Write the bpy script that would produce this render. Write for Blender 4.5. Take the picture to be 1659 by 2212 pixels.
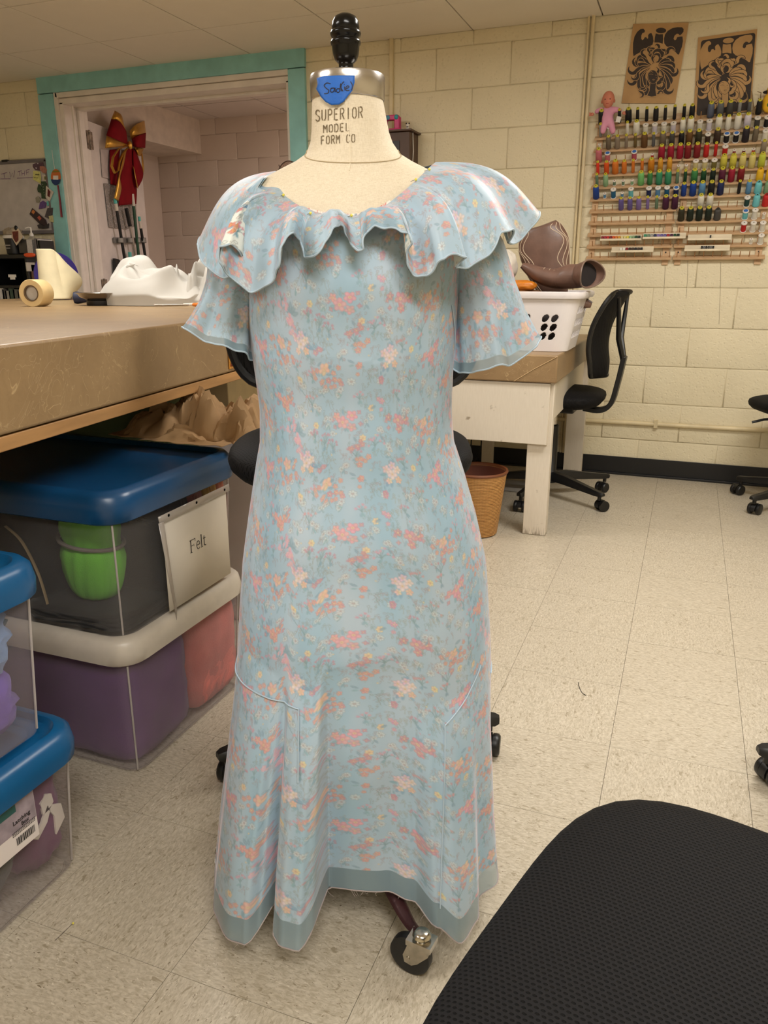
import bpy, bmesh, math, random
from mathutils import Vector, Matrix, noise
for _o in list(bpy.data.objects): bpy.data.objects.remove(_o, do_unlink=True)
SC = bpy.context.scene
COL = SC.collection
rnd = random.Random(7)
PI = math.pi
R = math.radians
# ------------------------------------------------------------------ camera
H = 1.06; FPX = 1670.0; PITCH = R(17.0); YAW = R(21.0)
cd = bpy.data.cameras.new('camera'); cam = bpy.data.objects.new('camera', cd); COL.objects.link(cam)
cam.location = (0, 0, H); cam.rotation_euler = (PI/2-PITCH, 0, YAW)
cd.sensor_fit = 'VERTICAL'; cd.sensor_height = 24.0; cd.lens = FPX/2212*24.0
cd.clip_start = 0.02; cd.clip_end = 60
SC.camera = cam
# ------------------------------------------------------------------ world, exposure
w = bpy.data.worlds.new('world'); SC.world = w; w.use_nodes = True
w.node_tree.nodes['Background'].inputs[0].default_value = (1.0, 0.93, 0.82, 1)
w.node_tree.nodes['Background'].inputs[1].default_value = 0.05
SC.view_settings.view_transform = 'Standard'; SC.view_settings.look = 'None'
SC.view_settings.gamma = 1; SC.view_settings.use_curve_mapping = False
SC.view_settings.exposure = 0.0
# fluorescent ceiling troffers: (x, y, power)
TROFFERS = [(-2.15, 2.35, 18), (0.45, 2.35, 35), (-2.15, -0.3, 29), (0.45, -0.3, 36)]
def area(name, loc, sx, sy, power, col, rot=(0, 0, 0)):
    l = bpy.data.lights.new(name, 'AREA'); l.shape = 'RECTANGLE'; l.size = sx; l.size_y = sy
    l.energy = power; l.color = col
    o = bpy.data.objects.new(name, l); o.location = loc; o.rotation_euler = rot; COL.objects.link(o); return o
for i, (x, y, p) in enumerate(TROFFERS):
    area('ceiling_light', (x, y, 2.235), 1.15, 0.55, p, (1.0, 0.965, 0.91))
area('ceiling_light', (-1.9, 5.2, 2.29), 0.5, 0.5, 20, (1.0, 0.88, 0.84))
# ------------------------------------------------------------------ pixel helpers (photo frame 1659x2212)
FW = Vector((-math.sin(YAW)*math.cos(PITCH), math.cos(YAW)*math.cos(PITCH), -math.sin(PITCH)))
RT = Vector((math.cos(YAW), math.sin(YAW), 0)); UP = RT.cross(FW); CP = Vector((0, 0, H))
def ray(px, py): return FW*FPX + RT*(px-829.5) - UP*(py-1106)
def atY(px, py, Y): d = ray(px, py); return CP + d*(Y/d.y)
def atX(px, py, X): d = ray(px, py); return CP + d*(X/d.x)
def atZ(px, py, Z): d = ray(px, py); return CP + d*((Z-H)/d.z)
def atP(px, py, p0, n): d = ray(px, py); return CP + d*((Vector(p0)-CP).dot(n)/d.dot(n))
def proj(P):
    d = Vector(P)-CP; z = d.dot(FW)
    return (829.5+FPX*d.dot(RT)/z, 1106-FPX*d.dot(UP)/z, z)
# ------------------------------------------------------------------ material helpers
def lin(c):
    f = lambda v: (v/255/12.92) if v/255 <= 0.04045 else ((v/255+0.055)/1.055)**2.4
    return (f(c[0]), f(c[1]), f(c[2]), 1)
class NT:
    def __init__(s, name):
        s.m = bpy.data.materials.new(name); s.m.use_nodes = True; s.t = s.m.node_tree; s.t.nodes.clear()
        s.out = s.n('ShaderNodeOutputMaterial')
    def n(s, typ, **kw):
        nd = s.t.nodes.new(typ)
        for k, v in kw.items(): setattr(nd, k, v)
        return nd
    def set(s, sock, v):
        if isinstance(v, bpy.types.NodeSocket): s.t.links.new(v, sock)
        elif v is not None: sock.default_value = v
    def math(s, op, a, b=None, c=None, clamp=False):
        nd = s.n('ShaderNodeMath', operation=op, use_clamp=clamp)
        for i, v in enumerate((a, b, c)):
            if v is not None: s.set(nd.inputs[i], v)
        return nd.outputs[0]
    def vmath(s, op, a, b=None, scale=None):
        nd = s.n('ShaderNodeVectorMath', operation=op); s.set(nd.inputs[0], a)
        if b is not None: s.set(nd.inputs[1], b)
        if scale is not None: s.set(nd.inputs['Scale'], scale)
        return nd.outputs[0]
    def mix(s, f, a, b, typ='MIX'):
        nd = s.n('ShaderNodeMix', data_type='RGBA', blend_type=typ)
        s.set(nd.inputs[0], f); s.set(nd.inputs[6], a); s.set(nd.inputs[7], b); return nd.outputs[2]
    def mr(s, v, a, b, c=0.0, d=1.0):
        nd = s.n('ShaderNodeMapRange'); s.set(nd.inputs[0], v)
        for i, q in enumerate((a, b, c, d)): s.set(nd.inputs[i+1], q)
        return nd.outputs[0]
    def noise(s, vec, scale, detail=2.0, rough=0.5, dist=0.0):
        nd = s.n('ShaderNodeTexNoise'); s.set(nd.inputs['Vector'], vec); s.set(nd.inputs['Scale'], scale)
        nd.inputs['Detail'].default_value = detail; nd.inputs['Roughness'].default_value = rough
        nd.inputs['Distortion'].default_value = dist
        return nd.outputs[0], nd.outputs[1]
    def coord(s, kind='Object', scale=None, rot=None):
        tc = s.n('ShaderNodeTexCoord'); v = tc.outputs[kind]
        if scale or rot:
            mp = s.n('ShaderNodeMapping'); s.t.links.new(v, mp.inputs[0])
            if scale: mp.inputs['Scale'].default_value = scale
            if rot: mp.inputs['Rotation'].default_value = rot
            v = mp.outputs[0]
        return v
    def sep(s, v):
        nd = s.n('ShaderNodeSeparateXYZ'); s.set(nd.inputs[0], v); return nd.outputs
    def comb(s, x, y, z=0.0):
        nd = s.n('ShaderNodeCombineXYZ')
        for i, q in enumerate((x, y, z)): s.set(nd.inputs[i], q)
        return nd.outputs[0]
    def bump(s, h, strength, dist=0.01, nrm=None):
        nd = s.n('ShaderNodeBump'); s.set(nd.inputs['Height'], h)
        nd.inputs['Strength'].default_value = strength; nd.inputs['Distance'].default_value = dist
        if nrm is not None: s.set(nd.inputs['Normal'], nrm)
        return nd.outputs[0]
    def bsdf(s, col, rough=0.5, metal=0.0, nrm=None, **kw):
        b = s.n('ShaderNodeBsdfPrincipled'); s.set(b.inputs['Base Color'], col); s.set(b.inputs['Roughness'], rough)
        s.set(b.inputs['Metallic'], metal)
        if nrm is not None: s.set(b.inputs['Normal'], nrm)
        for k, v in kw.items(): s.set(b.inputs[k.replace('_', ' ')], v)
        return b.outputs[0]
    def done(s, sh): s.t.links.new(sh, s.out.inputs[0]); return s.m
MATS = {}
def pm(name, col, rough=0.5, metal=0.0, var=0.06, vs=12.0, bump=0.0, bs=150.0, bd=0.002, stretch=None, **kw):
    if name in MATS: return MATS[name]
    t = NT(name); v = t.coord('Object', stretch)
    f, _ = t.noise(v, vs, 4)
    c = lin(col); dk = tuple(x*(1-var*2) for x in c[:3])+(1,); lt = tuple(min(1, x*(1+var)) for x in c[:3])+(1,)
    cc = t.mix(t.mr(f, 0.3, 0.7), dk, lt)
    nrm = None
    if bump > 0:
        h, _ = t.noise(v, bs, 3); nrm = t.bump(h, bump, bd)
    MATS[name] = t.done(t.bsdf(cc, rough, metal, nrm, **kw)); return MATS[name]
# ------------------------------------------------------------------ mesh helpers
class MB:
    def __init__(s): s.v = []; s.f = []; s.uv = []
    def add(s, vs, fs, uvs=None):
        b = len(s.v); s.v += [tuple(v) for v in vs]; s.f += [tuple(i+b for i in f) for f in fs]
        s.uv += (uvs if uvs else [(0.0, 0.0)]*len(vs)); return s
    def box(s, c, sz, rot=None, taper=1.0):
        x, y, z = (q/2 for q in sz); vs = []
        for k in (-1, 1):
            f = taper if k > 0 else 1.0
            for (i, j) in ((-1, -1), (1, -1), (1, 1), (-1, 1)): vs.append(Vector((i*x*f, j*y*f, k*z)))
        if rot is not None: vs = [rot @ v for v in vs]
        c = Vector(c)
        return s.add([v+c for v in vs], [(3, 2, 1, 0), (4, 5, 6, 7), (0, 1, 5, 4), (1, 2, 6, 5), (2, 3, 7, 6), (3, 0, 4, 7)])
    def bar(s, a, b, w, h, up=(0, 0, 1)):
        a = Vector(a); b = Vector(b); d = b-a; L = d.length; d.normalize(); u = Vector(up)
        if abs(d.dot(u)) > .99: u = Vector((0, 1, 0))
        x = d.cross(u).normalized(); z = x.cross(d).normalized()
        m = Matrix((x, d, z)).transposed(); return s.box((a+b)/2, (w, L, h), m)
    def cyl(s, a, b, r0, r1=None, n=16, caps=True):
        r1 = r0 if r1 is None else r1; a = Vector(a); b = Vector(b); d = (b-a).normalized()
        u = Vector((0, 0, 1)) if abs(d.z) < .9 else Vector((1, 0, 0))
        x = d.cross(u).normalized(); y = d.cross(x)
        vs = [c+(x*math.cos(2*PI*i/n)+y*math.sin(2*PI*i/n))*r for c, r in ((a, r0), (b, r1)) for i in range(n)]
        fs = [(i, (i+1) % n, n+(i+1) % n, n+i) for i in range(n)]
        if caps: fs += [tuple(range(n))[::-1], tuple(range(n, 2*n))]
        return s.add(vs, fs)
    def rings(s, rings, closed=True, caps=True, uvs=None, loop=False):
        n = len(rings[0]); vs = [p for r in rings for p in r]; fs = []
        m = len(rings)
        for j in range(m if loop else m-1):
            j2 = (j+1) % m
            for i in range(n if closed else n-1):
                fs.append((j*n+i, j*n+(i+1) % n, j2*n+(i+1) % n, j2*n+i))
        if caps and closed and not loop: fs += [tuple(range(n))[::-1], tuple(range((m-1)*n, m*n))]
        return s.add(vs, fs, uvs)
    def lathe(s, prof, n=24, c=(0, 0, 0), M=None, caps=True):
        c = Vector(c); rs = []
        for r, z in prof:
            ring = [Vector((r*math.cos(2*PI*i/n), r*math.sin(2*PI*i/n), z)) for i in range(n)]
            rs.append([(M @ p if M is not None else p)+c for p in ring])
        hollow = caps and prof[0][0] > .0125 and prof[-1][0] > .0125 and abs(prof[0][0]-prof[-1][0]) < .3*prof[0][0] and len(prof) > 3
        return s.rings(rs, caps=caps and not hollow, loop=hollow)
    def tube(s, pts, r, n=8, caps=True, flat=1.0):
        pts = [Vector(p) for p in pts]; rs = []; prev = None
        for i, p in enumerate(pts):
            d = (pts[min(i+1, len(pts)-1)]-pts[max(i-1, 0)])
            if d.length < 1e-9: d = Vector((0, 0, 1))
            d.normalize()
            if prev is None:
                u = Vector((0, 0, 1)) if abs(d.z) < .9 else Vector((1, 0, 0)); x = d.cross(u).normalized()
            else:
                x = prev-d*prev.dot(d)
                x = x.normalized() if x.length > 1e-6 else d.orthogonal().normalized()
            prev = x; y = d.cross(x); rr = r[i] if isinstance(r, (list, tuple)) else r
            rs.append([p+(x*math.cos(2*PI*k/n)+y*math.sin(2*PI*k/n)*flat)*rr for k in range(n)])
        return s.rings(rs, caps=caps)
    def sphere(s, c, r, nu=16, nv=10, M=None):
        c = Vector(c); r = (r, r, r) if not isinstance(r, (tuple, list)) else r; rs = []
        for j in range(nv+1):
            ph = -PI/2+PI*j/nv; k = max(math.cos(ph), 0.02)
            ring = [Vector((r[0]*k*math.cos(2*PI*i/nu), r[1]*k*math.sin(2*PI*i/nu), r[2]*math.sin(ph))) for i in range(nu)]
            rs.append([(M @ p if M is not None else p)+c for p in ring])
        return s.rings(rs)
    def grid(s, fn, nu, nv, uvfn=None, closed=False):
        vs = []; uv = []
        for j in range(nv+1):
            for i in range(nu if closed else nu+1):
                a = i/nu; b = j/nv; vs.append(fn(a, b)); uv.append(uvfn(a, b) if uvfn else (a, b))
        w = nu if closed else nu+1; fs = []
        for j in range(nv):
            for i in range(nu):
                i2 = (i+1) % w if closed else i+1
                fs.append((j*w+i, j*w+i2, (j+1)*w+i2, (j+1)*w+i))
        return s.add(vs, fs, uv)
    def poly(s, pts, thick, M):
        """extruded flat polygon, pts 2D in the plane (x,z of M), front at -y"""
        n = len(pts); a = [M @ Vector((x, -thick, z)) for x, z in pts]; b = [M @ Vector((x, 0, z)) for x, z in pts]
        return s.add(a+b, [tuple(range(n)), tuple(range(n, 2*n))[::-1]]+[(i, n+i, n+(i+1) % n, (i+1) % n) for i in range(n)])
    def build(s, name, mat, parent=None, smooth=True, bevel=0.0, seg=2, loc=None, solid=0.0, angle=40, subsurf=0):
        me = bpy.data.meshes.new(name); me.from_pydata(s.v, [], s.f)
        uvl = me.uv_layers.new(name='UVMap'); idx = [0]*len(me.loops); me.loops.foreach_get('vertex_index', idx)
        flat = []
        for i in idx: flat += s.uv[i]
        uvl.data.foreach_set('uv', flat)
        me.materials.append(mat)
        bm = bmesh.new(); bm.from_mesh(me)
        if smooth:
            for f in bm.faces: f.smooth = True
            for e in bm.edges:
                if len(e.link_faces) == 2 and e.calc_face_angle(0) > R(angle): e.smooth = False
        bm.to_mesh(me); bm.free(); me.update()
        o = bpy.data.objects.new(name, me); COL.objects.link(o)
        if parent: o.parent = parent
        if loc: o.location = loc
        if solid:
            m = o.modifiers.new('solid', 'SOLIDIFY'); m.thickness = solid; m.offset = 0
        if bevel:
            m = o.modifiers.new('bevel', 'BEVEL'); m.width = bevel; m.segments = seg; m.limit_method = 'ANGLE'; m.angle_limit = R(35)
            m.harden_normals = False
        if subsurf:
            m = o.modifiers.new('sub', 'SUBSURF'); m.levels = subsurf; m.render_levels = subsurf
        return o
def tag(o, label=None, cat=None, group=None, kind=None):
    if label: o['label'] = label
    if cat: o['category'] = cat
    if group: o['group'] = group
    if kind: o['kind'] = kind
    return o
def thing(name, label, cat, loc=(0, 0, 0), rz=0.0, group=None):
    o = bpy.data.objects.new(name, None); COL.objects.link(o); o.location = loc; o.rotation_euler = (0, 0, rz)
    o.empty_display_size = 0.05
    return tag(o, label, cat, group)
def struct(o): o['kind'] = 'structure'; return o
def catmull(pts, sub, closed=False):
    pts = [Vector(p) for p in pts]; n = len(pts); out = []
    for i in range(n if closed else n-1):
        if closed: p0, p1, p2, p3 = pts[(i-1) % n], pts[i], pts[(i+1) % n], pts[(i+2) % n]
        else: p0, p1, p2, p3 = pts[max(i-1, 0)], pts[i], pts[i+1], pts[min(i+2, n-1)]
        for k in range(sub):
            t = k/sub
            out.append(0.5*((2*p1)+(-p0+p2)*t+(2*p0-5*p1+4*p2-p3)*t*t+(-p0+3*p1-3*p2+p3)*t**3))
    if not closed: out.append(pts[-1])
    return out
def interp(tab, x):
    if x <= tab[0][0]: return tab[0][1]
    for (a, va), (b, vb) in zip(tab, tab[1:]):
        if x <= b: return va+(vb-va)*(x-a)/(b-a)
    return tab[-1][1]
def sinterp(tab, x):
    if x <= tab[0][0]: return tab[0][1]
    for (a, va), (b, vb) in zip(tab, tab[1:]):
        if x <= b:
            t = (x-a)/(b-a); t = t*t*(3-2*t); return va+(vb-va)*t
    return tab[-1][1]
def rrect(w, d, r, z, cx=0, cy=0, n=6):
    pts = []
    for (sx, sy, a0) in ((1, 1, 0), (-1, 1, 90), (-1, -1, 180), (1, -1, 270)):
        for k in range(n+1):
            a = R(a0+90*k/n); pts.append(Vector((cx+sx*(w/2-r)+r*math.cos(a), cy+sy*(d/2-r)+r*math.sin(a), z)))
    return pts
def rloft(mb, secs, caps=True):
    return mb.rings([rrect(*s) for s in secs], caps=caps)
def lump(c, r, amp, seed, freq=6.0, e=2.5, nu=48, nv=28, ridged=False, flatb=True):
    mb = MB(); c = Vector(c); rs = []
    for j in range(nv+1):
        ph = -PI/2+PI*j/nv; cp = max(math.cos(ph), .01); sp = math.sin(ph); ring = []
        for i in range(nu):
            th = 2*PI*i/nu; d = Vector((cp*math.cos(th), cp*math.sin(th), sp))
            k = (abs(d.x)**e+abs(d.y)**e+abs(d.z)**e)**(-1/e); q = d*k
            nz = noise.noise(q*freq/2+Vector((seed*7.1, seed*3.3, seed)))
            if ridged: nz = (1-abs(noise.noise(q*freq/2+Vector((seed*7.1, seed, 3)))*3.0))*0.7+0.5*(1-abs(noise.noise(q*freq+Vector((seed, seed*4, 8)))*3))-0.6
            q = q*(1+amp*nz); p = Vector((q.x*r[0], q.y*r[1], q.z*r[2]))
            if flatb: p.z = max(p.z, -r[2])
            ring.append(p+c)
        rs.append(ring)
    mb.rings(rs); return mb
def ribbon(mb, pts, wd, fn, thick=0.0006):
    """flat stroke: 2D polyline pts -> strip, fn maps 2D point -> 3D surface point"""
    out = []
    for i, p in enumerate(pts):
        a = pts[max(i-1, 0)]; b = pts[min(i+1, len(pts)-1)]; dx, dy = b[0]-a[0], b[1]-a[1]; L = math.hypot(dx, dy) or 1
        nx, ny = -dy/L*wd/2, dx/L*wd/2
        out += [fn(p[0]+nx, p[1]+ny), fn(p[0]-nx, p[1]-ny)]
    mb.add(out, [(2*i, 2*i+1, 2*i+3, 2*i+2) for i in range(len(pts)-1)])
def arc(cx, cy, rx, ry, a0, a1, n=8): return [(cx+rx*math.cos(R(a0+(a1-a0)*k/n)), cy+ry*math.sin(R(a0+(a1-a0)*k/n))) for k in range(n+1)]
# ------------------------------------------------------------------ common materials
def mat_paint_block(name, col, bstr=0.55):
    t = NT(name); g = t.n('ShaderNodeNewGeometry'); v = g.outputs['Position']
    f, _ = t.noise(v, 38, 5, .6); f2, _ = t.noise(v, 140, 3, .6); f3, _ = t.noise(v, 3.0, 3)
    vo = t.n('ShaderNodeTexVoronoi'); t.set(vo.inputs['Vector'], v); vo.inputs['Scale'].default_value = 55
    pits = t.mr(vo.outputs['Distance'], 0.10, 0.32)
    h = t.math('ADD', t.math('MULTIPLY', f, 1.0), t.math('ADD', t.math('MULTIPLY', f2, .35), t.math('MULTIPLY', pits, .35)))
    nrm = t.bump(h, bstr, 0.006)
    c = lin(col); cc = t.mix(t.mr(f3, .3, .7), tuple(x*.93 for x in c[:3])+(1,), c)
    oi = t.n('ShaderNodeObjectInfo'); cc = t.mix(t.mr(oi.outputs['Random'], 0, 1, 0, .12), cc, tuple(x*.86 for x in c[:3])+(1,))
    return t.done(t.bsdf(cc, .55, 0, nrm))
M_block = mat_paint_block('cream_block_paint', (232, 220, 188))
M_block_far = mat_paint_block('pink_white_block_paint', (222, 206, 194), .2)
def mat_floor():
    t = NT('vinyl_tile'); v = t.coord('Object'); oi = t.n('ShaderNodeObjectInfo'); r = oi.outputs['Random']
    x, y, z = t.sep(v); g = t.math('GREATER_THAN', r, .5)
    xa = t.math('ADD', t.math('MULTIPLY', x, t.math('SUBTRACT', 1, g)), t.math('MULTIPLY', y, g))
    ya = t.math('ADD', t.math('MULTIPLY', y, t.math('SUBTRACT', 1, g)), t.math('MULTIPLY', x, g))
    p = t.comb(t.math('ADD', t.math('MULTIPLY', xa, 1.0), t.math('MULTIPLY', r, 37.0)), t.math('MULTIPLY', ya, 2.3), t.math('MULTIPLY', r, 9.0))
    a, _ = t.noise(p, 95, 3, .55, .6); b, _ = t.noise(p, 55, 2, .5, .8); c, _ = t.noise(v, 7, 3)
    base = t.mix(t.mr(a, .35, .65), lin((176, 165, 145)), lin((206, 196, 178)))
    base = t.mix(t.mr(b, .62, .70), base, lin((158, 146, 124)))
    a2, _ = t.noise(p, 150, 1, .5, 1.0)
    base = t.mix(t.mr(a2, .70, .74), base, lin((120, 106, 84)))
    a3, _ = t.noise(p, 120, 1, .5, 1.0)
    base = t.mix(t.math('MULTIPLY', t.mr(a3, .30, .26), .7), base, lin((228, 220, 204)))
    base = t.mix(t.math('MULTIPLY', c, .16), base, lin((170, 155, 128)))
    rg = t.mr(c, .3, .7, .33, .48)
    h, _ = t.noise(v, 25, 2); return t.done(t.bsdf(base, rg, 0, t.bump(h, .12, .002)))
M_floor = mat_floor()
M_grout = pm('floor_seam_dirt', (96, 84, 66), .9)
def mat_ceiling(name, col):
    t = NT(name); g = t.n('ShaderNodeNewGeometry'); v = g.outputs['Position']
    f, _ = t.noise(v, 220, 3, .7); f2, _ = t.noise(v, 6, 2)
    c = lin(col); cc = t.mix(f2, tuple(x*.94 for x in c[:3])+(1,), c)
    return t.done(t.bsdf(cc, .85, 0, t.bump(f, .3, .003)))
M_ceil = mat_ceiling('ceiling_tile_white', (244, 236, 222)); M_ceil_gap = pm('ceiling_gap', (110, 98, 80), .9)
M_teal = pm('teal_paint', (146, 204, 204), .45, bump=.1, bs=60)
M_white = pm('white_paint', (226, 216, 210), .4, bump=.08, bs=40, var=.04)
M_whitetrim = pm('warm_white_trim', (234, 224, 214), .38, var=.04)
M_blackbase = pm('black_vinyl', (17, 17, 19), .45)
M_black = pm('black_plastic', (16, 16, 17), .42)
M_blackgloss = pm('black_gloss_paint', (7, 6, 7), .2, Specular_IOR_Level=.35)
M_steel = pm('brushed_steel', (196, 190, 184), .26, 1.0, bump=.05, bs=300)
M_chrome = pm('worn_chrome', (190, 184, 172), .2, 1.0, var=.1, vs=60)
M_pipe = pm('cream_pipe_paint', (222, 205, 165), .45)
M_wood = pm('pale_rack_wood', (208, 172, 132), .5, var=.08, vs=30, stretch=(1, 6, 6))
M_kraft = None
def mat_kraft():
    t = NT('kraft_paper_cover'); g = t.n('ShaderNodeNewGeometry'); v = g.outputs['Position']
    f, _ = t.noise(v, 3.0, 4, .6); ff, _ = t.noise(v, 26, 5, .7, 1.2)
    nd = t.n('ShaderNodeTexNoise'); t.set(nd.inputs['Vector'], v); nd.inputs['Scale'].default_value = 5.5; nd.inputs['Detail'].default_value = 3; nd.inputs['Distortion'].default_value = 2.2
    ln = t.math('ABSOLUTE', t.math('SUBTRACT', nd.outputs[0], .5))
    crease = t.math('MULTIPLY', t.mr(ln, 0.0, 0.006, 1, 0), t.mr(ff, .46, .56))
    nb = t.n('ShaderNodeTexNoise'); t.set(nb.inputs['Vector'], v); nb.inputs['Scale'].default_value = 9; nb.inputs['Detail'].default_value = 2; nb.inputs['Distortion'].default_value = 3
    cr2 = t.math('MULTIPLY', t.mr(t.math('ABSOLUTE', t.math('SUBTRACT', nb.outputs[0], .46)), 0, .008, 1, 0), t.mr(f, .45, .6))
    cr = t.math('MAXIMUM', crease, cr2)
    base = t.mix(t.mr(f, .3, .7), lin((132, 106, 74)), lin((158, 130, 92)))
    base = t.mix(t.mr(ff, .4, .75, 0, .35), base, lin((120, 94, 62)))
    base = t.mix(t.math('MULTIPLY', cr, .55), base, lin((204, 176, 130)))
    h = t.math('ADD', t.math('MULTIPLY', ff, .4), t.math('MULTIPLY', cr, .5))
    return t.done(t.bsdf(base, .42, 0, t.bump(h, .35, .002), Coat_Weight=.15, Coat_Roughness=.35))
M_kraft = mat_kraft()
# ================================================================== STRUCTURE
YB = 4.39; CZ = 2.27; XL = -5.2; XR = 2.5; YF = -2.0; YFAR = 6.19; CZF = 2.325
TS = 0.296; TX0 = -0.07; TY0 = 0.777
floor = struct(MB().box(((XL+XR)/2, (YF+6.4)/2, -0.03), (XR-XL, 6.4-YF, 0.05)).build('floor', M_grout, smooth=False))
tme = None; rest = MB(); cand = []
ix0 = int((XL-TX0)/TS)-1; ix1 = int((XR-TX0)/TS)+1
for i in range(ix0, ix1):
    for j in range(int((YF-TY0)/TS)-1, int((6.35-TY0)/TS)):
        cx = TX0+TS*(i+.5); cy = TY0+TS*(j+.5)
        if cx < XL or cx > XR or cy < YF: continue
        if cy > YB+.1 and not (-4.6 < cx < -1.1): continue
        vis = False
        for dx in (-.5, 0, .5):
            for dy in (-.5, 0, .5):
                px, py, z = proj((cx+dx*TS, cy+dy*TS, 0))
                if z > .1 and -10 < px < 1669 and -10 < py < 2222: vis = True
        cand.append((0 if vis else 1, math.hypot(cx, cy), cx, cy))
cand.sort(); first = None
for k, (q, dd, cx, cy) in enumerate(cand):
    if q == 0 and k < 290:
        if first is None:
            first = MB().box((0, 0, -.0025), (TS-.0009, TS-.0009, .005)).build('tile', M_floor, floor, smooth=False); o = first
        else: o = first.copy(); COL.objects.link(o)
        o.location = (cx, cy, rnd.uniform(-.0003, 0)); o.rotation_euler = (0, 0, rnd.choice((0, PI)))
    else: rest.box((cx, cy, -.0025), (TS-.0009, TS-.0009, .005))
o = rest.build('tile', M_floor, floor, smooth=False); o['kind'] = 'stuff'
# ceiling with panels
ceil = struct(MB().box(((XL+XR)/2, (YF+4.6)/2, CZ+.05), (XR-XL, 4.6-YF, 0.04)).box((-2.85, 5.45, CZF+.05), (3.6, 1.70, .04)).build('ceiling', M_ceil_gap, smooth=False))
CSX = 0.648; CSY = 0.61
def cpanel(x0, x1, y0, y1, mat=M_ceil, g=.0035, z=2.27):
    return MB().box(((x0+x1)/2, (y0+y1)/2, z+.012), (x1-x0-2*g, y1-y0-2*g, .03)).build('ceiling_panel', mat, ceil, smooth=False)
pane0 = None
xs = [-1.195+CSX*k for k in range(-7, 7)]; xs = [x for x in xs if x < XR+.6]
ys = [4.39, 3.87, 3.26]+[3.26-CSY*k for k in range(1, 9)]
big = MB()
for a in range(len(ys)-1):
    y1, y0 = ys[a], ys[a+1]
    for x0 in xs:
        if any(abs(x0+CSX/2-tx) < .9 and abs((y0+y1)/2-ty) < .5 for tx, ty, _ in TROFFERS) and a > 1: pass
        if a < 2:
            cpanel(x0, x0+CSX, y0, y1)
        else: big.box((x0+CSX/2, (y0+y1)/2, CZ+.012), (CSX-.007, y1-y0-.007, .03))
o = big.build('ceiling_panel', M_ceil, ceil, smooth=False); o['kind'] = 'stuff'
M_ceil2 = mat_ceiling('far_ceiling_tile', (220, 208, 200))
for a in range(3):
    for b in range(5):
        cpanel(-4.5+.648*b, -4.5+.648*(b+1), 4.61+.53*a, 4.61+.53*(a+1), M_ceil2, .008, CZF)
# block walls
bl_me = {}
def block(parent, x, z, w, h, y, mat, face=-1):
    key = (round(w, 3), round(h, 3), mat.name)
    if key not in bl_me:
        b = .007; d = .012
        a = [(-w/2, 0, -h/2), (w/2, 0, -h/2), (w/2, 0, h/2), (-w/2, 0, h/2)]
        f = [(-w/2+b, -.0016, -h/2+b), (w/2-b, -.0016, -h/2+b), (w/2-b, -.0016, h/2-b), (-w/2+b, -.0016, h/2-b)]
        g = [(-w/2, d, -h/2), (w/2, d, -h/2), (w/2, d, h/2), (-w/2, d, h/2)]
        mb = MB(); mb.add(g+a+f, [(0, 1, 5, 4), (1, 2, 6, 5), (2, 3, 7, 6), (3, 0, 4, 7), (4, 5, 9, 8), (5, 6, 10, 9), (6, 7, 11, 10), (7, 4, 8, 11), (8, 9, 10, 11)])
        o = mb.build('block', mat, parent, smooth=True, angle=80); bl_me[key] = o
    else:
        o = bl_me[key].copy(); o.parent = parent; COL.objects.link(o)
    o.location = (x, y+rnd.uniform(-.0012, .0012), z); return o
def block_wall(parent, x0, x1, z0, z1, y, mat, phase, skip=None, vis=True):
    k = int(round(z0/.2)); z = z0
    while z < z1-.01:
        zt = min(.2*(int(z/.2+.001)+1), z1); row = int(z/.2+.001)
        off = phase+(.2 if row % 2 else 0); x = x0
        while x < x1-.005:
            nx = off+.4*math.floor((x-off)/.4+1+1e-6); xe = min(nx, x1)
            segs = [(x, xe)]
            if skip:
                sx0, sx1, sz = skip; o2 = []
                for a, b in segs:
                    if zt <= sz+.01:
                        if a < sx0: o2.append((a, min(b, sx0)))
                        if b > sx1: o2.append((max(a, sx1), b))
                    else: o2.append((a, b))
                segs = o2
            for a, b in segs:
                if b-a > .012:
                    px, py, zz = proj(((a+b)/2, y, (z+zt)/2))
                    if -150 < px < 1800: block(parent, (a+b)/2, (z+zt)/2, b-a-.0004, zt-z-.0004, y, mat)
            x = xe
        z = zt
DX0, DX1, DZ = -3.93, -2.26, 2.13
wb = MB()
wb.box(((XL+DX0)/2, YB+.11, CZ/2), (DX0-XL, .2, CZ)); wb.box(((DX1+XR)/2, YB+.11, CZ/2), (XR-DX1, .2, CZ)); wb.box(((DX0+DX1)/2, YB+.11, (DZ+CZ)/2), (DX1-DX0, .2, CZ-DZ)); wb.box((-2.85, YB+.13, CZ+.05), (3.6, .16, .11))
wall_back = struct(wb.build('wall_back', M_block, smooth=False))
block_wall(wall_back, -4.8, 1.0, 0, CZ, YB, M_block, -.99, skip=(-4.05, -2.16, 2.4))
wf = struct(MB().box((-2.9, YFAR+.06, CZF/2), (3.6, .1, CZF+.02)).build('wall_far', M_block_far, smooth=False))
block_wall(wf, -4.5, -1.2, 0, CZF, YFAR, M_block_far, -.9)
struct(MB().box((-4.55, 5.42, CZF/2), (.1, 1.64, CZF)).build('wall_far_left', M_block_far, smooth=False))
struct(MB().box((-1.15, 5.42, CZF/2), (.1, 1.64, CZF)).build('wall_far_right', M_block_far, smooth=False))
struct(MB().box((-4.275, 5.40, 2.19), (.45, 1.58, .27)).build('trim_1', pm('bulkhead_paint', (222, 208, 194), .6, bump=.1, bs=40), smooth=False))
struct(MB().box((XL-.05, 1.2, CZ/2), (.1, 6.6, CZ)).build('wall_left', M_block, smooth=False))
struct(MB().box((XR+.05, 1.2, CZ/2), (.1, 6.6, CZ)).build('wall_right', M_block, smooth=False))
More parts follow.
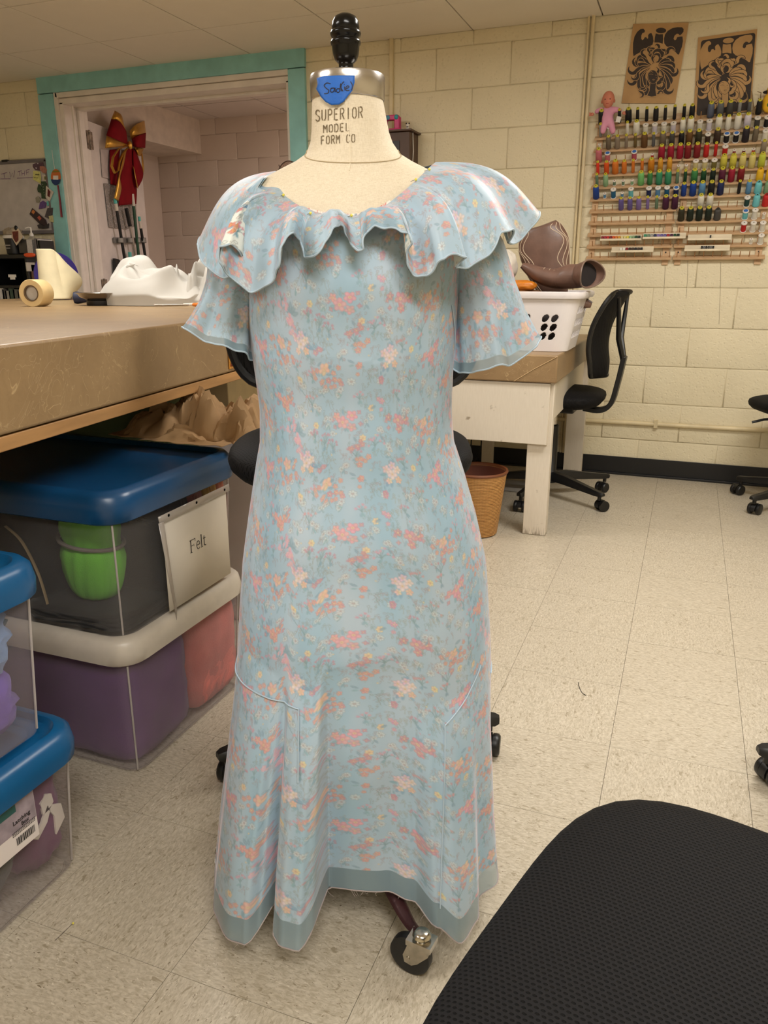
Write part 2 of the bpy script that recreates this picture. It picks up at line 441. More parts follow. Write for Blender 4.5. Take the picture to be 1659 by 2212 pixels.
struct(MB().box(((XL+XR)/2, YF-.05, CZ/2), (XR-XL, .1, CZ)).build('wall_front', M_block, smooth=False))
bb = MB(); bb.box(((DX1+.1+XR)/2, YB-.008, .05), (XR-DX1-.1, .006, .1)); bb.box(((DX1+.1+XR)/2, YB-.016, .006), (XR-DX1-.1, .016, .012)); bb.box(((XL+DX0-.1)/2, YB-.008, .05), (DX0-.1-XL, .006, .1))
struct(bb.build('baseboard_back', M_blackbase, bevel=.002))
struct(MB().box((-2.9, YFAR-.01, .06), (3.3, .01, .12)).build('baseboard_far', pm('dark_brown_vinyl', (40, 28, 32), .5), smooth=False))
# door casing (teal) + white frame
ft = MB(); T = .1
ft.box((-4.0-.0, YB-.012, 1.085), (.118, .024, 2.17)); ft.box((-2.205, YB-.012, 1.085), (.105, .024, 2.17)); ft.box((-3.105, YB-.012, 2.222), (1.908, .026, .094))
struct(ft.build('trim_2', M_teal, bevel=.002))
wfm = MB()
wfm.box((DX0+.012-.01, YB+.0, 1.09), (.03, .03, 2.18)); wfm.box((DX0+.03, YB+.11, 1.06), (.03, .22, 2.12)); wfm.box((DX0+.055, YB+.14, 1.05), (.02, .05, 2.1))
wfm.box(((DX0+DX1)/2, YB+.0, 2.16), (DX1-DX0, .03, .03)); wfm.box(((DX0+DX1)/2, YB+.11, 2.125), (DX1-DX0, .22, .035)); wfm.box(((DX0+DX1)/2, YB+.14, 2.1), (DX1-DX0, .05, .02))
wfm.box((DX1-.012, YB+.11, 1.06), (.024, .22, 2.12))
wfm.box((DX0+.10, YB+.02, 1.05), (.012, .012, 2.1))
struct(wfm.build('trim_3', M_whitetrim, bevel=.003))
# vertical conduits and horizontal pipe on the back wall
p = MB(); p.tube([(-.588, YB-.016, 2.27), (-.588, YB-.016, .1)], .009, 10); p.tube([(-.610, YB-.012, 2.27), (-.606, YB-.012, .1)], .006, 8)
struct(p.build('trim_4', M_pipe))
p = MB(); p.box((-1.637, YB-.012, 1.2), (.022, .02, 2.14)); struct(p.build('trim_5', M_pipe, bevel=.003))
p = MB(); p.tube([(-1.6, YB-.014, .283), (1.6, YB-.014, .305)], .012, 10); p.box((-.11, YB-.012, .296), (.02, .03, .04)); struct(p.build('trim_6', M_pipe))
# ceiling light fixtures (things)
M_emit = NT('lamp_diffuser'); _e = M_emit.n('ShaderNodeEmission'); _e.inputs[0].default_value = (1, .95, .87, 1); _e.inputs[1].default_value = 6.0; M_emit = M_emit.done(_e.outputs[0])
for i, (x, y, pw) in enumerate(TROFFERS):
    t = thing('ceiling_light', 'white recessed fluorescent troffer, '+['left one over the cutting table', 'right one over the open floor', 'left one behind the camera', 'right one behind the camera'][i], 'ceiling light', (x, y, CZ-.02), group='fluorescent ceiling lights')
    MB().box((0, 0, .0), (1.15, .55, .006)).build('diffuser', M_emit, t, smooth=False)
    fr = MB()
    for sx in (-1, 1): fr.box((sx*.59, 0, 0), (.03, .61, .02))
    for sy in (-1, 1): fr.box((0, sy*.29, 0), (1.2, .03, .02))
    fr.build('frame', M_whitetrim, t)
# ================================================================== DRESS FORM + DRESS
DD = 1.18; XC = -.045
OW = Vector((XC*math.cos(YAW)-DD*math.sin(YAW), XC*math.sin(YAW)+DD*math.cos(YAW), 0))
RL = Matrix.Rotation(YAW, 3, 'Z'); RLI = RL.inverted(); FN = RL @ Vector((0, 1, 0))
def L(px, py, y):
    """photo point at depth y in the form's own frame (x right, y away, z up)"""
    P = atP(px, py, OW+FN*y, FN); return RLI @ (P-OW)
import numpy as np
PR_W, PR_H, PR_D = .324, .168, .0006   # repeat size of the printed cloth and the raster step, metres
def make_print():
    W = int(PR_W/PR_D); Hh = int(PR_H/PR_D); im = np.zeros((Hh, W, 4)); g = random.Random(11)
    def ell(x, y, rx, ry, rot, col, al, ring=0.0, pw=2.0, soft=.9):
        r = int(max(rx, ry)/PR_D)+4; cx = x/PR_D; cy = y/PR_D; xs = np.arange(int(cx)-r, int(cx)+r+1); ys = np.arange(int(cy)-r, int(cy)+r+1)
        X, Y = np.meshgrid((xs-cx)*PR_D, (ys-cy)*PR_D); c, sn = math.cos(rot), math.sin(rot); u = np.abs(X*c+Y*sn)/rx; v = np.abs(Y*c-X*sn)/ry
        q = (u**pw+v**2)**.5; k = PR_D/min(rx, ry)*soft
        m = np.clip((1-q)/k+.5, 0, 1) if not ring else np.clip(1-np.abs(q-1+ring)/(k*.8+ring*.3), 0, 1)
        m = (m*al)[..., None]; ix = np.ix_(ys % Hh, xs % W); cc = np.array(lin(col)[:3])
        cur = im[ix]; a0 = cur[..., 3:4]; na = m+a0*(1-m); rgb = (cc*m+cur[..., :3]*a0*(1-m))/np.maximum(na, 1e-6)
        im[ix] = np.concatenate([rgb, na], -1)
    def stem(x, y, a, ln_, bend, col=(92, 128, 134), al=.55, w_=.0006):
        n = int(ln_/.0006)+2
        for k in range(n):
            ell(x, y, w_, w_, 0, col, al); x += math.cos(a)*ln_/n; y += math.sin(a)*ln_/n; a += bend/n
        return x, y, a
    def leaf(x, y, a, l, col=None, al=.7):
        col = col or g.choice([(84, 132, 160), (96, 148, 158), (110, 146, 172), (88, 120, 150)])
        ell(x+math.cos(a)*l/2, y+math.sin(a)*l/2, l/2, l*.21, a, col, al, pw=1.5)
        ell(x+math.cos(a)*l/2, y+math.sin(a)*l/2, l*.42, l*.03, a, (150, 186, 192), al*.6)
    def flower(x, y, r, col, n=5, al=.82, cen=(230, 188, 110), line=True):
        a0 = g.uniform(0, 6)
        for k in range(n):
            a = a0+k*2*PI/n; px, py = x+math.cos(a)*r*.55, y+math.sin(a)*r*.55; cc = tuple(max(0, min(255, c+g.randint(-12, 12))) for c in col)
            ell(px, py, r*.50, r*.40, a, cc, al)
            ell(px+math.cos(a)*r*.12, py+math.sin(a)*r*.12, r*.26, r*.2, a, tuple(min(255, c+34) for c in cc), al*.5)
            if line: ell(px, py, r*.50, r*.42, a, tuple(c*.72 for c in cc), al*.35, ring=.10)
        ell(x, y, r*.24, r*.24, 0, cen, al); ell(x, y, r*.1, r*.1, 0, (150, 96, 70), al*.6)
    def daisy(x, y, r, col=(132, 116, 108), al=.7):
        a0 = g.uniform(0, 6)
        for k in range(7):
            a = a0+k*2*PI/7; px, py = x+math.cos(a)*r*.6, y+math.sin(a)*r*.6
            ell(px, py, r*.42, r*.26, a, (226, 228, 222), .5); ell(px, py, r*.42, r*.28, a, col, al*.8, ring=.14)
        ell(x, y, r*.26, r*.2, 0, (200, 140, 128), .6); ell(x, y, r*.26, r*.2, 0, col, .6, ring=.2)
    def bud(x, y, a, l, col):
        for s_ in (-.45, 0, .45): ell(x+math.cos(a+s_)*l*.5, y+math.sin(a+s_)*l*.5, l*.5, l*.22, a+s_, tuple(c+g.randint(-10, 10) for c in col), .7)
    def spray(x, y, a, n, col, L_=.016):
        for k in range(n):
            aa = a+(k-(n-1)/2)*.34+g.uniform(-.1, .1); ex, ey, ea = stem(x, y, a+(aa-a)*.3, L_*g.uniform(.55, 1.15), (aa-a)*g.uniform(.6, 2.0))
            bud(ex, ey, ea, .0042, col)
        for k in range(3): leaf(x, y, a+PI+g.uniform(-1, 1), .007)
    def curl(x, y, r, col=(128, 124, 118)):
        for k in range(g.randint(4, 7)):
            px, py = x+g.uniform(-r, r), y+g.uniform(-r, r)*.6; q = g.uniform(.0013, .0026)
            ell(px, py, q, q*g.uniform(.6, 1), g.uniform(0, 3), col, .8, ring=.26)
            if g.random() < .6: stem(px, py-q, -PI/2+g.uniform(-.6, .6), g.uniform(.004, .009), g.uniform(-1.2, 1.2), col, .4, .0005)
    OR = (206, 122, 90); CO = (196, 104, 98); PK = (204, 124, 144); PE = (224, 160, 114); MV = (186, 104, 124); YL = (226, 190, 104); PL = (150, 130, 176)
    for k in range(150): curl(g.uniform(0, PR_W), g.uniform(0, PR_H), .008, g.choice([(128, 126, 118), (150, 112, 112), (112, 134, 134), (140, 128, 96)]))
    def bouquet1(x, y):
        for k in range(9): leaf(x+g.uniform(-.014, .014), y+g.uniform(-.012, .012), g.uniform(0, 6.3), g.uniform(.008, .012))
        for dx, dy, r, c in ((0, 0, .0095, PE), (-.016, .004, .0045, OR), (-.022, -.003, .005, OR), (.014, -.004, .0045, OR), (.02, .004, .004, OR), (-.008, -.014, .0045, OR), (.002, -.016, .005, CO), (.011, -.014, .0045, OR), (.02, -.012, .0042, OR), (.006, -.023, .0042, OR), (.015, -.022, .0042, OR), (-.003, -.026, .004, OR), (.024, -.02, .004, CO), (-.018, -.012, .004, OR)): flower(x+dx+g.uniform(-.003, .003), y+dy+g.uniform(-.003, .003), r*g.uniform(.85, 1.1), c)
    def bouquet2(x, y):
        for k in range(10):
            a = g.uniform(0, 6.3); leaf(x+math.cos(a)*.010, y+math.sin(a)*.010, a, g.uniform(.009, .013), g.choice([(76, 116, 166), (92, 140, 176), (90, 150, 160)]))
        for dx, dy, r, c in ((0, 0, .008, (226, 190, 186)), (-.009, .007, .0065, (222, 176, 176)), (.009, .006, .006, (226, 194, 176)), (.001, .013, .006, (216, 170, 180)), (-.006, -.010, .005, (228, 184, 150)), (.009, -.009, .0055, PE)): flower(x+dx, y+dy, r, c)
    def roses(x, y, c=CO):
        for k in range(9):
            a = g.uniform(0, 6.3); leaf(x+math.cos(a)*.009, y+math.sin(a)*.008, a, g.uniform(.008, .013))
        for dx, dy, r in ((0, 0, .0095), (.013, .006, .008), (-.012, .005, .006), (.006, -.012, .0065)): flower(x+dx+g.uniform(-.004, .004), y+dy+g.uniform(-.004, .004), r, tuple(q+g.randint(-8, 8) for q in c))
        for dx, dy in ((-.02, .0), (.022, -.004), (-.016, -.010), (.02, .013)): flower(x+dx, y+dy, .0036, MV, 4)
    def pinkspray(x, y):
        for k in range(5): leaf(x, y+.006, 1.57+(k-2)*.6, .016, (98, 132, 152))
        for k in range(16): flower(x+g.gauss(0, .004), y-.008+g.gauss(0, .006), .0034, g.choice([PK, (206, 120, 156), (222, 146, 160)]), 5, .75, line=False)
        for k in range(9): flower(x-.016+g.gauss(0, .006), y+.016+g.gauss(0, .003), .0032, (214, 138, 156), 5, .7, line=False)
        daisy(x+.010, y+.022, .0062); daisy(x+.024, y+.014, .0055); daisy(x-.004, y+.03, .005)
    bouquet1(.18, .060); bouquet2(.222, .070); pinkspray(.205, .100); roses(.120, .038, (214, 120, 118)); roses(.05, .128, CO); roses(.29, .13, (216, 128, 128)); bouquet2(.035, .05); bouquet1(.262, .035)
    bouquet1(.11, .118); roses(.175, .150, OR)
    spray(.095, .075, 1.5, 6, MV, .018); spray(.155, .010, 1.7, 7, (196, 120, 120), .016); spray(.255, .095, 1.3, 6, MV); spray(.01, .09, 1.6, 7, PK); spray(.075, .012, 1.4, 6, (196, 116, 110)); spray(.305, .075, 1.6, 6, MV); spray(.235, .150, 1.7, 5, (200, 120, 120)); spray(.145, .093, 1.4, 5, MV, .014)
    for x, y in ((.085, .102), (.07, .085), (.14, .145), (.30, .02), (.02, .018), (.27, .11), (.175, .02)): daisy(x, y, g.uniform(.005, .0068))
    for x, y in ((.075, .06), (.152, .075), (.215, .02), (.315, .105), (.005, .148), (.24, .125), (.12, .085)): flower(x, y, .0052, YL, 6, .75, (214, 130, 80))
    used = [(.18, .06), (.222, .07), (.205, .1), (.12, .038), (.05, .128), (.29, .13), (.035, .05), (.262, .035), (.11, .118), (.175, .15)]
    def free(x, y, d): return all(min(abs(x-a), PR_W-abs(x-a))**2+min(abs(y-b), PR_H-abs(y-b))**2 > d*d for a, b in used)
    n_ = 0
    for k in range(900):
        x, y = g.uniform(0, PR_W), g.uniform(0, PR_H)
        if not free(x, y, .0235): continue
        used.append((x, y)); n_ += 1; q = g.random()
        if q < .26:
            c = g.choice([CO, PK, OR, MV, PE])
            for j in range(4): a = g.uniform(0, 6.3); leaf(x+math.cos(a)*.004, y+math.sin(a)*.004, a, g.uniform(.006, .010))
            for j in range(g.randint(3, 5)): flower(x+g.gauss(0, .0045), y+g.gauss(0, .0045), g.uniform(.0030, .0050), c, 5)
        elif q < .75:
            for j in range(3): daisy(x+g.gauss(0, .0045), y+g.gauss(0, .0045), g.uniform(.0035, .0055), g.choice([(120, 104, 98), (132, 96, 100), (104, 116, 110)]))
            stem(x, y-.004, -PI/2+g.uniform(-.5, .5), .010, g.uniform(-.8, .8)); leaf(x, y-.006, g.uniform(2.5, 5.5), .008)
        else: spray(x, y-.006, 1.57+g.uniform(-.4, .4), g.randint(4, 6), g.choice([MV, PK, (196, 116, 110)]), .011)
    for k in range(34): ell(g.uniform(0, PR_W), g.uniform(0, PR_H), .0012, .0016, g.uniform(0, 3), g.choice([MV, PK, YL, (224, 200, 110)]), .7)
    return im
PRINT = make_print()
def sample_print(uv):
    x = (uv[..., 0]/PR_D) % PRINT.shape[1]; y = (uv[..., 1]/PR_D) % PRINT.shape[0]
    x0 = np.floor(x).astype(int); y0 = np.floor(y).astype(int); fx = (x-x0)[..., None]; fy = (y-y0)[..., None]
    W = PRINT.shape[1]; Hh = PRINT.shape[0]; P = np.concatenate([PRINT[..., :3]*PRINT[..., 3:4], PRINT[..., 3:4]], -1)
    g = lambda a, b: P[b % Hh, a % W]
    r = (g(x0, y0)*(1-fx)+g(x0+1, y0)*fx)*(1-fy)+(g(x0, y0+1)*(1-fx)+g(x0+1, y0+1)*fx)*fy
    r = r.copy(); al = np.maximum(r[..., 3:4], 1e-4); r[..., :3] /= al; return r
def floral(name, base=(166, 194, 202), fade=0.0, sheen=0.2, rough=.42):
    """satin ground with the printed flowers held in the mesh's colour attribute 'print' (alpha = ink)"""
    t = NT(name); uv = t.n('ShaderNodeUVMap').outputs[0]; at = t.n('ShaderNodeAttribute', attribute_name='print')
    sh_, _ = t.noise(uv, 9, 2)
    ground = t.mix(sh_, lin(tuple(max(0, b-6) for b in base)), lin(tuple(min(255, b+6) for b in base)))
    col = t.mix(t.math('MULTIPLY', at.outputs['Alpha'], 1-fade), ground, at.outputs['Color'])
    wv, _ = t.noise(t.coord('UV', (900, 900, 900)), 1, 1)
    return t.done(t.bsdf(col, rough, 0, t.bump(wv, .05, .0006), Sheen_Weight=sheen, Sheen_Roughness=.4, Sheen_Tint=(1.0, .82, .88, 1)))
def cat_up(P, k, axis, closed):
    """Catmull-Rom upsample of a point grid along an axis"""
    P = np.moveaxis(P, axis, 0); n = P.shape[0]; idx = np.arange(n if closed else n-1); w_ = (lambda i: i % n) if closed else (lambda i: np.clip(i, 0, n-1))
    p0, p1, p2, p3 = P[w_(idx-1)], P[w_(idx)], P[w_(idx+1)], P[w_(idx+2)]; outs = []
    for j in range(k):
        t = j/k; outs.append(.5*((2*p1)+(-p0+p2)*t+(2*p0-5*p1+4*p2-p3)*t*t+(-p0+3*p1-3*p2+p3)*t**3))
    O = np.stack(outs, 1).reshape((-1,)+P.shape[1:])
    if not closed: O = np.concatenate([O, P[-1:]], 0)
    return np.moveaxis(O, 0, axis)
def cloth(P, UV, name, mat, parent, closed, ku=1, kv=1, printed=True, veil=None):
    """P: rows x columns x 3 numpy grid; columns closed or open"""
    P = np.asarray(P, float); UV = np.asarray(UV, float)
    if closed:  # unwrapped uv continues over the seam
        UV = np.concatenate([UV, UV[:, :1]+(UV[:, -1:]-UV[:, -2:-1])+(UV[:, -1:]-UV[:, :1])], 1)
    if ku > 1: P = cat_up(P, ku, 1, closed); UV = cat_up(UV, ku, 1, False)
    if closed: UV = UV[:, :P.shape[1]]
    if kv > 1: P = cat_up(P, kv, 0, False); UV = cat_up(UV, kv, 0, False)
    nv, nu = P.shape[:2]; i = np.arange(nu if closed else nu-1); j = np.arange(nv-1)
    I, J = np.meshgrid(i, j); I2 = (I+1) % nu
    F = np.stack([J*nu+I, J*nu+I2, (J+1)*nu+I2, (J+1)*nu+I], -1).reshape(-1)
    me = bpy.data.meshes.new(name); me.vertices.add(nu*nv); me.vertices.foreach_set('co', P.reshape(-1).astype(np.float32))
    nf = len(F)//4; me.loops.add(len(F)); me.loops.foreach_set('vertex_index', F.astype(np.int32)); me.polygons.add(nf)
    me.polygons.foreach_set('loop_start', (np.arange(nf)*4).astype(np.int32))
    me.update(calc_edges=True); me.polygons.foreach_set('use_smooth', np.ones(nf, bool))
    uvl = me.uv_layers.new(name='UVMap'); uvl.data.foreach_set('uv', UV.reshape(-1, 2)[F].reshape(-1).astype(np.float32))
    if printed:
        ca = me.color_attributes.new('print', 'FLOAT_COLOR', 'POINT'); ca.data.foreach_set('color', sample_print(UV.reshape(-1, 2)).reshape(-1).astype(np.float32))
    if veil is not None:
        va = me.attributes.new('veil', 'FLOAT', 'POINT'); rr = np.linspace(0, 1, nv)[:, None]*np.ones((1, nu)); va.data.foreach_set('value', (rr > veil).astype(np.float32).reshape(-1))
    me.materials.append(mat); me.validate(); o = bpy.data.objects.new(name, me); COL.objects.link(o); o.parent = parent; return o
M_floral = floral('floral_satin', (184, 216, 224))
M_floral_in = floral('floral_reverse_print', (222, 228, 224), sheen=0)
def mat_organza():
    """sheer organza: the print of the layer beneath reads through it; free hems (attribute veil) let light through"""
    t = NT('blue_organza'); uv = t.n('ShaderNodeUVMap').outputs[0]; at = t.n('ShaderNodeAttribute', attribute_name='print'); ve = t.n('ShaderNodeAttribute', attribute_name='veil')
    f, _ = t.noise(t.coord('UV', (16, 4, 1)), 1, 2)
    g = t.mix(t.mr(f, .35, .65), lin((152, 182, 202)), lin((172, 190, 206)))
    ink = t.mix(.22, at.outputs['Color'], lin((186, 204, 214)))
    c = t.mix(t.math('MULTIPLY', at.outputs['Alpha'], .80), g, ink)
    c = t.mix(ve.outputs['Fac'], c, lin((150, 176, 190)))
    wv, _ = t.noise(t.coord('UV', (1100, 1100, 1)), 1, 1)
    b = t.bsdf(c, .5, 0, t.bump(wv, .06, .0006), Sheen_Weight=.45, Sheen_Roughness=.28, Sheen_Tint=(1, .78, .84, 1))
    tr = t.n('ShaderNodeBsdfTransparent'); m2 = t.n('ShaderNodeMixShader'); t.set(m2.inputs[0], t.math('MULTIPLY', ve.outputs['Fac'], .38))
    t.set(m2.inputs[1], b); t.set(m2.inputs[2], tr.outputs[0]); return t.done(m2.outputs[0])
M_org = mat_organza()
M_serge = pm('serged_thread', (176, 196, 212), .6, bump=.6, bs=900, bd=.0008)
M_serge2 = pm('frayed_edge_thread', (170, 158, 156), .7)
# muslin form
def mat_muslin():
    t = NT('muslin_linen'); v = t.coord('Object'); a, _ = t.noise(t.coord('Object', (1, 1, 6)), 160, 3, .7); b, _ = t.noise(t.coord('Object', (6, 6, 1)), 140, 3, .7)
    h = t.math('ADD', a, b); c = t.mix(t.mr(h, .7, 1.3), lin((214, 200, 174)), lin((236, 224, 202)))
    return t.done(t.bsdf(c, .75, 0, t.bump(h, .3, .0008)))
M_muslin = mat_muslin(); M_seam = pm('muslin_seam', (186, 168, 134), .8)
FORM = [  # z, x left, x right, front depth, back depth
    (.30, -.120, .130, .085, .085), (.45, -.135, .150, .10, .10), (.60, -.140, .158, .105, .115), (.70, -.130, .145, .10, .115), (.80, -.122, .128, .09, .09), (.87, -.118, .122, .088, .085),
    (.95, -.125, .127, .098, .09), (1.02, -.132, .136, .108, .098), (1.08, -.142, .146, .102, .10), (1.12, -.150, .154, .09, .098), (1.155, -.158, .162, .074, .088),
    (1.175, -.148, .152, .064, .078), (1.190, -.126, .130, .056, .068), (1.202, -.102, .108, .051, .060), (1.212, -.080, .086, .049, .056), (1.222, -.064, .068, .048, .053), (1.236, -.0575, .0575, .047, .051), (1.25, -.0555, .052, .0465, .05), (1.291, -.0535, .0435, .0455, .048)]
def fsec(z, off=0.0):
    v = []
    for k in range(1, 5): v.append(interp([(r[0], r[k]) for r in FORM], z))
    return v[0]-off, v[1]+off, v[2]+off, v[3]+off
def fpt(th, z, off=0.0):
    """th=0 front, + to viewer's right"""
    xl, xr, yf, yb = fsec(z, off); cx = (xl+xr)/2; a = (xr-xl)/2
    s = math.sin(th); c = math.cos(th)
    return Vector((cx+a*s, -(yf if c > 0 else yb)*c, z))
form = thing('dress_form', 'cream muslin dress form with steel neck cap and black finial wearing the blue dress', 'dress form', OW, YAW)
mb = MB(); zs = []
for (a, b) in zip(FORM, FORM[1:]):
    n = 4
    for k in range(n): zs.append(a[0]+(b[0]-a[0])*k/n)
zs.append(FORM[-1][0])
mb.rings([[fpt(2*PI*i/56, z) for i in range(56)] for z in zs]); mb.build('torso', M_muslin, form, angle=70)
# seams on form
mb = MB(); mb.tube([fpt(R(-2), z, .0004) for z in [1.288-.003*k for k in range(32)]], .0007, 5); mb.build('centre_seam', pm('light_seam', (240, 228, 204), .7), form)
mb = MB(); mb.tube([fpt(R(a), 1.205+.028*(1-math.cos(R(a*.95)))*.9, .0006) for a in range(-88, 90, 4)], .0007, 5); mb.build('neck_seam', M_seam, form)
# neck cap
def nring(z, off, n=48): return [fpt(2*PI*i/n, 1.289, off)*1.0+Vector((0, 0, z-1.289)) for i in range(n)]
mb = MB(); mb.rings([nring(1.289, .0012), nring(1.290, .002), nring(1.316, .0026), nring(1.3195, .0014), nring(1.3208, -.002), nring(1.3212, -.02), nring(1.3212, -.035)])
mb.build('neck_cap', M_steel, form, angle=50)
fin = [(.0, 1.394), (.008, 1.3935), (.0145, 1.390), (.0178, 1.384), (.0186, 1.378), (.0180, 1.3745), (.0198, 1.3735), (.0208, 1.3705), (.0198, 1.367), (.0175, 1.3655), (.0172, 1.364), (.0196, 1.3625), (.0206, 1.360), (.0200, 1.3575), (.0186, 1.356), (.0183, 1.352), (.0172, 1.345), (.0148, 1.339), (.0118, 1.336), (.0100, 1.335), (.0098, 1.330), (.0100, 1.3275), (.0125, 1.326), (.0138, 1.3235), (.0138, 1.3205)]
mb = MB(); mb.lathe([(max(r, .0006), z) for r, z in fin][::-1], 40, (-.0065, 0, 0)); mb.build('finial', M_blackgloss, form, angle=60)
# stencilled writing on the neck
def neckp(px, py, off=.0007):
    q = L(px, py, -.045); z = q.z; xl, xr, yf, yb = fsec(z, off); cx = (xl+xr)/2; a = (xr-xl)/2
    s = max(-.999, min(.999, (q.x-cx)/a)); th = math.asin(s)
    for _ in range(3):
        y = -yf*math.cos(th); q = L(px, py, y); xl, xr, yf, yb = fsec(q.z, off); s = max(-.999, min(.999, (q.x-(xl+xr)/2)/((xr-xl)/2))); th = math.asin(s)
    return Vector((q.x, -yf*math.cos(th), q.z))
STEN = {
 'S': [[(.9, .82), (.7, .98), (.35, 1), (.12, .85), (.12, .68), (.35, .56)], [(.45, .5), (.8, .4), (.9, .22), (.75, .03), (.4, 0), (.1, .15)]],
 'U': [[(.12, 1), (.12, .25), (.28, .04)], [(.6, .02), (.85, .2), (.88, 1)]],
 'P': [[(.15, 0), (.15, 1)], [(.32, 1), (.7, .98), (.88, .8), (.84, .6), (.6, .5), (.32, .48)]],
 'E': [[(.15, 0), (.15, 1)], [(.3, 1), (.85, 1)], [(.3, .52), (.75, .52)], [(.3, 0), (.85, 0)]],
 'R': [[(.15, 0), (.15, 1)], [(.32, 1), (.7, .98), (.86, .8), (.8, .6), (.55, .5), (.32, .5)], [(.55, .42), (.9, 0)]],
 'I': [[(.5, 0), (.5, 1)]],
 'O': [[(.42, 1), (.15, .8), (.12, .2), (.42, 0)], [(.6, 1), (.86, .8), (.88, .2), (.6, 0)]],
 'M': [[(.1, 0), (.1, 1)], [(.22, .9), (.5, .45), (.78, .9)], [(.9, 1), (.9, 0)]],
 'D': [[(.15, 0), (.15, 1)], [(.32, 1), (.7, .95), (.88, .7), (.88, .3), (.7, .05), (.32, 0)]],
 'L': [[(.2, 1), (.2, 0)], [(.35, 0), (.85, 0)]],
 'F': [[(.15, 0), (.15, 1)], [(.3, 1), (.85, 1)], [(.3, .52), (.75, .52)]],
 'C': [[(.42, 1), (.15, .8), (.12, .2), (.42, 0)], [(.58, 1), (.88, .8)], [(.58, 0), (.88, .2)]]}
def subdiv(pl, n=5):
    o = []
    for a, b in zip(pl, pl[1:]):
        for k in range(n): o.append((a[0]+(b[0]-a[0])*k/n, a[1]+(b[1]-a[1])*k/n))
    return o+[pl[-1]]
mb = MB()
def sten(word, x0, x1, yb0, yb1, hgt, wd=1.0):
    n = len(word); 
    for i, ch in enumerate(word):
        if ch == ' ': continue
        w_ = (x1-x0)/n
        for pl in STEN[ch]:
            pts = []
            for (u, v) in subdiv(pl):
                X = x0+w_*(i+.06+u*.80); pts.append((X, (yb0+(yb1-yb0)*(X-x0)/(x1-x0))-v*hgt))
            ribbon(mb, pts, wd*2.2, lambda a, b: neckp(a, b))
sten('SUPERIOR', 680, 786, 262, 254, 24); sten('MODEL', 697, 757, 287, 282, 17, .9); sten('FORM CO', 692, 769, 312, 307, 18, .9)
mb.build('stencil_lettering', pm('stencil_ink', (120, 104, 78), .8, var=.2, vs=200), form, smooth=False)
# blue tape with handwriting
tp = [(684, 168), (700, 164), (730, 163), (766, 163), (766, 178), (761, 196), (752, 207), (742, 220), (732, 226), (716, 227), (703, 220), (693, 209), (688, 200), (683, 192), (686, 182)]
def tapep(px, py, off=.0042):
    q = L(px, py, -.05); z = max(1.28, q.z); xl, xr, yf, yb = fsec(min(z, 1.29), off); s = max(-.99, min(.99, (q.x-(xl+xr)/2)/((xr-xl)/2))); th = math.asin(s)
    y = -yf*math.cos(th); q = L(px, py, y); s = max(-.99, min(.99, (q.x-(xl+xr)/2)/((xr-xl)/2))); return Vector((q.x, -yf*math.cos(math.asin(s)), q.z))
mb = MB(); cen = (724, 192); rows = []
for k in range(9):
    f = k/8
    rows.append([tapep(cen[0]+(x-cen[0])*max(f, .02), cen[1]+(y-cen[1])*max(f, .02)) for x, y in tp])
mb.rings(rows, caps=False); tape = mb.build('tape_label', pm('blue_painters_tape', (28, 98, 190), .5, bump=.3, bs=120), None, solid=.0004)
tape.location = OW; tape.rotation_euler = (0, 0, YAW)
tag(tape, 'torn piece of blue masking tape with a handwritten name on the steel neck cap', 'tape')
mb = MB()
hw = [[(714, 181), (706, 179), (700, 184), (704, 190), (710, 195), (708, 201), (700, 202)], [(722, 190), (715, 191), (714, 198), (720, 198), (723, 190), (724, 199)], [(735, 192), (728, 192), (727, 198), (733, 198), (736, 180), (737, 197)],
      [(743, 176), (738, 182), (737, 190), (741, 197)], [(744, 187), (745, 195)], [(743.5, 182), (744, 183)], [(748, 191), (754, 188), (751, 185), (747, 189), (748, 195), (755, 195)], [(757, 176), (761, 183), (761, 190), (758, 195)]]
for s_ in hw: ribbon(mb, [tuple(p[:2]) for p in catmull([(a, b, 0) for a, b in s_], 4)], 1.9, lambda a, b: tapep(a, b, .0048))
mb.build('handwriting', pm('black_marker', (18, 18, 40), .5), tape, smooth=False)
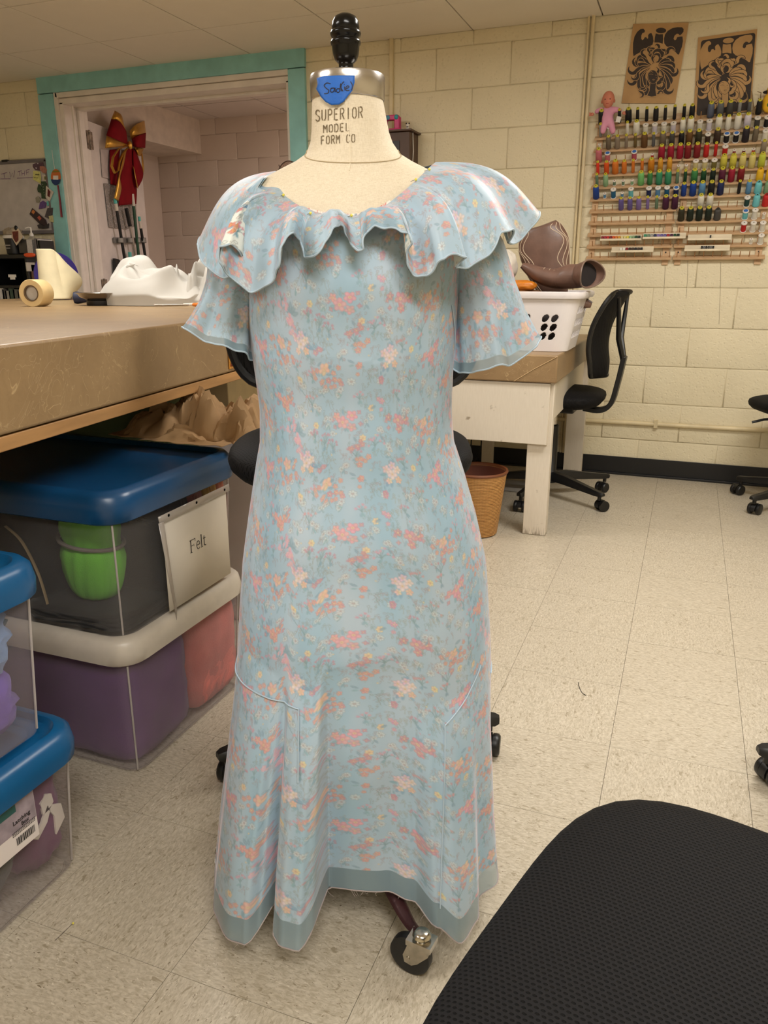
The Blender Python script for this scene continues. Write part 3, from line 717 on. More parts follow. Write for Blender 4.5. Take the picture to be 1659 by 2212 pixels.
# base: pole, four cast legs, casters
mb = MB(); mb.tube([(-.0, 0, .14), (0, 0, .5)], .016, 14); mb.lathe([(.03, .10), (.034, .13), (.026, .16), (.018, .19)], 20); mb.build('pole', pm('dark_red_cast_iron', (62, 34, 36), .4, .3), form)
mb = MB(); mb.lathe([(.02, .30), (.11, .305), (.11, .315), (.02, .32)], 32); mb.build('bottom_board', M_muslin, form)
M_cast = pm('brown_cast_iron', (64, 36, 38), .38, .3, bump=.4, bs=120)
q = L(905, 2093, -.225)
for k in range(3):
    a = math.atan2(-.222, .104)+R((0, 154, 254)[k]); d = Vector((math.cos(a), math.sin(a), 0)); cx = .245
    pts = [d*.025+Vector((0, 0, .10)), d*.10+Vector((0, 0, .088)), d*.16+Vector((0, 0, .070)), d*.205+Vector((0, 0, .064)), d*(cx-.004)+Vector((0, 0, .074))]
    mb = MB(); mb.tube(catmull(pts, 5), [.019-.0006*i for i in range(21)], 10, flat=.7); leg = mb.build('leg', M_cast, form)
    mb = MB(); mb.lathe([(.009, .086), (.013, .083), (.015, .079), (.0122, .075), (.0125, .068), (.012, .060)], 16, d*cx); mb.build('caster_stem', M_chrome, leg)
    ra = R(-28) if k == 0 else R(40*k+20)
    wd = Vector((math.cos(ra), math.sin(ra), 0)); ax = Vector((-wd.y, wd.x, 0)); wc = d*cx-wd*.018+Vector((0, 0, .0345))
    mb = MB(); prof = [(.012, -.0095), (.030, -.0095), (.0340, -.007), (.0345, 0), (.0340, .007), (.030, .0095), (.012, .0095)]
    M3 = Matrix((wd, Vector((0, 0, 1)), ax)).transposed(); mb.lathe(prof, 28, wc, M3); mb.build('caster_wheel', pm('black_rubber', (14, 14, 16), .5), leg)
    mb = MB()
    for s in (-1, 1):
        c0 = wc+ax*s*.0115
        pl = [c0+wd*.006+Vector((0, 0, -.011)), c0+wd*-.006+Vector((0, 0, -.009)), c0-wd*.009+Vector((0, 0, .004)), c0+wd*.000+Vector((0, 0, .030)), c0+wd*.038+Vector((0, 0, .030)), c0+wd*.034+Vector((0, 0, .018)), c0+wd*.016+Vector((0, 0, -.004))]
        n = len(pl); mb.add([p+ax*s*.0008 for p in pl]+[p-ax*s*.0008 for p in pl], [tuple(range(n)), tuple(range(n, 2*n))[::-1]]+[(i, (i+1) % n, n+(i+1) % n, n+i) for i in range(n)])
    mb.box(wc+wd*.018+Vector((0, 0, .0335)), (.042, .030, .010), Matrix((wd, ax, Vector((0, 0, 1)))).transposed())
    mb.cyl(wc-ax*.0135, wc+ax*.0135, .0035, n=12)
    mb.build('caster_fork', M_chrome, leg, smooth=False)
# ------------------------------------------------------------------ dress body
SIL = [(-.02, -.247, .240), (.085, -.243, .238), (.184, -.232, .233), (.28, -.220, .229), (.371, -.206, .226), (.459, -.197, .222), (.544, -.188, .215), (.625, -.179, .206), (.704, -.165, .187), (.765, -.154, .169), (.816, -.144, .151), (.867, -.143, .147), (.923, -.148, .147), (.991, -.153, .151), (1.044, -.150, .153), (1.10, -.150, .155), (1.155, -.160, .165)]
def dsec(z):
    if z > 1.155:
        xl, xr, yf, yb = fsec(z, .004); return xl, xr, yf, yb
    xl = interp([(a, b) for a, b, c in SIL], z); xr = interp([(a, c) for a, b, c in SIL], z)
    yf = sinterp([(0, .185), (.3, .165), (.5, .145), (.65, .130), (.8, .106), (.88, .102), (.96, .112), (1.04, .119), (1.10, .108), (1.155, .080)], z)
    yb = sinterp([(0, .20), (.3, .165), (.5, .14), (.65, .128), (.8, .10), (.9, .095), (1.04, .104), (1.10, .104), (1.155, .094)], z)
    return xl, xr, yf, yb
# hem control: angle (deg, 0 front, + viewer's right) -> radial factor extra, hem z
FL = [(-180, .0), (-150, .03), (-125, -.005), (-105, .02), (-84, .0), (-66, .046), (-57, .066), (-46, .074), (-38, .066), (-33.5, .036), (-30.5, -.004), (-27, .050), (-23, .064), (-17, .066), (-13.5, .046), (-10, -.040), (0, -.030), (12, -.034), (22, -.018), (29, .035), (37, .058), (48, .045), (56, .010), (68, .035), (84, .0), (105, -.01), (125, .03), (150, -.005), (180, .0)]
HZ = [(-180, .055), (-120, .05), (-84, .06), (-62, .050), (-46, .042), (-37, .046), (-30, .085), (-26, .066), (-16, .068), (-11, .096), (-2, .104), (10, .098), (20, .085), (28, .068), (38, .040), (50, .048), (64, .06), (84, .07), (120, .055), (180, .055)]
def skfold(th, z):
    d = math.degrees(th); f = sinterp(FL, d)
    st = interp([(-90, .52), (-16, .46), (-12, .50), (20, .52), (26, .43), (90, .45)], d)
    k = max(0.0, min(1.0, (st-z)/(st-.06))); k = k**.85
    up = .0035*math.sin(d/9.0+z*7)*max(0, min(1, (1.0-z)/.2))*(1 if z < .95 else 0)
    return f*k+up*.8
def dpt(th, z, off=0.0):
    xl, xr, yf, yb = dsec(z); e = off+skfold(th, z); s = math.sin(th); c = math.cos(th)
    a = (xr if s > 0 else -xl)
    # superelliptic front for a flatter hanging panel
    x = math.copysign(abs(s)**.92, s)*(a+e*.45); y = -(yf if c > 0 else yb)*math.copysign(abs(c)**.9, c)
    nrm = Vector((s, -c, 0)); p = Vector((x, y, z)); p.y -= e*c*1.05
    return p
def ztop(th):
    d = abs(math.degrees(th))
    return sinterp([(0, 1.132), (25, 1.142), (50, 1.172), (66, 1.192), (90, 1.192), (180, 1.19)], d)
sinterp_lin = lambda tab, x: interp(tab, x)
NU, NV = 230, 190
def body_fn(off, hemadd, extra=0.0):
    def fn(a, b):
        th = -PI+2*PI*a; zt = ztop(th); zb = sinterp(HZ, math.degrees(th))+hemadd; z = zt+(zb-zt)*b
        p = dpt(th, z, off)
        p += Vector((math.sin(th), -math.cos(th), 0))*(.0012*noise.noise(Vector((a*40, b*14, off*90))))
        return p
    return fn
def body_uv(a, b): return ((a-.5)*1.15+.3, (1-b)*1.08+.17)
dress = thing('dress', 'pale blue floral dress under sheer organza with ruffled collar, on the dress form', 'dress', OW, YAW)
def bodygrid(off, hem):
    f = body_fn(off, hem); A_ = []
    for k in range(NU):   # front half gets three quarters of the columns
        q = k/NU; A_.append(q)
    amap = [0.0]; tot = sum(2.4 if .22 < (k+.5)/NU < .78 else 1 for k in range(NU)); acc = 0
    A_ = []; acc = 0
    for k in range(NU):
        A_.append(acc); lo = 0.22; dens = None; acc += 0
    # piecewise linear: columns -> turn
    A_ = [sinterp_lin([(0, 0), (.12, .22), (.88, .78), (1, 1)], k/NU) for k in range(NU)]
    P = np.array([[f(a_, j/NV) for a_ in A_] for j in range(NV+1)]); U = np.array([[body_uv(a_, j/NV) for a_ in A_] for j in range(NV+1)]); return P, U
P_, U_ = bodygrid(-.0015, .040); cloth(P_, U_, 'floral_lining', M_floral, dress, True)
P_, U_ = bodygrid(.004, 0); cloth(P_, U_, 'organza_overlay', M_org, dress, True, 3, 5, True, .962)
# lining under-layer hem glimpsed inside
mb = MB(); mb.tube([body_fn(.005, 0)(a/240, 1) for a in range(241)], .0011, 5); mb.build('raw_hem', M_serge2, dress)
def seamline(pts, r=.0011, name='seam'):
    mb = MB(); mb.tube([dpt(R(a), z, .0062) for a, z in pts], r, 6); return mb.build(name, M_serge, dress)
def ln(a0, z0, a1, z1, n=24): return [(a0+(a1-a0)*k/n, z0+(z1-z0)*k/n) for k in range(n+1)]
seamline(ln(-88, .452, -22, .436, 40)); seamline(ln(-22, .436, -20, .33, 20))
seamline(ln(35, .400, 48, .430)+ln(48, .430, 62, .468)[1:]); seamline(ln(35, .400, 30, .10, 40)); seamline(ln(80, .43, 110, .44, 20))
# bust darts on the right side
seamline(ln(64, 1.02, 80, .955, 14)+ln(80, .955, 84, .93, 6)[1:], .0009)
# loose threads at the hem
mb = MB()
for k in range(46):
    th = R(rnd.uniform(-95, 62)); p = body_fn(.005, 0)((th+PI)/(2*PI), 1.0); d = Vector((rnd.uniform(-1, 1), rnd.uniform(-.6, .3), rnd.uniform(-1.2, -.2)))*rnd.uniform(.003, .012)
    mb.tube([p, p+d*.5+Vector((rnd.uniform(-.002, .002), 0, 0)), p+d], .00025, 4)
mb.build('frayed_threads', M_serge2, dress)['kind'] = 'stuff'
# ------------------------------------------------------------------ ruffle collar
RUF = [  # inner(px,py,y), outer(px,py,y)
 ((596, 373, .02), (428, 528, -.01)), ((598, 385, -.01), (446, 574, -.055)), ((602, 397, -.03), (486, 600, -.085)), ((607, 407, -.045), (520, 585, -.105)), ((611, 415, -.05), (524, 552, -.125)), ((615, 421, -.053), (500, 530, -.145)),
 ((619, 426, -.056), (474, 540, -.150)), ((624, 431, -.06), (482, 578, -.145)), ((630, 436, -.065), (508, 606, -.13)), ((638, 441, -.07), (545, 631, -.13)), ((648, 447, -.076), (585, 612, -.140)), ((658, 452, -.082), (603, 575, -.155)), ((667, 456, -.086), (612, 525, -.155)),
 ((676, 459, -.09), (636, 506, -.140)), ((684, 461, -.093), (652, 528, -.125)), ((692, 463, -.096), (662, 558, -.135)), ((702, 465, -.098), (690, 545, -.160)), ((714, 467, -.1), (712, 508, -.155)), ((728, 468, -.101), (732, 486, -.138)), ((742, 468.5, -.102), (746, 500, -.128)),
 ((756, 468.5, -.102), (760, 530, -.142)), ((768, 468, -.102), (782, 543, -.155)), ((778, 467, -.102), (786, 512, -.150)), ((789, 465, -.1), (806, 492, -.138)), ((801, 462, -.098), (836, 494, -.142)), ((813, 457, -.095), (868, 500, -.155)), ((824, 451, -.092), (889, 518, -.165)), ((835, 444, -.088), (878, 555, -.155)),
 ((846, 436, -.084), (888, 590, -.145)), ((856, 428, -.08), (920, 598, -.150)), ((866, 420, -.075), (945, 570, -.165)), ((876, 412, -.07), (968, 553, -.160)), ((885, 404, -.063), (1004, 556, -.150)), ((894, 396, -.056), (984, 578, -.140)), ((903, 388, -.048), (1010, 577, -.135)), ((911, 380, -.038), (1055, 550, -.125)),
 ((919, 372, -.027), (1082, 505, -.110)), ((926, 365, -.015), (1108, 500, -.085)), ((932, 359, -.004), (1098, 528, -.055)), ((937, 355, .005), (1130, 512, -.02)), ((941, 352, .015), (1165, 462, .005)),
 ((938, 356, .03), (1140, 470, .06)), ((915, 362, .045), (1070, 500, .11)), ((870, 366, .055), (1000, 478, .15)), ((800, 368, .06), (880, 505, .17)), ((720, 370, .06), (740, 480, .175)), ((650, 372, .055), (600, 505, .16)), ((615, 372, .045), (500, 480, .12)), ((600, 371, .032), (450, 505, .07))]
SUB = 9
rin = catmull([L(*a) for a, b in RUF], SUB, True); rout = catmull([L(*b) for a, b in RUF], SUB, True); NR = len(rin)
for i in range(NR): rout[i] = rout[i]+Vector((.0006*math.sin(i*.83), .0018*math.sin(i*.47+1), .0012*math.sin(i*.61+.5*math.sin(i*.13))))
rsm = []
for i in range(NR):
    acc = Vector(); W = 0
    for k in range(-50, 51, 2):
        g = math.exp(-(k/24.0)**2); acc += rout[(i+k) % NR]*g; W += g
    rsm.append(acc/W)
arcl = [0.0]
for i in range(NR): arcl.append(arcl[-1]+(rout[(i+1) % NR]-rout[i]).length)
def ruf(i, b, off=0.0, cut=1.0):
    i %= NR; b2 = b*cut; A = rin[i]; S = rsm[i]; O = rout[i]
    p = A.lerp(S, b2)+(O-S)*(b2**1.02)
    rad = Vector((A.x, A.y*1.4, 0)); rad = rad.normalized() if rad.length > 1e-5 else Vector((0, -1, 0))
    side = min(1, abs(A.x)/.10)
    p += (rad*.020+Vector((0, 0, .012+.012*side)))*math.sin(PI*min(1, b2))*(1-b2*.35)
    nrm = (rad+Vector((0, 0, .6))).normalized(); p += nrm*off
    return p
NB = 34
RUP = np.array([[ruf(i, j/NB, 0, 1.0) for i in range(NR)] for j in range(NB+1)])
_di = np.roll(RUP, -1, 1)-np.roll(RUP, 1, 1); _dj = np.gradient(RUP, axis=0); RUN = np.cross(_di, _dj); RUN /= np.maximum(np.linalg.norm(RUN, axis=2, keepdims=True), 1e-9)
if RUN[6, [i for i in range(NR) if rin[i].y < -.1][4], 2] < 0: RUN = -RUN
asm = [0.0]
for i in range(NR): asm.append(asm[-1]+(rsm[(i+1) % NR]-rsm[i]).length)
def rufmesh(off, cut, name, mat, ku=1, kv=1, printed=True):
    U = np.array([[(asm[i]*1.25+2.0, -j/NB*.14+3) for i in range(NR)] for j in range(NB+1)])
    return cloth(RUP+RUN*off, U, name, mat, dress, True, ku, kv, printed)
rufmesh(.0012, 1.0, 'collar_ruffle_organza', M_org, 3, 4); rufmesh(-.0012, 1.0, 'collar_ruffle_lining', M_floral_in, 2, 3)
mb = MB(); mb.tube([ruf(i, 1.0, .0015) for i in range(NR+1)], .0014, 6); mb.build('serged_edge', M_serge, dress)
_t = NT('red_floral_binding'); _v = _t.coord('Object', (260, 40, 40)); _f, _c = _t.noise(_v, 1, 1); _g, _ = _t.noise(_t.coord('Object'), 40, 2)
M_bind = _t.done(_t.bsdf(_t.mix(_t.mr(_f, .45, .6), lin((232, 224, 214)), _t.mix(_t.mr(_g, .4, .6), lin((206, 96, 86)), lin((110, 150, 170)))), .7))
mb = MB(); ff = [i for i in range(NR) if rin[i].y < -.085]; mb.tube([rin[i]+Vector((0, .002, .002)) for i in ff], .0022, 6)
mb.build('neckline_stitching', M_bind, dress)
# ------------------------------------------------------------------ sleeves
def sleeve(secs, name, seed, sx):
    """secs: (cx, cy, cz, rx, ry, tilt_x, tilt_y, wave)"""
    n = 96; m = 30; tab = catmull([(s[0], s[1], s[2]) for s in secs], 10); q = len(tab)-1
    def g(k, i):
        f = i*(len(secs)-1)/q; a = int(min(f, len(secs)-2)); t_ = f-a; return secs[a][k]*(1-t_)+secs[a+1][k]*t_
    def mk(off, cut):
        rings = []; uv = []
        for i in range(int(q*cut)+1):
            r_ = []; c = tab[i]; rx, ry, tx, ty, wv = (g(k, i) for k in (3, 4, 5, 6, 7))
            for k in range(n):
                a = 2*PI*k/n; wave = wv*(math.sin(a*5+seed)+.5*math.sin(a*9+seed*2.3)+.3*math.sin(a*14+seed))
                x = math.cos(a)*(rx+off+wave); y = math.sin(a)*(ry+off+wave)
                r_.append(c+Vector((x, y, tx*math.cos(a)+ty*math.sin(a)+wave*.7)))
            rings.append(r_); uv.append([(k/n*.42+seed, -i*.0055+seed*.3) for k in range(n)])
        return rings, uv
    ra, u = mk(0, .93); cloth(ra, u, name+'_lining', M_floral_in, dress, True, 2, 3)
    rb, u = mk(.0035, 1.0); cloth(rb, u, name+'_organza', M_org, dress, True, 3, 5, True, .94)
    e = MB(); e.tube(rb[-1]+[rb[-1][0]], .0013, 6); e.build('sleeve_edge', M_serge, dress)
    e = MB(); e.tube(ra[-1]+[ra[-1][0]], .0016, 6); e.build('sleeve_edge', M_bind, dress)
sleeve([(-.145, .015, 1.145, .03, .045, -.01, 0, 0), (-.165, .015, 1.10, .038, .050, -.006, 0, .001), (-.173, .012, 1.05, .040, .052, -.004, 0, .0015), (-.181, .01, 1.01, .044, .056, -.010, -.006, .003), (-.195, .008, .965, .056, .062, -.024, -.002, .005)], 'sleeve', 1.3, -1)
sleeve([(.150, .015, 1.145, .032, .045, .01, 0, 0), (.172, .015, 1.10, .042, .052, .008, 0, .001), (.187, .012, 1.05, .047, .056, 0, 0, .0015), (.197, .01, 1.00, .053, .062, .008, -.002, .003), (.208, .008, .955, .064, .072, .020, .020, .005)], 'sleeve', 4.1, 1)
# pins along the neckline
M_yel = pm('yellow_pin_head', (226, 214, 90), .3)
M_pin = pm('pin_steel', (180, 176, 168), .25, 1.0)
def pin(p, d, label, ln_=.02, rz=YAW):
    t = thing('dressmaker_pin', label, 'pin', OW+RL @ p if rz else p, rz, 'yellow headed pins')
    MB().sphere((0, 0, 0), .0019, 12, 8).build('pin_head', M_yel, t); m = MB(); m.cyl((0, 0, 0), Vector(d)*ln_, .0004, n=6); m.build('pin_shaft', M_pin, t)
for (px, py, y, lab) in [(614, 425, -.069, 'yellow-headed pin at the left edge of the dress neckline'), (671, 466, -.099, 'yellow-headed pin left of the centre front on the dress neckline'), (756, 484, -.122, 'yellow-headed pin just right of the centre front of the dress neckline'), (899, 394, -.073, 'lower of the two yellow-headed pins on the right neckline edge'), (928, 371, -.045, 'upper yellow-headed pin near the right shoulder of the dress')]:
    best = min((ruf(i, j/40) for i in range(NR) for j in range(0, 12) if rin[i].y < .02), key=lambda P: (Vector(proj(OW+RL @ P)[:2])-Vector((px, py))).length)
    pin(best+Vector((0, -.006, .002)), (-.9, .1, -.3), lab, .008)
# ================================================================== CUTTING TABLE (left)
TA = Vector((-1.063, .994, 0)); TD = Vector((-.1325, .9912, 0)); TN = Vector((-.9912, -.1325, 0)); TZ = .95
def tt(a, b, z): return TA+TD*a+TN*b+Vector((0, 0, z))
TROT = math.atan2(TD.y, TD.x)-PI/2
ct = thing('cutting_table', 'large cutting table wrapped in scuffed brown kraft paper, white things piled on it', 'table', tt(1.0, .9, 0), TROT)
def tb(c, sz): return (c, sz)
M_ply = pm('pale_plywood_edge', (176, 132, 82), .6, var=.12, vs=40, stretch=(1, .1, 1))
MB().box((0, 0, .876), (1.8, 3.9, .148)).build('tabletop', M_kraft, ct, bevel=.006, seg=3)
MB().box((0, 0, .786), (1.79, 3.89, .026)).build('plywood_underside', M_ply, ct, bevel=.002)
M_cream = pm('cream_board_paint', (206, 190, 150), .6, bump=.15, bs=30)
for (x, y) in ((.62, .55), (-.8, .55), (.62, -1.6), (-.8, -1.6)): MB().box((x, y, .386), (.09, .34 if x > 0 else .09, .773)).build('leg', M_cream, ct, bevel=.003)
# orange sticker on the table edge
o = MB().box((0, 0, 0), (.003, .05, .045)).build('sticker', pm('orange_sticker', (206, 140, 48), .4, var=.2, vs=60), None, bevel=.0005)
o.location = atP(502, 778, TA+TN*-.002, TN); o.rotation_euler = (0, 0, TROT); tag(o, 'small orange printed sticker on the kraft-covered table edge beside the left sleeve', 'sticker')
mb = MB()
for k in range(3): mb.tube([(.0022, -.018+.008*k, -.016), (.0022, -.012+.008*k, .0), (.0022, -.016+.008*k, .014)], .0016, 5)
mb.build('printed_marks', pm('dark_red_print', (110, 30, 24), .5), o)
# masking tape roll
def T0(px, py, z=TZ): return atZ(px, py, z)
tr_ = thing('masking_tape_roll', 'thick roll of cream masking tape lying on its side on the table', 'tape roll', Vector((-2.28, 2.33, TZ+.048)), R(-78))
Mx = Matrix.Rotation(PI/2, 3, 'Y')
MB().lathe([(.029, -.036), (.0475, -.036), (.049, -.034), (.049, .034), (.0475, .036), (.029, .036)], 40, M=Mx).build('tape', pm('masking_tape', (214, 186, 134), .5), tr_)
MB().lathe([(.025, -.037), (.0292, -.037), (.0292, .037), (.025, .037)], 32, M=Mx).build('core', pm('cardboard_core', (96, 76, 52), .8), tr_)
MB().lathe([(.002, -.020), (.024, -.020), (.025, .028), (.012, .030), (.002, .027)], 28, M=Mx).build('hub', pm('pale_grey_plastic', (184, 176, 166), .4), tr_)
# pin dish
dp = thing('pin_dish', 'shallow polished steel magnetic pin dish on a black base on the table', 'dish', Vector((-2.13, 2.50, TZ)))
MB().lathe([(.054, 0), (.055, .002), (.055, .018), (.052, .021), (.01, .021)], 32).build('magnet_base', M_black, dp)
MB().lathe([(.01, .021), (.055, .022), (.078, .032), (.086, .044), (.093, .0465), (.093, .0475), (.085, .046), (.076, .035), (.054, .0245), (.01, .0235)], 44).build('bowl', M_steel, dp)
# muslin neck half standing on the table
mt = thing('muslin_draping_shell', 'rolled cream muslin neck shape standing on the far end of the table', 'fabric', Vector((atY(113, 640, 3.0).x, 3.0, TZ)), R(20))
def msh(a, b):
    th = R(-150)+R(290)*a; h = .225*(1-.0*a)*(1-.35*max(0, math.sin((a-.35)*PI*1.1))**2*(1 if a > .35 else 0))
    r = .046+.022*(1-b)*max(0, math.sin(a*PI))+.012*(1-b)**2
    ex = max(0, math.sin((a-.45)*PI*1.6))*.085*math.sin(b*PI*.9) if .45 < a < 1 else 0
    return Vector((r*math.cos(th)+ex*.9, (r+ex)*math.sin(th), .004+h*b))
MB().grid(msh, 60, 30).build('muslin', pm('cream_muslin', (226, 214, 178), .8, bump=.2, bs=40, bd=.004), mt, solid=.002)
# navy knob behind the tape roll, purple disc behind the muslin
t = thing('navy_spool', 'small navy cone lying behind the masking tape roll', 'spool', Vector((-2.33, 2.62, TZ+.024)), R(30))
MB().lathe([(.004, -.03), (.022, -.03), (.024, -.02), (.018, .03), (.004, .032)], 20, M=Mx).build('thread', pm('navy_thread', (34, 38, 62), .6), t)
# white fabric pile
wf_ = thing('fabric_pile', 'crumpled heap of white fabric on the cutting table', 'fabric', Vector((-1.97, 2.62, TZ)), R(10))
M_wfab = pm('white_cotton', (184, 180, 173), .8, bump=.25, bs=900, bd=.0006, var=.02)
def smooth_abs(v): return max(0, v)**1.2*.9
def hp(x, y, seed, A=1.0):
    d = (x/.24)**2+(y/.17)**2; k = max(0, 1-d); q = Vector((x*5+seed, y*5, seed))
    wq = q+Vector((noise.noise(q*.8), noise.noise(q*.8+Vector((9, 1, 2))), 0))*1.3
    rg = math.exp(-(noise.noise(wq*.8)*3.6)**2); rg2 = math.exp(-(noise.noise(wq*1.5+Vector((4, 4, 4)))*4)**2)
    return (k**.6)*(.060+.090*smooth_abs(rg)+.034*smooth_abs(rg2))*A
def foldpatch(ox, oy, oz, rx, ry, seed, A, rz):
    c, s_ = math.cos(rz), math.sin(rz)
    def fn(a, b):
        th = a*2*PI; r = b**.8; x = math.cos(th)*r*.238*(1+.12*noise.noise(Vector((math.cos(th)*2+seed, math.sin(th)*2, 1)))); y = math.sin(th)*r*.168
        z = hp(x, y, seed, A) if b < .999 else 0
        x *= rx; y *= ry
        # tuck the rim under
        if b > .93: f = (1-b)/.07; x *= .93+.07*f*1; y *= .93+.07*f
        return Vector((ox+x*c-y*s_, oy+x*s_+y*c, oz+max(z, .002)))
    return fn
MB().grid(foldpatch(0, 0, 0, 1.0, 1.0, 2.0, 1.0, 0), 110, 60, closed=True).build('fabric', M_wfab, wf_, angle=180)
MB().grid(foldpatch(-.05, .02, .025, .62, .7, 9.0, 1.05, .5), 90, 40, closed=True).build('fabric', M_wfab, wf_, angle=180)
MB().grid(foldpatch(.16, .05, .0, .6, .7, 5.0, 1.15, -.4), 80, 40, closed=True).build('fabric', M_wfab, wf_, angle=180)
def flap(a, b):
    th = -1.2+2.4*a; return Vector((-.13+.07*b*math.cos(th*.6)+.02*math.sin(a*9), -.03+.05*(a-.5), .085+.075*b-.03*abs(a-.4)))
MB().grid(flap, 16, 12).build('fabric', M_wfab, wf_, solid=.0015, angle=180)
# scissors
sc_ = thing('scissors', 'scissors with white and orange handles beside the white fabric on the table', 'scissors', Vector((-1.62, 2.44, TZ+.008)), R(200))
mb = MB(); mb.tube([Vector((.03*math.cos(a*.35), .018*math.sin(a*.35), .004)) for a in range(19)], .006, 8); mb.tube([Vector((.028+.0, -.01, .004)), Vector((.08, -.004, .002))], .005, 8); mb.build('handle', pm('white_plastic', (226, 218, 208), .35), sc_)
mb = MB(); mb.tube([Vector((.03*math.cos(a*.35)+.002, .04+.018*math.sin(a*.35), .004)) for a in range(19)], .006, 8); mb.build('handle', pm('orange_plastic', (214, 120, 40), .4), sc_)
mb = MB(); mb.box((.12, 0, 0), (.12, .014, .003)); mb.box((.12, .01, .003), (.12, .012, .003), Matrix.Rotation(.12, 3, 'Z')); mb.build('blade', M_steel, sc_, bevel=.001)
# ================================================================== BINS
def mat_bin(name, tint, milky):
    t = NT(name); b = t.bsdf(lin(tint), .16, 0, Specular_IOR_Level=.5); tr = t.n('ShaderNodeBsdfTransparent'); f, _ = t.noise(t.coord('Object'), 5, 3)
    m = t.n('ShaderNodeMixShader'); t.set(m.inputs[0], t.mr(f, .3, .7, milky*.8, milky*1.2)); t.set(m.inputs[1], tr.outputs[0]); t.set(m.inputs[2], b); return t.done(m.outputs[0])
M_clear = mat_bin('clear_bin_plastic', (186, 180, 176), .075)
M_milk = mat_bin('frosted_bin_plastic', (170, 158, 162), .14)
M_lidblue = pm('teal_blue_lid_plastic', (12, 84, 132), .34, var=.05, bump=.05, bs=80)
M_lidnavy = pm('dark_blue_lid_plastic', (12, 66, 108), .33, var=.05)
M_lidwhite = pm('off_white_lid_plastic', (206, 196, 182), .36, var=.05, vs=20)
def make_bin(name, label, cx, cy, z, W_, D_, Hh, lid, wallm, lh=.062, over=.018, latch=None, rim=.02):
    t = thing(name, label, 'storage bin', (cx, cy, z)); r = .035
    mb = MB(); dr = .012
    rings = [(W_-2*dr-.02, D_-2*dr-.02, r, .0), (W_-2*dr, D_-2*dr, r, .006), (W_, D_, r+.004, Hh-.03), (W_+.012, D_+.012, r+.008, Hh-.026), (W_+.014, D_+.014, r+.008, Hh)]
    mb.rings([rrect(w_, d_, r_, z_) for w_, d_, r_, z_ in rings], caps=False); mb.v and mb.add(rrect(W_-2*dr-.02, D_-2*dr-.02, r, .0), [tuple(range(28))])
    mb.build('body', wallm, t, solid=.002)
    for sx in (-1, 1):
        for sy in (-1, 1):
            e = MB(); e.tube([Vector((sx*(W_/2-dr-.010), sy*(D_/2-dr-.010), .006)), Vector((sx*(W_/2-.010), sy*(D_/2-.010), Hh-.03))], .0022, 6); e.build('corner_rib', pm('plastic_edge', (176, 168, 164), .3), t)
    o = over; mb = MB(); w2, d2 = W_+2*o, D_+2*o
    mb.rings([rrect(w2-.012, d2-.012, r+.02, Hh-.028), rrect(w2, d2, r+.028, Hh-.024), rrect(w2+.004, d2+.004, r+.03, Hh+.0), rrect(w2-.004, d2-.004, r+.028, Hh+lh*.35), rrect(w2-.024, d2-.024, r+.02, Hh+lh*.5),
              rrect(w2-.05, d2-.05, r+.012, Hh+lh*.52), rrect(w2-.062, d2-.062, r+.01, Hh+lh*.38), rrect(w2-.10, d2-.10, r, Hh+lh*.36), rrect(w2-.30, d2-.22, r, Hh+lh*.42)])
    mb.build('lid', lid, t, angle=50)
    return t
BX = -1.022
b1 = make_bin('storage_bin', 'lower storage bin with an off-white lid holding purple and pink fabric, under the cutting table', BX-.30, 1.395, 0, .60, .46, .30, M_lidwhite, M_milk, over=.014)
for px, sgn in ((-.10, -1), (-.10, 1)):
    mb = MB(); yy = sgn*(.46/2+.020)
    mb.rings([[Vector((px+x, yy*1.0+sgn*d_, z_)) for x in (-.085, -.08, .08, .085)]+[Vector((px+x, yy-sgn*.02, z_)) for x in (.085, -.085)] for z_, d_ in ((.262, -.006), (.268, .0), (.300, .006), (.326, .002), (.334, -.012))])
    mb.build('latch', pm('dark_teal_latch', (8, 72, 72), .35), b1, bevel=.003)
b2 = make_bin('storage_bin', 'clear bin with dark blue lid and paper Felt sign, stacked on the white-lidded bin', BX-.305, 1.395, .326, .60, .45, .285, M_lidnavy, M_clear, lh=.075, over=.016)
b3 = make_bin('storage_bin', 'lowest blue-lidded storage bin at the left edge with a barcode label, full of dark fabrics', -.96-.31, .705, 0, .62, .46, .262, M_lidblue, M_milk, lh=.066, over=.018)
b4 = make_bin('storage_bin', 'upper blue-lidded storage bin at the left edge holding pale blue and purple fabric', -.965-.31, .685, .300, .62, .44, .285, M_lidblue, M_milk, lh=.066, over=.018)
def fab(name, label, c, r, col, seed, amp=.12, freq=5, e=5, cat='fabric', rough=.9, ridged=True, bump=.4, group=None, bs=500):
    o = lump((0, 0, 0), r, amp, seed, freq, e, 44, 26, ridged).build(name, pm(name+str(col), col, rough, bump=bump, bs=bs, bd=.0012, var=.10, vs=14, Sheen_Weight=.15), None, angle=180)
    o.location = c; tag(o, label, cat, group); return o
# contents of b1
fab('folded_fabric', 'purple fabric filling the near half of the white-lidded bin', (-1.225, 1.290, .143), (.190, .112, .134), (98, 54, 118), 3, .015, 4, 9)
fab('folded_fabric', 'dusty pink long-pile fabric in the far half of the white-lidded bin', (-1.19, 1.508, .146), (.160, .104, .132), (206, 116, 108), 5, .02, 9, 9, bump=.9, bs=220)
fab('folded_fabric', 'dark plum fabric at the back of the white-lidded bin', (-1.44, 1.38, .140), (.09, .18, .112), (56, 24, 44), 8, .05, 4, 6)
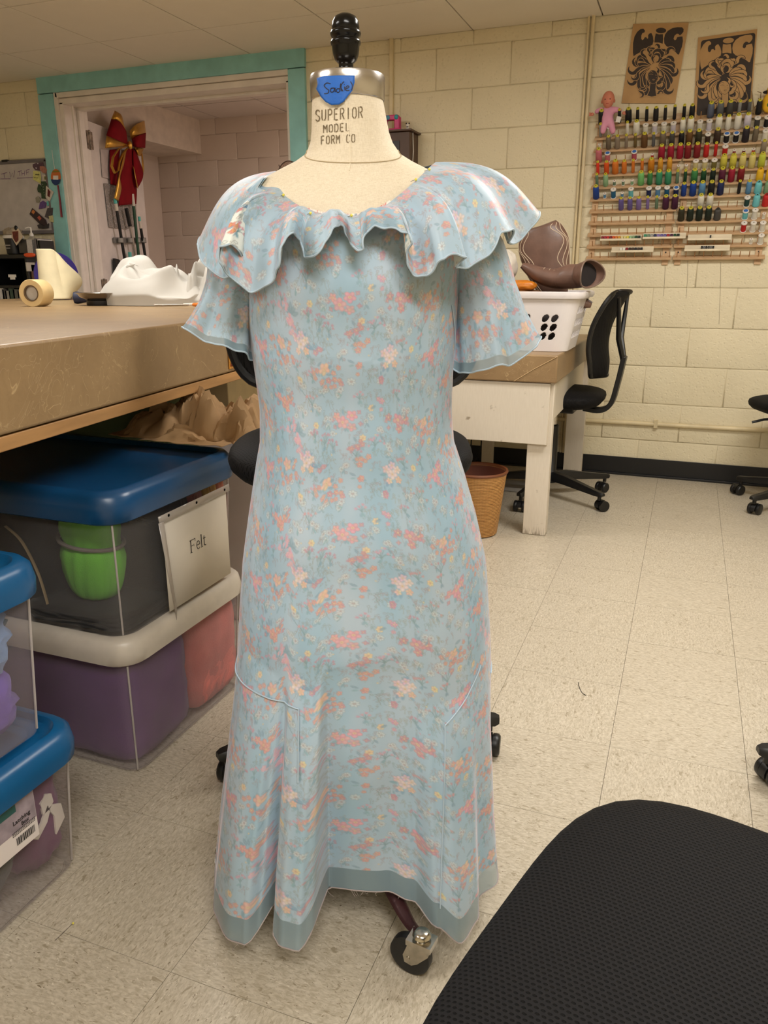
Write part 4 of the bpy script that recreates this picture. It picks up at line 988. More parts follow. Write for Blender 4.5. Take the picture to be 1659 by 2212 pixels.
# contents of b2
fab('folded_fabric', 'flat black felt lining the floor of the clear felt bin', (-1.18, 1.33, .352), (.14, .15, .018), (10, 10, 11), 13, .04, 4, 8)
gb = thing('fabric_bundle', 'bright green felt bundle tied with a grey band inside the clear bin', 'fabric', (-1.175, 1.268, .488))
def gbun(a, b):
    th = 2*PI*a; z = (b-.5)*.235; r = .066*(1-.13*math.exp(-((z-.018)/.02)**2))*(abs(math.cos(PI*(b-.5)))**.22)
    r *= 1+.06*(1-abs(noise.noise(Vector((math.cos(th)*2.4, math.sin(th)*2.4, z*6)))*2.6)); p = Vector((r*1.12*math.cos(th), r*.86*math.sin(th), z)); return p
MB().grid(gbun, 56, 44, closed=True).build('felt', pm('green_felt', (112, 190, 62), .95, bump=.4, bs=400, var=.08), gb, angle=180)
mb = MB(); mb.tube([Vector((.069*1.08*math.cos(R(a)), .069*.84*math.sin(R(a)), .018-.008*math.cos(R(a)))) for a in range(0, 361, 10)], .0045, 8); mb.build('band', pm('grey_elastic', (120, 112, 104), .8), gb)
fab('folded_fabric', 'black fabric at the back of the clear felt bin', (-1.435, 1.395, .460), (.17, .20, .118), (8, 8, 9), 12, .05, 4, 6)
fab('folded_fabric', 'charcoal felt bundle behind the green felt in the clear bin', (-1.145, 1.375, .438), (.105, .038, .09), (26, 26, 28), 14, .05, 5, 4)
for i, (y, col, lab) in enumerate(((1.428, (44, 40, 62), 'dark slate'), (1.458, (176, 92, 96), 'rose'), (1.489, (206, 138, 132), 'pale pink'), (1.520, (222, 172, 66), 'golden yellow'), (1.551, (228, 176, 92), 'amber'), (1.582, (214, 116, 84), 'coral'))):
    fab('folded_fabric', lab+' sheet of felt standing folded behind the Felt sign in the clear bin', (-1.155, y, .470), (.118, .0150, .132), col, 20+i, .03, 4, 7)
mb = MB(); mb.tube(catmull([(-.1, -.0, .08), (-.06, .0, .05), (-.03, .004, -.02), (-.01, 0, -.09)], 8), .004, 6, flat=.3); o = mb.build('ribbon_scrap', pm('tan_ribbon', (150, 128, 96), .7), None); o.location = (-1.24, 1.196, .46); tag(o, 'tan ribbon scrap trailing beside the green felt bundle', 'ribbon')
# Felt sign in a sheet protector taped on the +x face
fs = thing('paper_sign', 'white sheet reading Felt in a clear sleeve taped to the storage bin', 'sign', (BX+.010, 1.43, .452))
def sg(y, z, o=0): return Vector((o, y, z))
mb = MB(); mb.add([sg(-.125, .108), sg(.128, .108), sg(.128, -.108), sg(-.125, -.108)], [(3, 2, 1, 0)]); mb.build('paper', pm('white_paper', (222, 212, 196), .7, var=.02), fs, solid=.0008)
mb = MB(); mb.add([sg(-.140, .118, .003), sg(.140, .122, .003), sg(.14, .104, .004), sg(-.138, .100, .004)], [(3, 2, 1, 0)]); mb.add([sg(-.142, .104, .004), sg(-.126, .104, .006), sg(-.104, -.112, .004), sg(-.107, -.135, .003)], [(3, 2, 1, 0)])
mb.build('plastic_sleeve', mat_bin('sleeve_film', (214, 204, 194), .55), fs, solid=.0006)
for yy in (-.105, .0, .118): mb = MB(); mb.lathe([(.001, 0), (.0035, 0.0)], 12, (.0045, yy, .112), Matrix.Rotation(PI/2, 3, 'Y'), caps=True); mb.build('punched_hole', M_black, fs)
def letters(txt, size, ext=.0003, align='CENTER'):
    cu = bpy.data.curves.new('lettering', 'FONT'); cu.body = txt; cu.size = size; cu.align_x = align; cu.extrude = ext; cu.resolution_u = 3
    ob = bpy.data.objects.new('lettering', cu); me = bpy.data.meshes.new_from_object(ob); bpy.data.objects.remove(ob); return me
def put_text(txt, size, parent, loc, M, mat, sx=1.0, name='lettering'):
    me = letters(txt, size); me.transform(Matrix.Diagonal((sx, 1, 1, 1))); me.materials.clear(); me.materials.append(mat)
    o = bpy.data.objects.new(name, me); COL.objects.link(o); o.parent = parent; o.matrix_local = Matrix.Translation(loc) @ M.to_4x4(); return o
M_ink = pm('black_ink', (30, 26, 24), .7)
MXF = Matrix(((0, 0, 1), (1, 0, 0), (0, 1, 0)))   # text x -> +y, text y -> +z, faces +x
mb = MB()
def seg(y0, z0, y1, z1, wd): mb.bar((0.0012, y0, z0), (0.0012, y1, z1), .0006, wd, up=(0, -(z1-z0), (y1-y0)) if True else (0, 0, 1))
def stroke(pts, wd):
    ribbon(mb, pts, wd, lambda y, z: Vector((.0014, y, z)))
S_ = .030; x0 = -.030
stroke([(x0, 0), (x0, S_)], .0032); stroke([(x0-.004, 0), (x0+.005, 0)], .0014); stroke([(x0-.004, S_-.0007), (x0+.018, S_-.0007)], .0014); stroke([(x0+.0178, S_), (x0+.0178, S_-.007)], .0012); stroke([(x0, S_*.52), (x0+.012, S_*.52)], .0013); stroke([(x0+.012, S_*.62), (x0+.012, S_*.42)], .0011)
stroke([(x0+.0225, .0105), (x0+.035, .0105)]+arc(x0+.029, .0098, .0062, .0098, 6, 180, 8)+arc(x0+.029, .0098, .0062, .0098, 180, 320, 7), .0019)
stroke([(x0+.0425, 0), (x0+.0425, S_+.001)], .0027); stroke([(x0+.0385, 0), (x0+.0465, 0)], .0012); stroke([(x0+.039, S_), (x0+.0425, S_+.001)], .0012)
stroke([(x0+.0535, .025), (x0+.0535, .004)]+arc(x0+.0575, .004, .004, .0035, 180, 300, 5), .0024); stroke([(x0+.0495, .019), (x0+.060, .019)], .0013)
mb.build('lettering', M_ink, fs, smooth=False)
# b4 / b3 contents
fab('folded_fabric', 'pale blue knit fabric in the upper left bin', (-1.135, .79, .490), (.155, .100, .085), (132, 166, 214), 31, .10, 6, 3.4)
fab('folded_fabric', 'purple felt in the lower part of the upper left bin', (-1.13, .77, .375), (.150, .115, .060), (112, 84, 172), 33, .06, 5, 4)
fab('folded_fabric', 'coral fabric edge at the frame side of the upper left bin', (-1.12, .63, .475), (.13, .05, .09), (222, 130, 120), 34, .06, 5, 4)
fab('folded_fabric', 'magenta and plum fabric at the far end of the lowest left bin', (-1.125, .868, .137), (.145, .050, .118), (108, 50, 92), 41, .06, 5, 5)
fab('folded_fabric', 'dark grey-green fabric in the middle of the lowest left bin', (-1.10, .76, .120), (.115, .062, .095), (66, 76, 66), 43, .10, 5, 3.2)
fab('folded_fabric', 'mauve fabric along the bottom of the lowest left bin', (-1.10, .62, .075), (.12, .09, .062), (126, 76, 84), 44, .08, 5, 3.6)
fab('folded_fabric', 'grey-mauve fabric at the near end of the lowest left bin', (-1.13, .60, .175), (.14, .085, .05), (96, 80, 84), 47, .08, 5, 4)
rb = thing('ribbon_bow', 'white ribbon bow showing through the side of the lowest left bin', 'ribbon', (-.9765, .872, .146)); mb = MB()
for pts in ([(0, .012), (-.018, -.012), (-.040, -.030), (-.030, -.038), (-.006, -.020), (.004, -.002)], [(0, .004), (.012, -.02), (.010, -.058), (.034, -.038), (.030, -.006), (.010, .006)], [(-.012, .0), (-.014, .024), (-.002, .036), (.012, .028), (.014, .010), (.004, .002)]):
    n = len(pts); mb.add([Vector((.0, y, z)) for y, z in pts]+[Vector((-.004, y, z)) for y, z in pts], [tuple(range(n)), tuple(range(n, 2*n))[::-1]]+[(i, (i+1) % n, n+(i+1) % n, n+i) for i in range(n)])
mb.build('ribbon', pm('white_ribbon', (226, 216, 206), .7), rb, smooth=False)
lb = thing('bin_label', 'white and grey printed barcode label on the lowest left bin', 'label', (-.9515, .765, .190))
def lq(y0, z0, y1, z1, o): return [Vector((o, y0, z0)), Vector((o, y1, z0)), Vector((o, y1, z1)), Vector((o, y0, z1))]
MB().box((0, 0, .0), (.0008, .118, .098)).build('paper', pm('label_white', (224, 214, 210), .5, var=.02), lb, bevel=.0003)
MB().box((.0006, 0, .018), (.0006, .116, .058)).build('grey_band', pm('label_grey', (156, 142, 150), .5, var=.15, vs=40), lb)
mb = MB(); mb.add(lq(-.058, .026, .020, .040, .0011), [(0, 1, 2, 3)]); mb.build('green_stripe', pm('label_green', (42, 88, 84), .5), lb)
mb = MB(); y = .012
for k in range(15):
    wv = rnd.choice((.0008, .0014, .0022)); mb.add(lq(y, -.036, y+wv, -.022, .0012), [(0, 1, 2, 3)]); y += wv+rnd.choice((.0008, .0014))
for r_ in range(3):
    for k in range(14): mb.add(lq(.006+.0035*k, -.016+.003*r_, .0085+.0035*k, -.0145+.003*r_, .0012), [(0, 1, 2, 3)])
mb.build('barcode', M_ink, lb, smooth=False)
put_text('Latching', .011, lb, Vector((.0013, .028, .004)), MXF, M_ink); put_text('Box', .010, lb, Vector((.0013, .034, -.006)), MXF, M_ink)
# dark green bolt and crumpled kraft paper on top of the bins
def bolt(a, b):
    th = 2*PI*a; k = min(1, (min(b, 1-b)*14))**.5; r = (.125+.004*math.sin(th*3+b*5))*k
    return Vector(((b-.5)*.95, r*1.5*math.cos(th), r*math.sin(th)))
o = MB().grid(bolt, 40, 40, closed=True).build('fabric_bolt', pm('dark_green_cloth', (78, 92, 64), .85, bump=.3, bs=300), None, angle=180); o.location = (-1.78, 1.86, .615); o.rotation_euler = (0, R(-4), R(-7)); tag(o, 'bolt of dark green cloth lying behind the blue lid under the table', 'fabric bolt')
M_crum = pm('tan_pattern_paper', (164, 130, 90), .8, bump=.15, bs=60)
cp = thing('crumpled_paper', 'crumpled tan pattern paper piled on the dark blue bin lid', 'paper', (-1.20, 1.66, .665))
for s_ in range(6):
    ox, oy, sx, sy, A, sd = [(-.0, .02, .13, .11, .13, 1), (.04, .03, .11, .10, .17, 2), (.14, .04, .09, .09, .15, 3), (-.05, .0, .12, .08, .07, 4), (.07, -.05, .12, .06, .06, 5), (.17, .02, .08, .08, .12, 6)][s_]
    rr = random.Random(sd*5); pk = [(rr.uniform(.2, .8), rr.uniform(.25, .75), rr.uniform(.6, 1)) for _ in range(5)]
    def cf(a, b):
        h = max(q[2]*max(0, 1-math.hypot((a-q[0])*3.2, (b-q[1])*2.4)) for q in pk); h += .34*(1-abs(noise.noise(Vector((a*4+sd, b*4, sd)))*3))*.5+.12*(1-abs(noise.noise(Vector((a*9+sd, b*9, sd)))*3)); h *= min(1, 6*min(a, 1-a, b, 1-b)+.15)
        return Vector((ox+(a-.5)*2*sx, oy+(b-.5)*2*sy+.02*noise.noise(Vector((a*5, b*5, sd))), max(.004, A*h*.72)))
    MB().grid(cf, 26, 20).build('paper', M_crum, cp, solid=.001, angle=32)
# ================================================================== OFFICE CHAIRS
def mat_mesh(name, base=(20, 20, 21)):
    t = NT(name); v = t.coord('Object'); x, y, z = t.sep(v)
    P1 = .0046; row = t.math('DIVIDE', y, P1); ri = t.math('FLOOR', row); rf = t.math('SUBTRACT', row, ri)
    cxn = t.math('ADD', t.math('DIVIDE', x, .0056), t.math('MULTIPLY', t.math('MODULO', ri, 2), .5)); cf = t.math('FRACT', t.math('ADD', cxn, 100))
    d = t.math('SQRT', t.math('ADD', t.math('POWER', t.math('MULTIPLY', t.math('SUBTRACT', cf, .5), 1.1), 2), t.math('POWER', t.math('MULTIPLY', t.math('SUBTRACT', rf, .5), 1.5), 2)))
    hole = t.mr(d, .26, .40); ridge = t.math('SINE', t.math('MULTIPLY', rf, PI))
    c = t.mix(hole, lin((4, 4, 4)), lin(base)); f, _ = t.noise(v, 400, 2); h = t.math('ADD', t.math('MULTIPLY', hole, 1.0), t.math('ADD', t.math('MULTIPLY', ridge, .0), t.math('MULTIPLY', f, .2)))
    return t.done(t.bsdf(c, .7, 0, t.bump(h, .8, .0012), Specular_IOR_Level=.15))
M_mesh = mat_mesh('black_seat_mesh', (24, 23, 24))
def caster_at(parent, d, cx, ra, s=1.0):
    mb = MB(); p0 = d*cx; mb.cyl(p0+Vector((0, 0, .052*s)), p0+Vector((0, 0, .082*s)), .009, n=12)
    wd = Vector((math.cos(ra), math.sin(ra), 0)); ax = Vector((-wd.y, wd.x, 0)); wc = p0-wd*.016+Vector((0, 0, .026*s)); M3 = Matrix((wd, Vector((0, 0, 1)), ax)).transposed()
    hood = []
    for k in range(9):
        a = R(-20+200*k/8); hood.append([wc+wd*math.cos(a)*.027+Vector((0, 0, math.sin(a)*.027))+ax*q for q in (-.010, .010)]+[wc+wd*math.cos(a)*.018+Vector((0, 0, math.sin(a)*.018))+ax*q for q in (.010, -.010)])
    mb.rings(hood); c = mb.build('caster', M_black, parent)
    for s_ in (-1, 1):
        m = MB(); m.lathe([(.004, -.009), (.021, -.0095), (.025, -.006), (.026, 0), (.0255, .007), (.02, .0085), (.004, .0085)], 24, wc+ax*s_*.019, M3); m.build('wheel', M_black, c)
def make_chair(label, x, y, rz, sz, base_rot, sw=.50, sd=.48, back=True, lever=True, crz=0.6, group=None, e=3.2, thick=.055, bwid=None):
    t = thing('office_chair', label, 'chair', (x, y, 0), rz, group)
    def dome(rad, z0, k):
        n = 64; out = []
        for i in range(n):
            a = 2*PI*i/n; c, s = math.cos(a), math.sin(a); r = (abs(c)**e+abs(s)**e)**(-1/e); out.append(Vector((sw/2*rad*r*c, sd/2*rad*r*s, z0-.030*(max(0, -s*rad))**3-.0*k)))
        return out
    prof = [(.80, -thick-.012), (.93, -thick), (.985, -thick*.72), (1.0, -thick*.45), (.985, -thick*.2), (.955, -.006), (.90, .000), (.8, .006), (.6, .012), (.35, .015), (.12, .016), (.02, .016)]
    mb = MB(); mb.rings([dome(r_, sz+z_, 0) for r_, z_ in prof]); mb.build('seat', M_mesh, t, angle=180)
    MB().box((0, 0, sz-thick-.02), (.26, .22, .035)).build('seat_plate', M_black, t, bevel=.006)
    mb = MB(); mb.cyl((0, 0, .20), (0, 0, sz-thick-.02), .014, n=16); mb.build('gas_lift', M_steel, t)
    mb = MB(); mb.lathe([(.030, .075), (.034, .09), (.030, .13), (.026, .135), (.025, min(sz-.16, .36)), (.02, min(sz-.155, .365))], 24); mb.build('column', M_black, t)
    for k in range(5):
        a = base_rot-rz+k*2*PI/5; d = Vector((math.cos(a), math.sin(a), 0))
        mb = MB(); pr_ = Vector((-d.y, d.x, 0)); rs = []
        for f, w_, zc, hh in ((.02, .026, .110, .022), (.10, .024, .106, .020), (.22, .020, .092, .015), (.29, .019, .084, .012), (.325, .017, .082, .010), (.335, .010, .082, .007)):
            rs.append([d*f+pr_*w_*p+Vector((0, 0, zc+hh*q)) for p, q in ((-1, -1), (1, -1), (1, .2), (.6, 1), (-.6, 1), (-1, .2))])
        mb.rings(rs); arm = mb.build('base_arm', M_black, t, angle=35); caster_at(arm, d, .312, a+crz*(k*1.7-1.0)+PI*.3)
    if lever:
        mb = MB(); mb.tube([Vector((.10, -.02, sz-thick-.03)), Vector((.22, -.05, sz-thick-.045)), Vector((.27, -.06, sz-thick-.06))], .006, 8); mb.build('lever', M_black, t)
    if back:
        bz = sz-.02
        mb = MB(); sp = catmull([(0, sd*.30, bz-.06), (0, sd*.47, bz-.065), (0, sd*.57, bz-.03), (0, sd*.62, bz+.07), (0, sd*.66, bz+.19)], 6)
        rs = []
        for i, p in enumerate(sp):
            dr = (sp[min(i+1, len(sp)-1)]-sp[max(i-1, 0)]).normalized(); nn = Vector((0, -dr.z, dr.y)); rs.append([p+Vector((sx*.035, 0, 0))+nn*q*.011 for sx, q in ((-1, -1), (1, -1), (1, 1), (-1, 1))])
        mb.rings(rs); mb.build('back_bar', M_black, t, angle=35, bevel=.003)
        prf = catmull([(0, sd*.50, bz+.10), (0, sd*.50, bz+.16), (0, sd*.475, bz+.24), (0, sd*.50, bz+.33), (0, sd*.585, bz+.42), (0, sd*.66, bz+.475)], 6); npf = len(prf)-1
        def bk(a, b):
            f = b*npf; i = min(int(f), npf-1); p = prf[i].lerp(prf[i+1], f-i); h = (bwid or sw*.46)*(abs(1-abs(2*b-1)**3.2)**.35*.65+.35) if True else 0
            u = (a-.5)*2; return Vector((u*h, p.y-.05*u*u, p.z))
        MB().grid(bk, 28, 28).build('backrest', M_mesh, t, angle=180, solid=.012)
        mb = MB(); edge = [bk(0, j/24) for j in range(25)]+[bk(i/20, 1) for i in range(1, 21)]+[bk(1, 1-j/24) for j in range(1, 25)]+[bk(1-i/20, 0) for i in range(1, 20)]
        mb.tube(edge+[edge[0]], .011, 8); mb.build('back_frame', M_black, t)
        for s_ in (-1, 1):
            mb = MB(); mb.tube([Vector((s_*.02, sd*.655, bz+.17)), Vector((s_*.05, sd*.60, bz+.27)), Vector((s_*.12, sd*.60, bz+.38)), Vector((s_*sw*.36, sd*.60, bz+.455))], [.012, .012, .010, .008], 8); mb.build('back_strut', M_black, t)
    return t
make_chair('large black mesh chair seat filling the lower right corner', .097, .517, -.2525, .512, R(20), .432, .530, back=False, lever=False, e=3.9, thick=.06)
make_chair('black office chair directly behind the dress', -.635, 1.465, YAW, .735, R(-128), .50, .40, True, False, crz=.2, bwid=.275)
make_chair('black office chair tucked under the small kraft-topped table', -.565, 3.79, R(-92), .535, R(38), .46, .46)
make_chair('black office chair at the right edge against the block wall', .60, 4.02, R(200), .515, R(-138), .56, .50, back=False)
make_chair('black office chair near the right edge of which only a caster is in view', .56, 1.72, R(160), .50, R(-166), .46, .44)
# ================================================================== RIGHT TABLE
rt = thing('work_table', 'white-painted wooden table with a brown kraft paper top against the wall', 'table', (0, 0, 0))
RX1 = -.466; RX0 = -1.7; RY0 = 3.12; RY1 = 4.34; RZ = .76
def mat_whitewood():
    t = NT('scuffed_white_wood'); v = t.coord('Object'); f, _ = t.noise(v, 14, 4, .6); g, _ = t.noise(t.coord('Object', (8, 8, 1)), 22, 3)
    x, y, z = t.sep(v); low = t.math('MULTIPLY', t.mr(z, .04, .0), t.mr(g, .45, .6)); c = t.mix(t.mr(f, .66, .72), lin((216, 206, 190)), lin((150, 136, 116)))
    c = t.mix(t.mr(g, .3, .7, 0, .25), c, lin((196, 184, 166))); c = t.mix(low, c, lin((120, 104, 84))); return t.done(t.bsdf(c, .45, 0, t.bump(g, .15, .001)))
M_ww = mat_whitewood()
MB().box(((RX0+RX1)/2, (RY0+RY1)/2-.0, RZ-.055), (RX1-RX0, RY1-RY0, .11)).build('tabletop', M_kraft, rt, bevel=.006, seg=3)
mb = MB(); mb.tube([(RX1-.17, RY0-.0015, RZ-.108), (RX1-.09, RY0-.002, RZ-.055), (RX1-.002, RY0-.002, RZ-.004)], .0012, 5); mb.build('paper_fold', pm('kraft_fold_edge', (196, 164, 116), .5), rt)
MB().box(((RX0+RX1)/2-.02, RY0+.022, RZ-.11-.128), (RX1-RX0-.01, .022, .25)).build('apron', M_ww, rt, bevel=.002)
MB().box((RX1-.04, (RY0+RY1)/2, RZ-.11-.09), (.02, RY1-RY0-.1, .17)).build('apron', M_ww, rt, bevel=.002)
for (x, y, w_) in ((-.525, RY0+.055, .098), (-.52, RY1-.06, .098), (-.98, RY1-.16, .06), (RX0+.1, RY0+.06, .098), (RX0+.1, RY1-.06, .098)):
    MB().box((x, y, (RZ-.11)/2), (w_, .045, RZ-.112)).build('leg', M_ww, rt, bevel=.002)
# wicker wastebasket
wb_ = thing('wastebasket', 'round woven wicker wastebasket beside the white table leg', 'basket', (-.765, 3.10, 0))
def mat_wicker():
    t = NT('woven_wicker'); v = t.coord('Object'); x, y, z = t.sep(v); an = t.math('ARCTAN2', y, x)
    row = t.math('MULTIPLY', z, 150.0); col_ = t.math('MULTIPLY', an, 9.0)
    s1 = t.math('SINE', t.math('ADD', t.math('MULTIPLY', row, 3.1416), t.math('MULTIPLY', t.math('FLOOR', col_), 3.1416))); s2 = t.math('SINE', t.math('MULTIPLY', row, 6.283))
    f, _ = t.noise(t.coord('Object', (1, 1, 9)), 40, 3); ce = t.math('ABSOLUTE', t.math('SUBTRACT', t.math('FRACT', t.math('ADD', col_, 50)), .5))
    c = t.mix(t.mr(f, .3, .7), lin((178, 126, 66)), lin((206, 156, 92))); c = t.mix(t.math('MULTIPLY', t.mr(s2, .2, -1), .45), c, lin((120, 78, 36))); c = t.mix(t.math('MULTIPLY', t.mr(ce, .44, .5), .5), c, lin((126, 84, 42)))
    return t.done(t.bsdf(c, .5, 0, t.bump(t.math('ADD', s2, t.math('MULTIPLY', s1, .6)), .5, .002)))
MB().lathe([(.002, .004), (.088, .004), (.090, .008), (.121, .272), (.123, .278), (.119, .278), (.086, .014), (.002, .012)], 48).build('body', mat_wicker(), wb_)
MB().lathe([(.116, .272), (.124, .270), (.127, .276), (.124, .283), (.117, .281)], 48).build('rim', pm('dark_reed', (112, 62, 32), .5), wb_)
MB().lathe([(.002, .016), (.085, .016), (.1165, .27), (.1155, .27), (.084, .018), (.002, .018)], 40).build('liner', pm('red_brown_liner', (92, 44, 26), .6), wb_)
# cables under the table and a paper stack
for i, (x, y, s_) in enumerate(((-1.10, 4.30, .03), (-1.05, 4.28, -.04))):
    mb = MB(); mb.tube(catmull([(x, y, .62), (x+s_*.3, y, .35), (x-s_*.2, y-.01, .12), (x+s_, y-.08, .012), (x+s_*3, y-.2, .008)], 8), .004, 6)
    o = mb.build('cable', M_black); tag(o, ['left black cable hanging under the white table', 'right black cable hanging under the white table'][i], 'cable')
o = MB().box((-.74, 3.88, .012), (.2, .16, .02)).build('paper_stack', pm('grey_white_paper', (150, 146, 142), .7), None, bevel=.002); tag(o, 'small stack of grey-white papers on the floor under the table', 'paper')
# ---------------------------------------------------------------- laundry basket
def laundry(label, x, y, z, rz, W_=.56, D_=.40, Hh=.235):
    t = thing('laundry_basket', label, 'basket', (x, y, z), rz)
    n = 560; m = 110; hol = []
    per = 2*(W_+D_)
    def pt(i, f, o=0):
        k = .84+.16*f; return rr_[i]*1.0 if False else Vector((base[i].x*k+0, base[i].y*k+0, f*Hh))
    raw = rrect(W_, D_, .07, 0, n=10)
    # resample evenly
    L_ = [0]; 
    for i in range(len(raw)): L_.append(L_[-1]+(raw[(i+1) % len(raw)]-raw[i]).length)
    base = []
    for k in range(n):
        s = L_[-1]*k/n; i = max(j for j in range(len(raw)) if L_[j] <= s+1e-9); f = (s-L_[i])/max(1e-9, (L_[i+1]-L_[i])); base.append(raw[i].lerp(raw[(i+1) % len(raw)], f))
    vs = [pt(i, j/m) for j in range(m+1) for i in range(n)]; fs = []
    for j in range(m):
        for i in range(n):
            p = (base[i]+base[(i+1) % n])/2; zc = (j+.5)/m*Hh; nx = abs(p.y) > D_/2-.002; cyc = p.x if nx else p.y; L2 = (W_ if nx else D_)/2-.05
            hole = False
            if abs(cyc) < L2+.012:
                for rowz in ((.062, .098, .134) if nx else (.065, .115, .165)):
                    q = cyc/.040; qc = round(q); sk = (zc-rowz)*.28
                    if abs(qc*.040) <= L2 and not (nx and rowz > .07 and abs(qc*.040) < .02) and (nx and (abs(qc) in (1, 2, 4, 5)) or not nx):
                        if ((cyc-qc*.040-sk)/.0145)**2+((zc-rowz)/.0155)**2 < 1: hole = True
            if not hole: fs.append((j*n+i, j*n+(i+1) % n, (j+1)*n+(i+1) % n, (j+1)*n+i))
    M_wp = pm('white_glossy_plastic', (226, 220, 220), .3, var=.02)
    mb = MB(); mb.add(vs, fs); mb.build('body', M_wp, t, solid=.0025, angle=60)
    mb = MB(); mb.add([Vector((p.x*.84, p.y*.84, .002)) for p in base[::12]], [tuple(range(len(base[::12])))]); mb.build('bottom', M_wp, t, solid=.003)
    mb = MB(); rs = [[Vector((p.x*k+0, p.y*k+0, zz)) for p in base[::8]] for k, zz in ((1.0, Hh-.012), (1.045, Hh-.014), (1.065, Hh-.002), (1.06, Hh+.010), (1.03, Hh+.013), (.995, Hh+.008), (.99, Hh-.004))]
    mb.rings(rs, caps=False, loop=True); mb.build('rim', M_wp, t)
    return t
laundry('white plastic laundry basket with oval holes holding cowboy boots on the kraft-topped table', -.695, 3.44, RZ+.001, 0, .56, .42, .225)
laundry('white slotted laundry basket on the floor between the bins and the dress', -1.36, 2.12, .0, R(8), .52, .40, .50)
# ---------------------------------------------------------------- boots
M_leather = pm('brown_boot_leather', (112, 84, 72), .42, bump=.3, bs=70, bd=.002, var=.12, vs=18)
M_stitch = pm('cream_stitching', (206, 186, 160), .7); M_dark = pm('dark_lining', (24, 16, 16), .8)
def boot(label, foot, shaft, up=(0, 0, 1), rf=.042, open_at_end=True, scallop=.02, sides=None):
    """foot/shaft: centre-line points from toe to heel and heel to shaft top with radii (x half width, z half height)"""
    t = thing('cowboy_boot', label, 'boot', foot[0][0], 0, 'pair of brown cowboy boots'); o0 = Vector(foot[0][0])
    def loft(path, nm, mat, caps=True, sc=0, sol=0):
        rs = []; pts = [Vector(p[0])-o0 for p in path]; pp = catmull(pts, 5); ra = catmull([(p[1], p[2], 0) for p in path], 5)
        for i, p in enumerate(pp):
            d = (pp[min(i+1, len(pp)-1)]-pp[max(i-1, 0)]).normalized(); u = Vector(sides or (0, 1, 0)); u = (u-d*u.dot(d)).normalized(); v = d.cross(u)
            ring = []
            for k in range(28):
                a = 2*PI*k/28; e_ = sc*math.cos(2*a)*(i/(len(pp)-1))**6
                ring.append(p+u*math.cos(a)*ra[i].x+v*math.sin(a)*ra[i].y+d*e_)
            rs.append(ring)
        mb = MB(); mb.rings(rs, caps=caps); ob = mb.build(nm, mat, t, angle=180, solid=sol); return rs, ob
    r1, _ = loft(foot, 'foot', M_leather); r2, _ = loft(shaft, 'shaft', M_leather, False, scallop, .003)
    mb = MB(); mb.tube(r2[-1]+[r2[-1][0]], .0035, 6); mb.build('top_piping', pm('boot_piping', (120, 98, 84), .5), t)
    k = len(r2)*2//3; mb = MB(); mb.add([q*.98+(sum(r2[k], Vector())/28)*.02 for q in r2[k]], [tuple(range(28))]); mb.build('lining', M_dark, t, smooth=False)
    sole = MB(); sole.tube([q[21]*1.0 for q in r1], .006, 6); sole.build('sole_welt', pm('boot_sole', (70, 48, 36), .5), t)
    return t, r1, r2
def stitches(t, r2, cols, nm='stitching'):
    mb = MB(); N_ = len(r2)
    for c0, ph, am in cols:
        pts = []
        for j in range(24):
            f = .12+.78*j/23; i = f*(N_-1); i0 = int(i); k = (c0+am*math.sin(j*.55+ph)) % 28; k0 = int(k); fr = k-k0
            a = r2[i0][k0].lerp(r2[i0][(k0+1) % 28], fr); b = r2[min(i0+1, N_-1)][k0].lerp(r2[min(i0+1, N_-1)][(k0+1) % 28], fr); p = a.lerp(b, i-i0)
            cen = sum(r2[i0], Vector())/28; pts.append(p+(p-cen).normalized()*.0018)
        mb.tube(pts, .0016, 5)
    mb.build(nm, M_stitch, t)
# lying boot: toe at left, opening to the right
yb_ = 3.36
def bp(px, py, y): v = atY(px, py, y); return (v.x, v.y, v.z)
t_, r1, r2 = boot('brown cowboy boot lying toe left, its open shaft hanging over the basket rim',
  [(bp(1128, 572, yb_), .008, .008), (bp(1140, 578, yb_), .024, .018), (bp(1165, 592, yb_), .038, .030), (bp(1195, 600, yb_), .040, .036), (bp(1222, 598, yb_), .040, .042), (bp(1248, 596, yb_), .036, .036)],
  [(bp(1200, 604, yb_), .036, .030), (bp(1225, 598, yb_), .045, .046), (bp(1250, 596, yb_), .055, .046), (bp(1268, 592, yb_-.02), .068, .050), (bp(1276, 592, yb_-.03), .074, .054)], scallop=.012)
mb = MB()
for k in range(4): mb.tube([r1[11+2*k][kk]*1.02 for kk in (2, 4, 6, 8, 10)], .0012, 5)
mb.build('stitching', M_stitch, t_)
# standing boot: broad shaft top leaning left
t_, r1, r2 = boot('brown cowboy boot standing behind with cream stitched scalloped shaft',
  [(bp(1277, 660, 3.5), .01, .01), (bp(1257, 655, 3.5), .03, .022), (bp(1227, 650, 3.5), .038, .03), (bp(1202, 648, 3.5), .038, .036)],
  [(bp(1199, 650, 3.5), .040, .050), (bp(1192, 610, 3.5), .046, .074), (bp(1182, 570, 3.5), .050, .096), (bp(1174, 530, 3.5), .054, .106), (bp(1168, 500, 3.5), .050, .090), (bp(1166, 490, 3.5), .044, .070)], scallop=-.004)
stitches(t_, r2, [(4.5, 0, 1.0), (5.6, .6, .9), (6.4, 1.2, .8), (9.0, 2.0, .9), (10.0, 2.6, .9), (11.0, 3.0, .8), (7.6, 0, .15), (17.5, 0, 1.0), (18.6, .6, .9), (19.6, 1.2, .8), (22.6, 2.0, .9), (23.6, 2.6, .9), (24.6, 3.0, .8), (21, 0, .15)])
